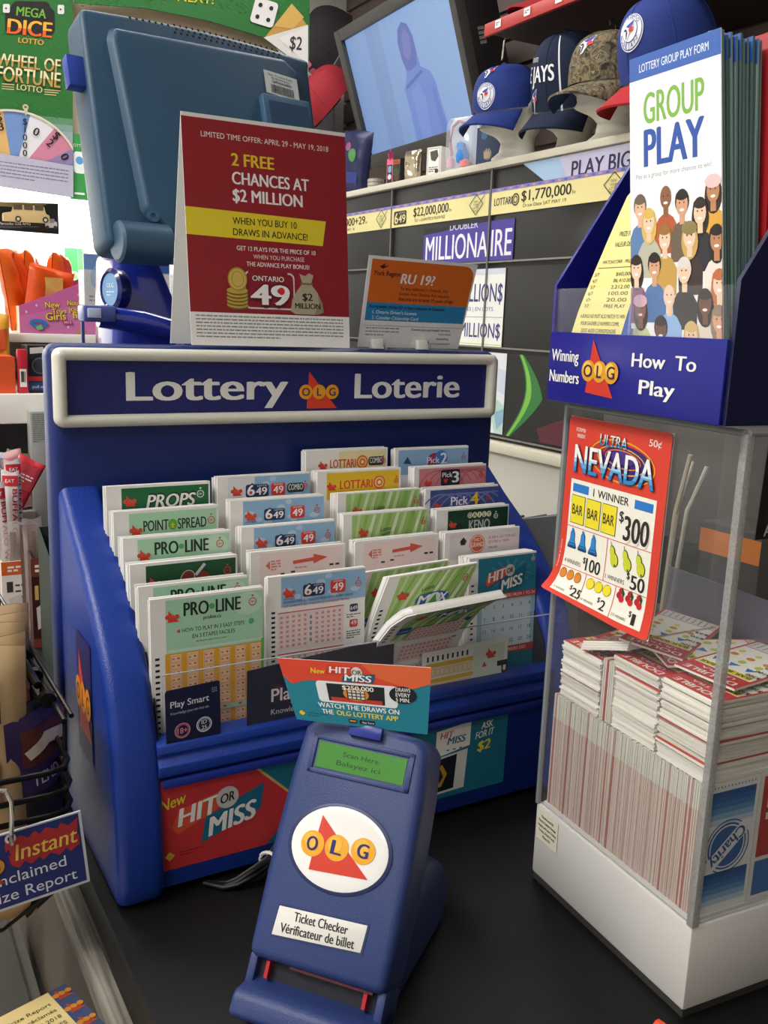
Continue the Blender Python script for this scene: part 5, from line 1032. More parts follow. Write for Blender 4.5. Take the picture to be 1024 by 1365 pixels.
# ================================================================ ticket checker
X_ = Vector((.61594, -.7878, 0)); L_ = Vector((.38577, .30162, .8719)); Nn = Vector((-.68688, -.53703, .48969)); P0 = Vector((.0466, -.1723, .045))
CT = Matrix(((X_.x, L_.x, Nn.x, P0.x), (X_.y, L_.y, Nn.y, P0.y), (X_.z, L_.z, Nn.z, P0.z), (0, 0, 0, 1)))
ck = thing('ticket_checker', 'blue ticket checker with a green display and round white badge', 'ticket scanner', (.12, -.13, 0))
cb = M('#28396c', .38, bump=.3, bs=1500, spec=.5); cbd = M('#22315f', .42, bump=.2, bs=1500)
Wc, Lc = .0965, .157
side = [(0, 0), (-.0005, .03), (-.001, .075), (.0005, .12), (.003, .15), (.009, .1575), (.05, .1595), (.088, .157), (.0935, .15), (.0965, .12), (.098, .075), (.0975, .03), (.0965, 0)]
# shell with an opening for the display: prism, face split by a recess frame
mb = MB(CT); mb.prism(side, -.040, 0, cb, 'z', r=.0065, seg=4); mb.build('shell', ck)
# display
mb = MB(CT); z0, z1 = .121, .1465
for a in ((.012, .086, z1 - .003, z1), (.012, .086, z0, z0 + .003), (.012, .0155, z0, z1), (.0825, .086, z0, z1)): mb.box(a[0], a[1], a[2], a[3], -.002, .0012, cb, r=.0006)
dfo = mb.build('display_frame', ck)
P = Print(emit=.6); P.rect(0, 0, 64, 17, '#3d9a10')
P2 = Print(); 
for ln, (tx, x, y) in enumerate((('Scan Here', 18.5, 7.2), ('Balayez ici', 15, 13.2))): P2.text(tx, x, y, 3.2, '#123f0a', w=len(tx)*2.9, b=.5)
mp = lambda x, y, l: Vector((.0172 + x/1000, .1422 - y/1000, .0004 + l))
MB(CT).pr(P, mp, .0001).pr(P2, mp, .0002).build('display', dfo)
# badge: a slightly domed white disc
bx, by, br = .0478, .0775, .0358
mb = MB(CT); prof = [(br + .0012, .0), (br + .0012, .0008), (br, .0012)]; mb.lathe(prof, M('#1f2c58', .4), 48, cx=bx, cy=by, sy=.76)
prof = [(br, .0006)] + [(br*math.cos(a), .0006 + .0022*math.sin(a)) for a in [math.pi/2*i/8 for i in range(1, 8)]] + [(.0005, .0028)]
mb.lathe(prof, M('#eceae6', .18, coat=.4), 48, cx=bx, cy=by, sy=.76)
P = Print(); P.poly([(-15, 15.5), (-15.5, 15.5), (-16.5, -20), (-16, -20.5), (-2, 0), (22, 10.5)], '#cf3a24'); P.it.clear(); P.cx.clear()
P.poly([(-16.1, -18.3), (-17.6, 16.8), (23.9, 13.8)], '#cf3a24')
for k, (x, y, ch) in enumerate(((-18.6, .6, 'O'), (-1.2, -.4, 'L'), (17, -2.4, 'G'))): P.disc(x, y, 8.4, '#e8a51e', ry=8.2, n=26); P.disc(x - 1.5, y - 2, 5, '#eeb43a', n=20); P.text(ch, x, y + 4.2, 8.6, '#221f66', al='c', w=8, b=2.6)
P.cut(xs=[i*5 for i in range(-5, 6)], ys=[i*5 for i in range(-4, 5)])
def dome_(x, y, l):
    q = min(1, (x/1000/br)**2 + (y/1000/(br*.76))**2); return Vector((bx + x/1000, by - y/1000, .0007 + .0022*math.sqrt(max(0, 1 - q)) + l))
mb.pr(P, dome_, .00015); o = mb.build('badge', ck); o['label'] = 'round white badge with a red triangle and three yellow balls'
# name plate
mb = MB(CT); pl = [(.0145, .0165), (.0155, .0345), (.0775, .0375), (.0765, .021)]
mb.prism([(.0135, .0155), (.0145, .0357), (.0787, .0387), (.0777, .0198)], -.001, .0005, cbd, 'z'); mb.prism(pl, -.001, .0011, M('#dddad2', .3), 'z', r=.0004)
P = Print(); P.text('Ticket Checker', 11, 8.6, 5.6, '#1d1c22', w=38, b=1.8, rot=-2); P.text('Vérificateur de billet', 3.2, 17, 5.6, '#1d1c22', w=52, b=1.8, rot=-3)
mb.pr(P, lambda x, y, l: Vector((.0165 + x/1000, .0364 - y/1000, .0012 + l)), .0001); mb.build('name_plate', ck)
# ticket slot and tray
MB(CT).box(.004, .0925, -.016, .001, -.034, -.012, M('#0e1020', .6)).build('slot', ck); slo = ck.children[-1]
mb = MB(CT); rd = M('#b3182a', .3)
for x in (.014, .083): mb.box(x - .0012, x + .0012, -.011, -.0005, -.0125, -.006, rd)
mb.box(.03, .088, -.0012, .0004, -.012, -.0045, M('#4a1020', .4)); mb.build('scan_window', slo)
MB(CT).prism([(-.0095, -.034), (-.0095, -.017), (-.0165, -.003), (-.0185, .004), (-.0215, .0075), (-.033, .0085), (-.0365, .004), (-.0365, -.02), (-.03, -.040)], .0, .0965, cb, 'x', r=.0025, seg=3).build('tray', ck)
for x0, x1 in ((.0, .006), (.0905, .0965)): MB(CT).box(x0, x1, -.02, .002, -.036, -.006, cb, r=.0015).build('jaw', ck)
# stand
H_ = Vector((.7878, .61594, 0)); ST = Matrix(((X_.x, H_.x, 0, P0.x), (X_.y, H_.y, 0, P0.y), (0, 0, 1, 0), (0, 0, 0, 1)))
MB(ST).prism([(.028, 0), (.148, 0), (.16, .012), (.158, .032), (.146, .052), (.12, .072), (.092, .078), (.06, .048), (.045, .03)], .012, .088, cbd, 'x', r=.007, seg=3).build('stand', ck)
MB(CT).box(.037, .061, .150, .1585, .0, .0045, M('#1e2f86', .3), r=.0008).build('card_clip', ck)
# card in the clip
t = thing('promo_card', 'red and teal HIT OR MISS app card standing in the checker clip', 'sign', (.136, -.163, .18))
TL, TR, BR, BL = Vector((.089, -.1229, .2269)), Vector((.1707, -.1877, .2294)), Vector((.1700, -.1880, .1825)), Vector((.0995, -.1325, .1845))
N_ = Vector((-.62, -.78, .08)).normalized(); up = Vector((-.0, -.0, 0)) + N_*.004
c4 = [TL + up, TR + up, BL + up, BR + up]; mp = quadmap(c4[0], c4[1], c4[2], c4[3], 110, 49, N_)
P = Print(); P.rect(0, 0, 110, 49, '#1d7d92'); P.poly([(0, 0), (110, 0), (110, 12), (96, 17), (18, 16), (5, 20), (0, 14)], '#d8462f'); P.poly([(60, 0), (110, 0), (110, 12), (96, 17), (70, 10)], '#e0653a')
P.text('New', 22, 10, 4, '#f0d83a', w=10.5, b=1, sh=.2); P.poly([(35, 3), (58, 3), (56, 9.5), (33, 9.5)], '#c93c2c'); P.poly([(46, 10), (70, 7.5), (68, 14.5), (44, 15)], '#1b5a74'); P.text('HIT', 36, 8.6, 4.8, '#f4f0ea', w=15, b=2, sh=.2); P.disc(56.5, 7, 4, '#ddd8d0'); P.text('OR', 56.5, 8.8, 3.4, '#222', al='c', b=1.5); P.text('MISS', 46.5, 14, 4.8, '#f4f0ea', w=20, b=2, sh=.2)
P.rrect(24, 15.5, 62, 16.5, 3, '#e4e6e6'); P.rect(32, 17, 44, 13.5, '#1a2026'); P.rect(34, 27.5, 40, 3, '#c23a2a'); P.disc(54, 24, 10, '#d8862c', ry=5); P.rect(47, 20.5, 14, 7.5, '#1d2228')
for r in range(3):
    for c in range(4): P.rect(48 + c*3.3, 21.2 + r*2.3, 2.5, 1.6, '#d9d4c8')
P.text('$250,000', 44, 20.8, 3.2, '#f4f0e6', w=24, b=1.8); P.disc(90, 21.5, 10.5, '#142028', ry=6.4)
for k, tx in enumerate(('DRAWS', 'EVERY', '5 MIN.')): P.text(tx, 90, 19 + k*3.8, 2.8, '#f0f0ea', al='c', w=11, b=1.2)
P.text('WATCH THE DRAWS ON', 22, 36.5, 3.6, '#f2f0ea', w=65, b=1.8); P.text('THE ', 24, 41.6, 3.6, '#f2f0ea', w=9.5, b=1.8); P.text('OLG LOTTERY APP', 36, 41.6, 3.6, '#f0d83a', w=50, b=1.8)
P.rrect(45, 43.6, 7, 3.2, .8, '#22262c'); P.rect(46, 44.5, 5, 1.2, '#d88a2c'); P.rrect(54, 43.6, 13, 3.2, .8, '#1a1c20'); P.text('App Store', 56, 46, 1.5, '#e6e6e6', w=10); P.poly([(4, 43), (6.6, 40.8), (9.4, 43), (6.6, 45.2)], '#e0c02c'); P.micro(11, 42, 18, 2, 2, .7, '#14505e')
mb = MB(); card(mb, mp, 110, 49, .0006, M('#e9e4da', .4)); mb.pr(P, mp, .0001); mb.build('sheet', t)
# cable bundle with a white tie
t = thing('cable_bundle', 'black cable bundle with a white tie lying beside the checker', 'cable', (.12, -.03, 0)); rn = random.Random(9)
for k in range(7):
    a = rn.uniform(-.004, .004); zz = .005 + .004*(k % 3)
    pts = [(.070, -.0235, .0032), (.082, -.033 + a, .0035), (.092, -.0375 + a, .004 + .002*(k % 3)), (.105, -.0405 + a, zz + .003), (.118, -.0375 + a*.8, zz + .006), (.130, -.031 + a*.6, zz + .013), (.142, -.029 + a*.6, zz + .022), (.156, -.032 + a, zz + .026), (.17, -.045 + a, zz + .02), (.185, -.05 + a, .012), (.2, -.03 + a, .008)]
    q = []
    for i in range(len(pts) - 1):
        for f in (0, .5): q.append(tuple(pts[i][j]*(1-f) + pts[i+1][j]*f for j in range(3)))
    MB().tube(q + [pts[-1]], .0022 if k < 5 else .0016, M('#151517', .35) if k < 5 else M('#4a4a4c', .4), 8).build('cable', t)
tt = Matrix.Translation((.121, -.0365, .0155)) @ Matrix.Rotation(.6, 4, 'Z')
mb = MB(tt); mb.tube([(0, .0085*math.cos(a), .0075*math.sin(a)) for a in [2*math.pi*i/16 for i in range(16)]], .0016, M('#e6e3da', .4), 6, closed=True); mb.box(-.004, .004, -.013, -.007, .001, .0075, M('#e6e3da', .4), r=.0012); mb.box(-.0022, .0022, -.0225, -.012, -.006, .003, M('#e6e3da', .4), r=.001); mb.build('cable_tie', t)
tag(MB().tube([(.2775, -.312, .0055), (.2795, -.325, .0055), (.284, -.36, .0055)], .0055, M('#e8481c', .35), 10).build('orange_marker'), 'bright orange marker end lying before the white box base', 'pen')
# ================================================================ acrylic ticket box
ang = math.radians(-4.52); BX = Matrix.Translation((.3033, -.3111, 0)) @ Matrix.Rotation(ang, 4, 'Z')
bd, bw, bh, ht = .1783, .165, .0686, .3953
box = thing('acrylic_ticket_box', 'tall clear acrylic box of pull tab tickets on a thick white base', 'box', mat=BX)
wb = M('#d6d3ce', .3, bump=.06, bs=300)
MB(BX).box(0, bw, 0, bd, .006, bh, wb, r=.0022).build('base', box); bso = box.children[-1]
MB(BX).box(.0015, bw-.0015, .0015, bd-.0015, 0, .006, M('#3a3935', .6)).build('base_foot', box)
P = Print(); P.rect(0, 0, 28, 26, '#e6e2cc')
for k, tx in enumerate(('Manufactured By', 'Plastic Custom Design', 'Display and Laser Cutting', 'Toronto, Ontario Canada', 'Phone 416')): P.text(tx, 14, 5.4 + k*4.2, 2.1, '#55524a', al='c', w=[16, 23, 24, 22, 10][k], b=.4)
MB(BX).pr(P, flat((-.0004, .1745, .0655), (0, -1, 0), (0, 0, -1), (-1, 0, 0)), .0002).build('maker_label', bso)
ga = GLASS('#e7eaec', .02, .04); ge = M('#8f9396', .15, alpha=.8, spec=.8)
th = .0042
MB(BX).box(0, th, .0045, bd-.0045, bh, ht, ga).build('left_panel', box)
MB(BX).box(0, bw, 0, th, bh, ht, ga).build('front_panel', box)
MB(BX).box(.0, bw, bd-th, bd, bh, ht, ga).build('rear_panel', box)
MB(BX).box(bw-th, bw, .0045, bd-.0045, bh, ht, ga).build('right_panel', box)
MB(BX).box(0, bw, 0, bd, ht, ht+.004, GLASS('#e7eaec', .05, .05), r=.0015).build('lid', box)
MB(BX).box(th, bw-th, th+.0005, bd-th-.0005, bh, bh+.0025, M('#cfcdc8', .4)).build('tray_floor', box)
def edge(nm, q0, q1, r): MB(BX).tube([q0, q1], r, ge, 8).build(nm, box)
MB(BX).box(-.0006, .0052, -.0006, .0052, bh, ht, M('#a6a7a4', .4, alpha=.6, var=.45, bs=700), r=.0008).build('edge_strip', box); edge('edge_strip', (.001, bd-.001, bh), (.001, bd-.001, ht), .0023)
edge('edge_strip', (.001, .002, ht), (.001, bd-.002, ht), .0021); edge('edge_strip', (.002, .001, ht), (bw-.002, .001, ht), .0021)
edge('edge_strip', (bw-.001, .001, bh), (bw-.001, .001, ht), .0021)
# divider plate inside the box
MB(BX).box(.112, .1135, th+.002, bd-th-.002, bh+.0026, .262, GLASS('#8e8ea0', .5, .3)).build('divider', box)
# tickets: lying piles, standing rows
tw, tl_, tt_ = .0475, .095, .00165
def ticket_mesh(print_fn=None, edge_c='#e9e6dc', seed=0):
    mb = MB(); mb.box(-tl_/2, tl_/2, -tw/2, tw/2, 0, tt_*.93, M(edge_c, .75))
    if print_fn: mb.pr(print_fn(), flat((-tl_/2, tw/2, tt_*.93), (1, 0, 0), (0, -1, 0), (0, 0, 1)), .00012)
    return mb
def nevprint(seed=0):
    def f():
        P = Print(); P.rect(0, 0, 95, 47.5, '#c7433a'); P.rect(1.5, 1.5, 16, 44.5, '#c23a34'); P.text('DOUBLE', 9, 44, 6, '#e9e4da', w=40, b=2, rot=-90); P.text('ULTRA', 15.5, 38, 3.4, '#d8d2e6', w=26, b=1.5, rot=-90)
        P.rect(19, 2, 58, 43.5, '#e9e6dc'); P.rect(20, 3, 7, 41, '#e0cf3a'); P.text('BAR BAR BAR', 25.5, 43, 4, '#3a3a2a', w=39, b=1.5, rot=-90)
        for k in range(3): P.poly([(32, 7 + k*13), (39, 4 + k*13), (39, 12 + k*13)], '#3b78b8'); P.disc(46, 8 + k*13, 3.4, '#b9c83a', ry=2.6); P.disc(56, 8 + k*13, 3, '#d88a3a'); P.disc(65, 8 + k*13, 3, '#e0cf4a', ry=2.2)
        for k in range(4): P.text(['$300', '$100', '$50', '$25'][k], 31 + k*11, 46, 4, '#2a2a2a', w=10, b=1, rot=-90)
        P.rect(78, 2, 15.5, 43.5, '#d9d6cf'); P.micro(80, 4, 12, 9, 4.6, 1, '#8a8680', 3); return P
    return f
proto = {}
def get(kind):
    if kind not in proto:
        if kind == 'plain': mb = ticket_mesh(None, '#e7e3d8')
        elif kind == 'grey': mb = ticket_mesh(None, '#d6d0c4')
        elif kind == 'red': mb = ticket_mesh(None, '#b9463c')
        elif kind == 'face': mb = ticket_mesh(nevprint())
        elif kind in ('tan', 'tanb', 'rose'):
            mb = MB(); ec = {'tan': '#c6b2a6', 'tanb': '#b9a195', 'rose': '#a5685f'}[kind]; mb.box(-tl_/2, -tl_/2 + .02, -tw/2, tw/2, 0, tt_*.93, M('#cbc8ba' if kind != 'rose' else '#b58f86', .75)); mb.box(-tl_/2 + .02, tl_/2, -tw/2, tw/2, 0, tt_*.93, M(ec, .75))
        elif kind == 'charity':
            def f():
                P = Print(); P.rect(0, 0, 95, 47.5, '#e4e6e4')
                for k in range(6): c = ['#1f4f8f', '#2a5f9f', '#3a70ac', '#5a8abb', '#86aacb', '#b3c9da'][k]; P.rect(6 + k*4, 3, 4, 41.5, c); P.rect(65 + k*4, 3, 4, 41.5, ['#1f4f8f', '#2a5f9f', '#3a70ac', '#5a8abb', '#86aacb', '#b3c9da'][k])
                P.disc(47, 24, 17, '#2a5f9f', n=28); P.ring(47, 24, 15.6, 1, '#e4e6e4'); P.ring(47, 24, 19.5, .8, '#24406a', n=32); P.line(33.5, 8.5, 60.5, 39.5, 10, '#e4e6e4'); P.text('Charity', 44.2, 26.6, 8, '#24528f', al='c', w=36, b=2, rot=49)
                P.micro(2, 4, 1.4, 14, 3, 1, '#7a7f86', 4); return P
            mb = ticket_mesh(f)
        elif kind == 'redface':
            def f():
                P = Print(); P.rect(0, 0, 95, 47.5, '#e2dfd8'); P.rect(3, 3, 60, 41.5, '#b5322c'); P.micro(8, 8, 50, 4, 9, 4.5, '#e9e4da', 2); P.rect(66, 3, 26, 41.5, '#3a70ac'); return P
            mb = ticket_mesh(f)
        o = mb.build('pull_tab_ticket'); proto[kind] = [o, False, WM[o].copy()]
    return proto[kind]
def ticket(kind, label, grp, M4):
    """M4 places a ticket whose own frame has its centre bottom at the origin"""
    e = get(kind)
    if not e[1]: o = e[0]; e[1] = True
    else: o = e[0].copy(); COL.objects.link(o)
    o.matrix_world = BX @ M4; o['label'] = label; o['category'] = 'ticket'; o['group'] = grp; return o
rn = random.Random(12)
def pile(label, grp, xc, yc, z0, z1, top='face', rz=0, jit=.0012, mix=('plain', 'plain', 'plain', 'grey'), toplabel=None, sag=0):
    n = int((z1 - z0)/tt_)
    for i in range(n):
        last = i == n-1; kd = top if last else rn.choice(mix)
        if not last and rn.random() < .05: kd = 'red'
        M4 = Matrix.Translation((xc + rn.uniform(-jit, jit), yc + rn.uniform(-jit, jit)*.6, z0 + i*tt_)) @ Matrix.Rotation(rz + rn.uniform(-.015, .015), 4, 'Z')
        ticket(kd, (toplabel or 'red bordered pull tab ticket on top') if last else label, grp, M4)
z0 = .1665
cx1 = th + .001 + tl_/2
pile('white edged pull tab ticket in the pile at the rear of the box side', 'rear pile of pull tab tickets', cx1 + .002, .1445, z0, .2115, toplabel='red bordered pull tab ticket on top of the rear pile')
pile('white edged pull tab ticket in the middle pile of the box', 'middle pile of pull tab tickets', cx1 + .002, .0825, z0, .222, toplabel='red bordered pull tab ticket on top of the middle pile')
pile('white edged pull tab ticket in the pile by the front edge of the box', 'front pile of pull tab tickets', cx1, .0305, z0, .2255, toplabel='red bordered pull tab ticket on top of the front pile', jit=.0018)
# leaning tickets between the rear and middle piles
for k in range(6):
    y = .1165 - k*.0021
    M4 = Matrix.Translation((.004 + tw/2 + .001, y, z0 + .0005)) @ Matrix.Rotation(-math.pi/2, 4, 'Y') @ Matrix.Rotation(math.pi/2, 4, 'X') @ Matrix.Translation((.0475*.55, 0, 0))
    M4 = Matrix.Translation((.0055 + tl_/2, y, z0 + .001 + tw/2)) @ Matrix.Rotation(math.pi/2, 4, 'X')
    ticket('red' if k == 2 else 'grey', 'standing pull tab ticket wedged between the rear and middle piles', 'wedged pull tab tickets', M4)
M4 = Matrix.Translation((.053, .124, .2185)) @ Matrix.Rotation(-.3, 4, 'X') @ Matrix.Rotation(.12, 4, 'Z')
for k in range(4):
    ticket('face' if k == 3 else 'plain', 'pull tab ticket leaning under the red poster corner', 'leaning pull tab tickets', Matrix.Translation((0.001*k, 0, 0)) @ M4 @ Matrix.Translation((0, 0, k*tt_)))
# loose tickets over the piles and the far piles behind the divider
for k, (x, y, z, rz, rx, lb) in enumerate([(.062, .1085, .2295, .5, .1, 'loose red bordered ticket spread across the gap between piles'), (.07, .070, .2262, -.35, .06, 'loose red bordered ticket lying across the middle pile'), (.078, .145, .2135, .25, .03, 'loose red bordered ticket on the rear pile'), (.066, .04, .2285, .16, .03, 'loose red bordered ticket on the front pile')]):
    ticket('face', lb, 'loose pull tab tickets', Matrix.Translation((x, y, z)) @ Matrix.Rotation(rz, 4, 'Z') @ Matrix.Rotation(rx, 4, 'X'))
# standing row below, edges towards the left wall
n = int((.1755 - .0075)/(tt_*1.12)); zc = bh + .003 + tl_/2
for i in range(n):
    y = .0075 + i*tt_*1.12; kd = 'charity' if i == 0 else ('rose' if rn.random() < .1 else rn.choice(['tan', 'tan', 'tan', 'tanb', 'tan']))
    M4 = Matrix.Translation((th + .0012 + tw/2 + rn.uniform(0, .0005), y, zc - rn.uniform(0, .0012))) @ Matrix.Rotation(math.pi/2, 4, 'Y') @ Matrix.Rotation(math.pi/2, 4, 'X')
    ticket(kd, 'blue charity pull tab ticket at the front end of the lower row' if i == 0 else 'pull tab ticket standing on edge in the lower row along the box wall', 'lower row of standing tickets', M4)
for i in range(8):
    M4 = Matrix.Translation((th + .0025 + tw*1.5, .0075 + i*tt_*1.12, zc)) @ Matrix.Rotation(math.pi/2, 4, 'Y') @ Matrix.Rotation(math.pi/2, 4, 'X')
    ticket('redface' if i == 0 else 'tan', 'red and blue ticket beside the charity ticket in the lower row' if i == 0 else 'pull tab ticket behind the red and blue one in the second lower row', 'second lower row of tickets', M4)
MB(BX).box(.06, .111, .03, bd-.008, bh+.003, .165, M('#b8b0a6', .7)).build('inner_block', box)
# red prize poster taped on the left wall, its lower corner curling off
P = Print(); W, H = 109, 142
P.rrect(0, 0, W, H, 4, '#d8402f')
P.text('FORM#', 9, 10.5, 2.9, '#f1e2da', w=11, b=1); P.text('9000X', 10.5, 15, 2.9, '#f1e2da', w=9.5, b=1); P.text('50¢', 88, 11, 4.6, '#f1e2da', w=12, b=.8)
P.ring(62, 26, 35, 1.2, '#e8a03a', ry=15, rot=4, n=36); P.disc(60, 26.5, 31, '#b8392c', ry=13, rot=4, n=36); P.disc(68, 26, 26, '#34256e', ry=11.5, rot=4, n=32); P.ring(62, 25, 26, 1, '#e8a03a', ry=9.5, rot=4, n=32); P.ring(64, 24, 19, .9, '#e07a3a', ry=6.5, rot=4, n=32); P.disc(64, 23, 13, '#4a2f86', ry=4.5, rot=4)
P.text('ULTRA', 38, 17, 8.2, '#21204a', w=30, b=2.4); P.text('ULTRA', 38.3, 16.8, 8, '#cfe0ee', w=29.4, b=.8, split=((.35, '#3f8fc4'), (.6, '#9cc6e0'), (1, '#eef3f6')))
P.text('NEVADA', 10.6, 40.5, 20.4, '#2a1d3c', w=88, b=3.2); P.text('NEVADA', 11, 40, 20, '#f4f2ee', w=87, b=1.6, split=((.18, '#2f86c8'), (.36, '#5aa6d8'), (.52, '#a9d0ea'), (1, '#f4f2ee')))
P.rect(8, 46, 93, 91.5, '#f1eddf')
P.rect(11, 49, 18.5, 6.2, '#2a78c4'); P.rect(80, 49, 18.5, 6.2, '#2a78c4'); P.text('1 WINNER', 35, 55, 5.6, '#2a2724', w=39, b=.6)
for k in range(3):
    P.rect(10.5 + k*18, 57.5, 16.5, 21.5, '#4a451c'); P.rect(11 + k*18, 58, 15.5, 20.5, '#eedc2e'); P.text('BAR', 12.6 + k*18, 72, 7.4, '#2a2724', w=12.2, b=.6)
P.text('$', 65.5, 67, 7.5, '#2a2724', w=5, b=1); P.text('300', 71, 79, 17, '#f1eddf', w=27, b=6); P.text('300', 71.5, 79, 17, '#2a2724', w=26, b=2.2)
for a in ((8, 81.4, 93, .5), (8, 113, 93, .5)): P.rect(*a, '#d8402f')
P.rect(55.5, 81.4, .5, 31.6, '#d8402f'); P.rect(37.5, 113, .5, 24.5, '#d8402f'); P.rect(70, 113, .5, 24.5, '#d8402f')
def bell(x, y): P.poly([(x-1, y), (x+1, y), (x+2.6, y+2.5), (x+3, y+8), (x+5.4, y+13), (x+4.6, y+14.2), (x-4.6, y+14.2), (x-5.4, y+13), (x-3, y+8), (x-2.6, y+2.5)], '#123a66'); P.poly([(x-.6, y+.8), (x+.7, y+.8), (x+2.1, y+3), (x+2.5, y+8.2), (x+4.6, y+12.6), (x-4.6, y+12.6), (x-2.5, y+8.2), (x-2.1, y+3)], '#2a86d0'); P.disc(x, y-.2, 1.3, '#2a86d0', n=10); P.ring(x, y+11.2, 4.4, .5, '#123a66', ry=1.2, n=14)
for k in range(3): bell(15.5 + k*12.4, 84)
def pear(x, y): P.disc(x + 1.6, y + 11, 4.4, '#3e4a14', ry=5.4, rot=-15); P.disc(x - .8, y + 5.6, 3, '#3e4a14', ry=4.6, rot=-15); P.disc(x + 1.6, y + 11, 3.9, '#cfd436', ry=4.9, rot=-15); P.disc(x - .8, y + 5.6, 2.5, '#cfd436', ry=4.1, rot=-15); P.line(x - 2, y + 2, x - 2.6, y - 1.6, .6, '#3e3a20'); P.disc(x + 3, y + 14.6, .9, '#5a5a20', n=8)
for k in range(3): pear(63 + k*14, 84.5)
P.text('4 WINNERS', 10, 110, 3.2, '#2a2724', w=19); P.text('$', 31, 106, 4.4, '#2a2724', w=3, b=1); P.text('100', 34.5, 111, 9.5, '#2a2724', w=16.5, b=1.6)
P.text('1 WINNERS', 57.5, 110.5, 3.2, '#2a2724', w=20); P.text('$', 79.5, 105, 4.6, '#2a2724', w=3.2, b=1); P.text('50', 83.5, 111.5, 10, '#2a2724', w=14.5, b=1.8)
for k in range(3):
    P.disc(12.5 + k*8.4, 119, 3.9, '#7a4414', ry=4.6, n=18); P.disc(12.5 + k*8.4, 119, 3.4, '#e0852c', ry=4.1, n=18); P.disc(12 + k*8.4, 116, .5, '#7a4414', n=6)
    P.disc(44 + k*9, 119.5, 4.4, '#8a7a14', ry=4.6, rot=20); P.disc(44 + k*9, 119.5, 3.9, '#efdc2c', ry=4.1, rot=20); P.disc(46.4 + k*9, 116, 1, '#efdc2c', n=8)
    P.disc(74.6 + k*9, 119, 2.6, '#b3202a', n=14); P.disc(77.4 + k*9, 121, 2.6, '#c8242c', n=14); P.disc(76 + k*9, 115.5, 2.2, '#b3202a', n=12); P.poly([(77 + k*9, 112), (80 + k*9, 116), (79 + k*9, 120), (77.4 + k*9, 117)], '#1f4a2a')
for x, tx, wd, n_, nw in ((10, '27 WINNERS', 12, '25', 10), (40, '54 WINNERS', 13, '2', 5.5), (72, '213 WINNERS', 14, '1', 3.6)):
    P.text(tx, x, 135, 2.1, '#2a2724', w=wd); P.text('$', x + 15.5, 130.5, 4, '#2a2724', w=2.8, b=1); P.text(n_, x + 19, 135.6, 8, '#2a2724', w=nw, b=1.6)
P.text('Proceeds to charity', 3.6, 116, 1.6, '#f1e2da', w=22, rot=-90)
P.cut(xs=[6*i for i in range(1, 18)], ys=[8*i for i in range(1, 18)])
def nv(x, y, l):
    c = max(0, (y - 84)/58)**2 * max(0, 1 - x/95)**1.2 * .007 + max(0, (y - 110)/32)**2 * .004 + .0022
    sx = .0045*max(0, (y-95)/47)**2*(1 - x/109)
    return Vector((-c - l, .1685 - x/1000 + .002*y/142 + sx*1.4, .3885 - y/1000*(1 - .004*max(0, (y-100)/42)) + .008*max(0, (y-110)/32)**2*max(0, 1 - x/80)))
mb = MB(BX); mb.grid(lambda u, v: nv(u*W, v*H, -.0014), 18, 22, M('#e9e2da', .5)); mb.pr(P, nv, .00018); tag(mb.build('prize_poster'), 'red prize poster with fruit, bells and bars taped to the acrylic box', 'poster')
# black card inside the front wall
P = Print(); P.rect(0, 0, 120, 8, '#d9c98c'); P.rect(4, 8, 112, 56, '#141414')
for tx, x, y, h, wd in (('T', 9, 28, 9, 6), ('O', 8, 42, 11, 8), ('C', 14, 53, 9, 6), ('AT', 6, 62, 7, 10)): P.text(tx, x, y, h, '#b9b9b9', w=wd, b=2.5)
mp = flat((.0165, -.0008, .3945), (1, 0, 0), (-.03, 0, -1), (0, -1, 0)); mb = MB(BX); mb.add([mp(x, y, l) for l in (-.0004, 0) for x, y in ((0, 0), (120, 0), (120, 64), (0, 64))], [(3, 2, 1, 0), (4, 5, 6, 7), (0, 1, 5, 4), (1, 2, 6, 5), (2, 3, 7, 6), (3, 0, 4, 7)], M('#141414', .4)); mb.pr(P, mp, .0002)
tag(mb.build('notice_card'), 'black card with grey block letters on the front wall of the acrylic box', 'sign')
# ================================================================ brochure holder on the lid
HX = BX.copy(); hz0 = ht + .0046
hold = thing('brochure_holder', 'royal blue brochure holder reading Winning Numbers and How To Play', 'holder', mat=HX @ Matrix.Translation((.05, .09, hz0)))
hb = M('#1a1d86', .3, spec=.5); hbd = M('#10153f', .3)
ya, yb = .0045, .1762
MB(HX).box(-.02, -.0175, ya, yb, hz0, .4495, hb, r=.0006).build('front_panel', hold); fpo = hold.children[-1]
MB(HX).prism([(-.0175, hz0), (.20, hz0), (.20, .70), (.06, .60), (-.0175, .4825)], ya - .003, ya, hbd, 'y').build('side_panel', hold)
MB(HX).prism([(-.0175, hz0), (.20, hz0), (.20, .70), (.06, .60), (-.0175, .4825)], yb, yb + .003, hb, 'y').build('side_panel', hold)
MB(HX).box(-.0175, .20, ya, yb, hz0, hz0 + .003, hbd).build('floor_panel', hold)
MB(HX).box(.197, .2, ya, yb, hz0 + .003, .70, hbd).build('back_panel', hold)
gp = GLASS('#eef0f4', .02, .04)
MB(HX).box(-.0195, -.018, ya, .0905, .4495, .480, gp).build('clear_pocket', hold); MB(HX).box(-.0195, -.018, .0925, yb, .4495, .480, gp).build('clear_pocket', hold)
MB(HX).box(-.0192, .05, .0905, .0925, hz0 + .003, .480, GLASS('#c9cee6', .25, .1)).build('pocket_divider', hold)
P = Print()
P.text('Winning', 4, 20.5, 8.2, '#eeeeea', w=32, b=1.8); P.text('Numbers', 3, 35.5, 8.2, '#eeeeea', w=35, b=1.8); P.text('How  To', 92, 20, 8.6, '#eeeeea', w=58, b=1.8); P.text('Play', 101, 37, 9, '#eeeeea', w=33, b=1.8)
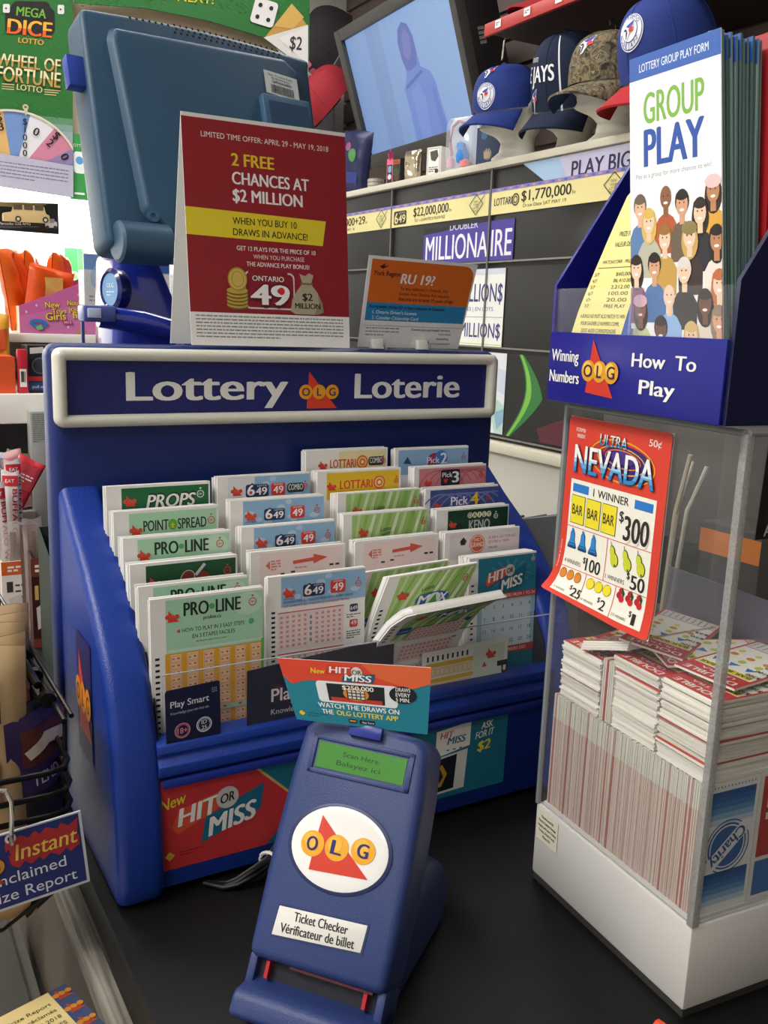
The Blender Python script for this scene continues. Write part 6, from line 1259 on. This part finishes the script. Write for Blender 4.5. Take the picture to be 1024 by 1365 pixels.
P.poly([(51, 4), (46, 40.5), (76, 42.5)], '#c8301f')
for x, ch in ((49, 'O'), (61.5, 'L'), (74, 'G')): P.disc(x - 1, 25.5, 7.4, '#d9941c', n=22); P.disc(x - 2.2, 23.8, 4.6, '#efbf4a', n=16); P.text(ch, x - 1, 29.6, 8.2, '#1c1c3c', al='c', b=1.2)
MB(HX).pr(P, flat((-.0203, yb, .4495), (0, -1, 0), (0, 0, -1), (-1, 0, 0)), .0002).build('lettering', fpo)
# brochures
t = thing('group_brochure', 'tall white brochure reading GROUP PLAY with a crowd photo', 'brochure', mat=HX @ Matrix.Translation((0, .08, hz0 + .0035)))
TL, TR, BL, BR = Vector((-.003, .1335, .6275)), Vector((-.003, .0535, .6265)), Vector((.0005, .0885, .4035)), Vector((.0005, .0045 + .002, .4035))
TL, BL = Vector((-.002, .1345, .628)), Vector((-.0135, .0885, .4045)); TR, BR = Vector((-.002, .0535, .6285)), Vector((-.0135, .0075, .4045))
Nb = Vector((-1, 0, .05)).normalized(); mp = quadmap(TL, TR, BL, BR, 84, 222, Nb)
P = Print(); P.rect(0, 0, 84, 222, '#f0eff0'); P.rect(0, 0, 84, 15, '#2c5cae'); P.text('LOTTERY GROUP PLAY FORM', 10, 10.5, 5, '#dfe8f4', w=64, b=1)
P.text('GROUP', 14, 44, 19, '#7ab342', w=56, b=2.2); P.text('PLAY', 14, 71, 23, '#2450a4', w=56, b=3); P.text('Play as a group for more chances to win!', 6, 78, 2.9, '#9a9aa4', w=70)
rp = random.Random(21)
def person(x, y, s, skin, hair, top, hairlong=False, bald=False, hat=None):
    P.poly([(x - 9*s, y + 30*s), (x - 9.5*s, y + 16*s), (x - 6*s, y + 11*s), (x - 2.4*s, y + 9*s), (x + 2.4*s, y + 9*s), (x + 6*s, y + 11*s), (x + 9.5*s, y + 16*s), (x + 9*s, y + 30*s)], top)
    if hairlong: P.disc(x, y + 2.5*s, 6.4*s, hair, ry=9.4*s, n=16)
    P.rect(x - 2*s, y + 4*s, 4*s, 6.5*s, skin)
    if not bald: P.disc(x, y - 1.5*s, 5.6*s, hair, ry=6.6*s, n=16)
    P.disc(x, y, 4.6*s, skin, ry=6.2*s, n=16)
    if not bald: P.disc(x, y - 4.6*s, 4.9*s, hair, ry=2.6*s, n=14)
    if hat: P.disc(x, y - 4.6*s, 6*s, hat, ry=3.6*s, n=14)
    for q in (-1.7, 1.7): P.disc(x + q*s, y - .8*s, .55*s, '#3a2a22', n=6)
    P.disc(x, y + 3*s, 1.9*s, '#f3e9e4', ry=.8*s, n=8)
sk_ = ['#e0b594', '#8a5a3c', '#d3a07c', '#6a4630', '#eac7aa', '#b98258']
ppl = [(10, 96, 'b', 0, '#6a5a4a', '#5a7fae', 0, 0, None), (35, 90, 'c', 1, '#2a1c16', '#b5562c', 0, 1, None), (50, 97, 'd', 2, '#1c1614', '#6a5a48', 0, 0, None), (77, 90, 'e', 5, '#2a1a14', '#d8a23c', 1, 0, '#e9c0c0'), (19, 108, 'f', 4, '#d8b45a', '#b9b8a4', 1, 0, None), (66, 105, 'g', 4, '#221814', '#26262e', 1, 0, None), (34, 122, 'h', 4, '#9a6a34', '#c39a4a', 0, 0, None), (57, 122, 'i', 4, '#c9a45a', '#3a2a2a', 1, 0, '#8a7a4a'), (80, 126, 'j', 5, '#1c1412', '#e6dcd0', 1, 0, None),
 (6, 144, 'k', 4, '#2a1414', '#8a3a5a', 1, 0, None), (24, 143, 'l', 2, '#1c1612', '#3f6ba4', 0, 0, None), (52, 148, 'm', 4, '#d9d4cc', '#2a2628', 0, 0, None), (38, 166, 'o', 4, '#b9804a', '#8fb4e0', 0, 1, None), (82, 158, 'p', 4, '#b96a3c', '#d86a8a', 1, 0, None), (70, 172, 'q', 3, '#1a1210', '#e0d2c4', 1, 0, None), (10, 176, 'r', 1, '#1c1210', '#c9d2a0', 1, 0, '#e8b4c0'), (82, 184, 's', 2, '#8a7a68', '#d88a6a', 1, 0, None), (30, 192, 't', 3, '#1a1412', '#a83430', 0, 0, None), (58, 196, 'u', 4, '#d0b070', '#e9e6e0', 1, 0, None)]
for x, y, _, s_, hr, tp, lg, bl, ht_ in ppl: person(x, 92 + (y - 90)*.8, 1.15, sk_[s_], hr, tp, lg, bl, ht_)
P.it = [((( [(min(max(a, 0), 84), min(b_, 222)) for a, b_ in i[0]])), i[1], i[2], i[3]) for i in P.it]
mb = MB(HX); card(mb, mp, 84, 222, .0008, M('#efeeee', .3)); mb.pr(P, mp, .00006); mb.build('front_sheet', t)
tg = M('#4d625f', .35)
for k in range(10):
    o0 = Vector((.002 + k*.0024, 0, 0)); mp = quadmap(TL + o0 + Vector((.001*k, rn.uniform(-.001, .001), -.001*k*.6)), TR + o0 + Vector((.001*k, rn.uniform(-.001, .001), -.0015 + rn.uniform(-.002, .001))), BL + o0, BR + o0 + Vector((0, .0, 0)), 84, 222, Nb)
    mb = MB(HX); card(mb, mp, 84, 222, .0015, M(['#768d88', '#566e6a', '#88a098'][k % 3], .35)); P = Print(); P.rect(0, 0, 84, 15, '#2c5cae'); mb.pr(P, mp, .0001)
    tag(mb.build('group_brochure'), 'blue topped brochure behind the crowd photo brochure', 'brochure', 'brochures behind the front one')
for k in range(11):
    o0 = Vector((.0275 + k*.0075, 0, 0)); lf = Vector((.0125, -.003, .004)); mp = quadmap(TL + o0 + lf, TR + o0 + lf, BL + o0, BR + o0, 84, 222, Nb)
    mb = MB(HX); card(mb, mp, 84, 222, .003, M('#b3252c' if k == 0 else ['#3d5254', '#2a3c40', '#566a6a'][k % 3], .3))
    tag(mb.build('booklet'), 'red booklet dividing the brochures at the right edge' if k == 0 else 'grey teal booklet behind the red one at the right edge', 'booklet', None if k == 0 else 'booklets behind the red one')
# yellow winning number print-outs
def sheet_map(x, y, l):
    """curls back and to the right with height"""
    q = y/200; return Vector((-.0145 + .034*q**1.6 - l, .172 - x/1000 - .012*q*q, .404 + y/1000))
def outl(): return [(2, 0), (62, 0), (63, 40), (69, 80), (72, 120), (70, 168), (62, 172), (46, 150), (34, 138), (24, 100), (12, 60), (6, 30)]
P = Print(); P.poly([(60, 0), (71, 0), (76, 60), (80, 100), (74, 100), (68, 70), (62, 40)], '#2f56a8'); P.poly(outl(), '#eee394')
ink = '#4a4634'
def tline(tx, x, y, h, w_, rot=0): 
    vs, fs = glyphs(tx, 0); vs = vs[0]; x0 = min(p[0] for p in vs); x1 = max(p[0] for p in vs); k = w_/(x1 - x0); kk = h/CAP
    P.raw([(x + (a - x0)*k, y + b_*kk) for a, b_ in vs], fs, ink, 3)
tline('1 @ $1,000,000.00', 14, 47 - 40, 2.6, 34); tline('TIRAGE DU LOT GARANTI', 10, 13, 3, 42); tline('GUARANTEED PRIZE DRAW', 10, 19, 3, 44); P.rect(8, 25, 50, .5, ink); tline('ENCORE  927005', 11, 29, 5, 42); P.rect(8, 38, 50, .5, ink)
tline('DOIT AUSSI CORRESPONDRE', 20, 46, 2.6, 38); tline('POUR GAGNER LE NUMERO COMPL', 18, 51, 2.6, 42); tline('A BONUS NO MUST ALSO MATCH TO WIN', 16, 56, 2.6, 48)
for k in range(6): tline(['7/7', '6/7+', '6/7', '5/7', '4/7', '3/7'][k], 18 + k*.8, 63 + k*4.3, 2.4, 5); tline(['FREE PLAY', '20.00', '100.00', '2,212.00', '86,410.00', '$60,000'][k], 40 + k, 63 + k*4.3, 2.4, 22 - k)
P.rect(24, 90, 42, .4, ink); tline('MATCH/CORR   PRIZE/LOT', 28, 93, 2.2, 38); tline('VALEUR DES LOTS', 36, 104, 3.2, 26); tline('PRIZE PAYOUTS', 38, 111, 3.2, 24); tline('12', 52, 124, 3, 5); tline('N COMPLEMENTAIRE', 46, 131, 2.6, 24); tline('BONUS NUMBER', 50, 137, 2.6, 18); tline('05 17 23 31', 52, 146, 3, 16)
P.cut(ys=[12*i for i in range(1, 15)])
mb = MB(HX); ol = outl()
Q = Print(); Q.poly([(x, y) for x, y in ol], '#eee394'); 
mb.pr(P, sheet_map, .0002)
for k in (1,): mb.add([sheet_map(x, y, -.0006) for x, y in ol], [tuple(range(len(ol)))], M('#e6da88', .6))
tag(mb.build('winning_number_printout'), 'yellow winning numbers print-out curling up from the clear pocket', 'paper')
P = Print(); P.poly([(50, 0), (74, 0), (77, 50), (81, 96), (70, 92)], '#2f56a8'); P.olg(69, 26, 2.6, '#c8402c', '#e0952c', None); 
for y in (20, 52, 84): P.disc(68 + y*.08, y, 1.6, '#e0952c'); P.disc(71 + y*.08, y, 1.6, '#e0952c'); P.disc(74 + y*.08, y, 1.6, '#e0952c')
P.cut(ys=[12*i for i in range(1, 9)])
mb = MB(HX); mb.pr(P, lambda x, y, l: sheet_map(x, y, l) + Vector((.003, 0, 0)), .0003); mb.add([sheet_map(x, y, -.0035) + Vector((.0, 0, 0)) for x, y in ((50, 0), (74, 0), (77, 50), (81, 96), (70, 92))], [(0, 1, 2, 3, 4)], M('#e6e6ea', .6))
tag(mb.build('lottery_leaflet'), 'blue edged leaflet behind the yellow print-out', 'paper')
# grey papers behind the organizer on the right
for k in range(4):
    tag(MB(Matrix.Translation((.50, .14, .0)) @ Matrix.Rotation(.1*k, 4, 'Z')).box(.0, .10, .0 + k*.02, .003 + k*.02, .0, .238 - k*.006, M(['#8c8d90', '#77787c', '#a1a2a4', '#6d6e72'][k], .6)).build('file_sheet'), 'grey file sheet standing behind the right end of the organizer', 'paper', 'grey sheets right of the organizer')
# things dimly visible through the acrylic box: crates, straws and an orange pack behind the counter
tag(MB().box(.735, .93, -.35, .27, 0, .345, M('#4a4642', .6, var=.2, bs=12), r=.006).box(.733, .735, -.1, .2, .06, .2, M('#2c2a28', .5)).build('dark_equipment_box'), 'dark grey equipment box seen through the acrylic box', 'box')
tag(MB().box(.66, .72, -.06, .02, 0, .25, M('#3a3632', .6), r=.003).pr(Print().rect(0, 8, 80, 26, '#c8742c'), flat((.6596, .02, .25), (0, -1, 0), (0, 0, -1), (-1, 0, 0)), .0003).build('orange_band_box'), 'dark box with an orange band seen through the acrylic box', 'box')
tag(MB().lathe([(.03, 0), (.036, .14), (.034, .14), (.028, .004)], M('#8d8d8a', .4), 24, cx=.625, cy=.05).build('straw_cup'), 'grey cup of straws seen through the acrylic box', 'cup')
for k in range(7):
    a = k*.9; tag(MB().tube([(.625 + .012*math.cos(a), .05 + .012*math.sin(a), .008), (.625 + (.028 + .004*(k % 3))*math.cos(a), .05 + .03*math.sin(a), .26), (.625 + .045*math.cos(a), .05 + .045*math.sin(a), .31 + .008*(k % 3))], .0026, M(['#c9c4b4', '#d6d2c6', '#b9b09a'][k % 3], .4), 8).build('drinking_straw'), 'pale drinking straw standing in the grey cup', 'straw', 'straws in the grey cup')
# ================================================================ left foreground: wire rack, kraft bags, report sign, low display case
t = thing('display_case', 'low display case with a grey wood edge left of the counter', 'display case', (-.25, -.2, FZ))
wd = M('#77746c', .6, bump=.5, bs=20, var=.25)
WN = bpy.data.materials.new('grey_wood'); WN.use_nodes = True; nt = WN.node_tree; b_ = nt.nodes['Principled BSDF']; b_.inputs['Roughness'].default_value = .55
tc = nt.nodes.new('ShaderNodeTexCoord'); mpn = nt.nodes.new('ShaderNodeMapping'); mpn.inputs['Scale'].default_value = (160, 5, 160); nz = nt.nodes.new('ShaderNodeTexNoise'); nz.inputs['Scale'].default_value = 1.6; nz.inputs['Detail'].default_value = 4
cr = nt.nodes.new('ShaderNodeValToRGB'); cr.color_ramp.elements[0].color = lin('#5a564e'); cr.color_ramp.elements[1].color = lin('#9a958a'); cr.color_ramp.elements[0].position = .35; cr.color_ramp.elements[1].position = .65
for a, c in ((tc.outputs['Object'], mpn.inputs[0]), (mpn.outputs[0], nz.inputs['Vector']), (nz.outputs['Fac'], cr.inputs[0]), (cr.outputs[0], b_.inputs['Base Color'])): nt.links.new(a, c)
MB().box(-.0235, -.0095, -.75, .45, -.06, -.0365, WN, r=.001).build('wood_edge', t)
MB().box(-.50, -.0235, -.75, .45, -.050, -.0455, GLASS('#8a8a86', .03, .08)).build('glass_top', t)
MB().box(-.50, -.0235, -.75, .45, -.30, -.29, M('#282420', .5, var=.3, bs=14)).build('shelf', t)
MB().box(-.50, -.0095, -.75, .45, FZ, -.30, M('#4a4640', .6)).build('cabinet', t)
rn = random.Random(3)
for k in range(24):                                                 # ticket trays in the case
    i, j = k % 4, k//4
    tag(MB().box(-.15 - i*.085, -.075 - i*.085, -.62 + j*.105, -.53 + j*.105, -.29, -.27 + .004*(k % 3), M(['#6a4a3f', '#54504a', '#7a6a5a', '#5a3a36', '#66625a'][k % 5], .5), r=.002).build('ticket_bundle'), 'dim ticket bundle lying inside the low display case', 'ticket', 'ticket bundles inside the low case')
# yellow report print-out on the case top
P = Print(); P.rect(0, 0, 110, 90, '#e0c98a')
for k, (tx, wd_) in enumerate((('Unclaimed Prize Report', 62), ('Rapport des lots non réclamés', 74), ('Date: 17 MAI 2018', 44), ('INSTANT GAMES', 40), ('Prizes remaining', 50))): P.text(tx, 92, 14 + k*8, 3.6, '#3b3524', w=wd_, al='r', b=.6)
P.rect(40, 54, 54, .6, '#3b3524'); P.micro(40, 58, 52, 6, 4.6, 1.4, '#5a5238', 6); P.rect(96, 0, 14, 90, '#3d4a6e')
for k in range(5): P.olg(103, 8 + k*18, 2.4, '#a8442c', '#c9822c', None)
RT = Matrix.Translation((-.041, -.030, -.0453)) @ Matrix.Rotation(.28, 4, 'Z')
mp = flat((-.11, 0, .0006), (1, 0, 0), (0, -1, 0), (0, 0, 1)); mb = MB(RT); card(mb, mp, 110, 90, .0005, M('#e0c98a', .6)); mb.pr(P, mp, .00015); tag(mb.build('report_printout'), 'yellow unclaimed prize print-out lying on the glass of the low case', 'paper')
# wire rack hanging beside the counter, holding kraft bags
t = thing('wire_rack', 'black wire rack holding brown paper snack bags', 'rack', (-.1, .05, .0)); wm = M('#151515', .3, metal=.5, spec=.6); r_ = .0022
xa, xb, ya_, yb_ = -.24, -.031, -.046, .36
def wire(p, r=r_): return MB().tube(p, r, wm, 8).build('wire', t)
zr_ = .094
for z, dx in ((.1365, 0), (.1195, .001), (.104, .001)):
    wire([(xa, ya_, z), (xb - .02 + dx, ya_, z), (xb - .008 + dx, ya_ + .004, z), (xb + dx - .003, ya_ + .016, z), (xb + dx - .003, yb_, z)])
for k in range(9): y = ya_ + .03 + k*.045; wire([(xb - .001, y, .165), (xb - .003, y, .10), (xb - .008, y, .03), (xb - .05, y, .005), (xa, y, .005)], .0016)
wire([(-.037, .30, .165), (-.036, -.035, .168)], .0022); wire([(-.031, .32, .165), (-.030, -.03, .169)], .0018); wire([(-.045, .34, .172), (-.044, .02, .176)], .003)
for k in range(4): MB().tube([(-.040, .16 - k*.05, .17), (-.040, .152 - k*.05, .17)], .006, wm, 10).build('clip', t)
wire([(xa, ya_ + .1, .15), (-.075, ya_ + .1, .15), (-.05, ya_ + .11, .147), (-.045, ya_ + .13, .142)], .0026)
for x in (-.22, -.15): wire([(x, .3, .005), (x, .3, -.0455)], .003)
for x in (-.22, -.15): wire([(x, .03, .005), (x, .03, -.0455)], .003)
def bag(name, label, x, y, z, w, h, d, c, rz, lean, P=None, seed=0, tw=.06, lean2=0):
    T = Matrix.Translation((x, y, z)) @ Matrix.Rotation(rz, 4, 'Z') @ Matrix.Rotation(lean, 4, 'X') @ Matrix.Rotation(lean2, 4, 'Y')
    pouch(name, label, T, w, h, d, M(c, .6, bump=.4, bs=50, var=.08), P, 'snack', seed=seed, twist=tw)
def kraft(k):
    P = Print(); P.frame(-24, 20, 48, 30, 1.2, '#3a2f24'); P.poly([(-16, 26), (10, 24), (16, 40), (-8, 44)], '#3a2f24'); P.poly([(-18, 58), (16, 56), (18, 64), (-16, 66)], '#7a2a24'); P.rect(-22, 76, 44, 34, '#6a4a34'); P.micro(-20, 80, 40, 6, 5, 1.4, '#e0cfae', k); return P
bl_ = ['front brown paper snack bag at the left photo edge in the wire rack', 'brown paper snack bag second from the front in the rack', 'brown paper snack bag third from the front in the rack', 'brown paper snack bag fourth in the rack, its side edge showing', 'rearmost brown paper snack bag in the wire rack']
for k in range(5): bag('paper_bag', bl_[k], -.098 + k*.007, -.005 + k*.038, .008, .085, .207 - .004*k, .03, ['#b79a72', '#ab8f68', '#b3966e', '#a68a64', '#ae926a'][k], -.12 + .05*(k % 3), -.06, kraft(k), 90 + k)
P = Print(); P.rect(-34, 4, 68, 60, '#3a2a5a'); P.rrect(-30, 14, 60, 28, 8, '#5a2c22'); P.poly([(-22, 30), (-4, 20), (20, 24), (22, 34), (0, 30), (-18, 37)], '#d9cfc0'); P.text('TENDU', 0, 58, 9, '#d9d0e6', al='c', w=36, b=1.5)
bag('purple_bag', 'dark snack bag with a brown badge and purple band in the rack', -.045, .004, .008, .052, .16, .018, '#26232a', .75, -.05, P, 101, .02)
# hook and sign
t = thing('report_sign', 'blue Unclaimed Prize Report sign hanging from a hook', 'sign', (-.08, -.062, .05))
TR, BR, TL = Vector((-.0325, -.062, .1118)), Vector((-.0275, -.062, .056)), Vector((-.1625, -.062, .1005))
BL = TL + (BR - TR)*1.02; mp = quadmap(TL, TR, BL, BR, 131, 56, (0, -1, 0))
P = Print(); P.rect(0, 0, 131, 56, '#c9ccd2'); P.rect(1.5, 1, 127.5, 53, '#25306f')
pts = []
for k in range(40): 
    f = k/40*4; i = int(f); u = f - i; a, b_ = [(81 + 46*u, 6), (127, 6 + 20*u), (127 - 46*u, 26), (81, 26 - 20*u)][i]; pts.append((a + rn.uniform(-1.6, 1.6), b_ + (2.4 if k % 2 else -2.4)*.8))
P.poly(pts, '#b03034'); P.text('Instant', 85, 22, 11.5, '#e8c85a', w=41, b=.8, sh=.15)
P.text('Unclaimed', 64, 37.5, 8, '#dfe2ea', w=53); P.text('Prize Report', 60, 50, 8, '#dfe2ea', w=63); P.olg(60, 22, 6, '#b03a2c', '#d9922c')
P.disc(84, 4.6, 3.6, '#c9ccd2')
P.disc(84, 4.6, 2, '#2a2a2c')
mb = MB(); card(mb, mp, 131, 56, .0012, M('#c9ccd2', .3)); mb.pr(P, mp, .00015); mb.build('panel', t)
hk = Vector(mp(84, 4.6, 0)); 
MB().tube([hk + Vector(q) for q in ((0, .006, -.002), (0, -.004, -.002), (.0, -.006, .006), (.001, -.004, .016), (.002, .0, .026), (-.001, .004, .033), (-.007, .006, .034), (-.010, .006, .030))], .0016, M('#c9c6bd', .2, metal=.9), 8).build('hook', t)
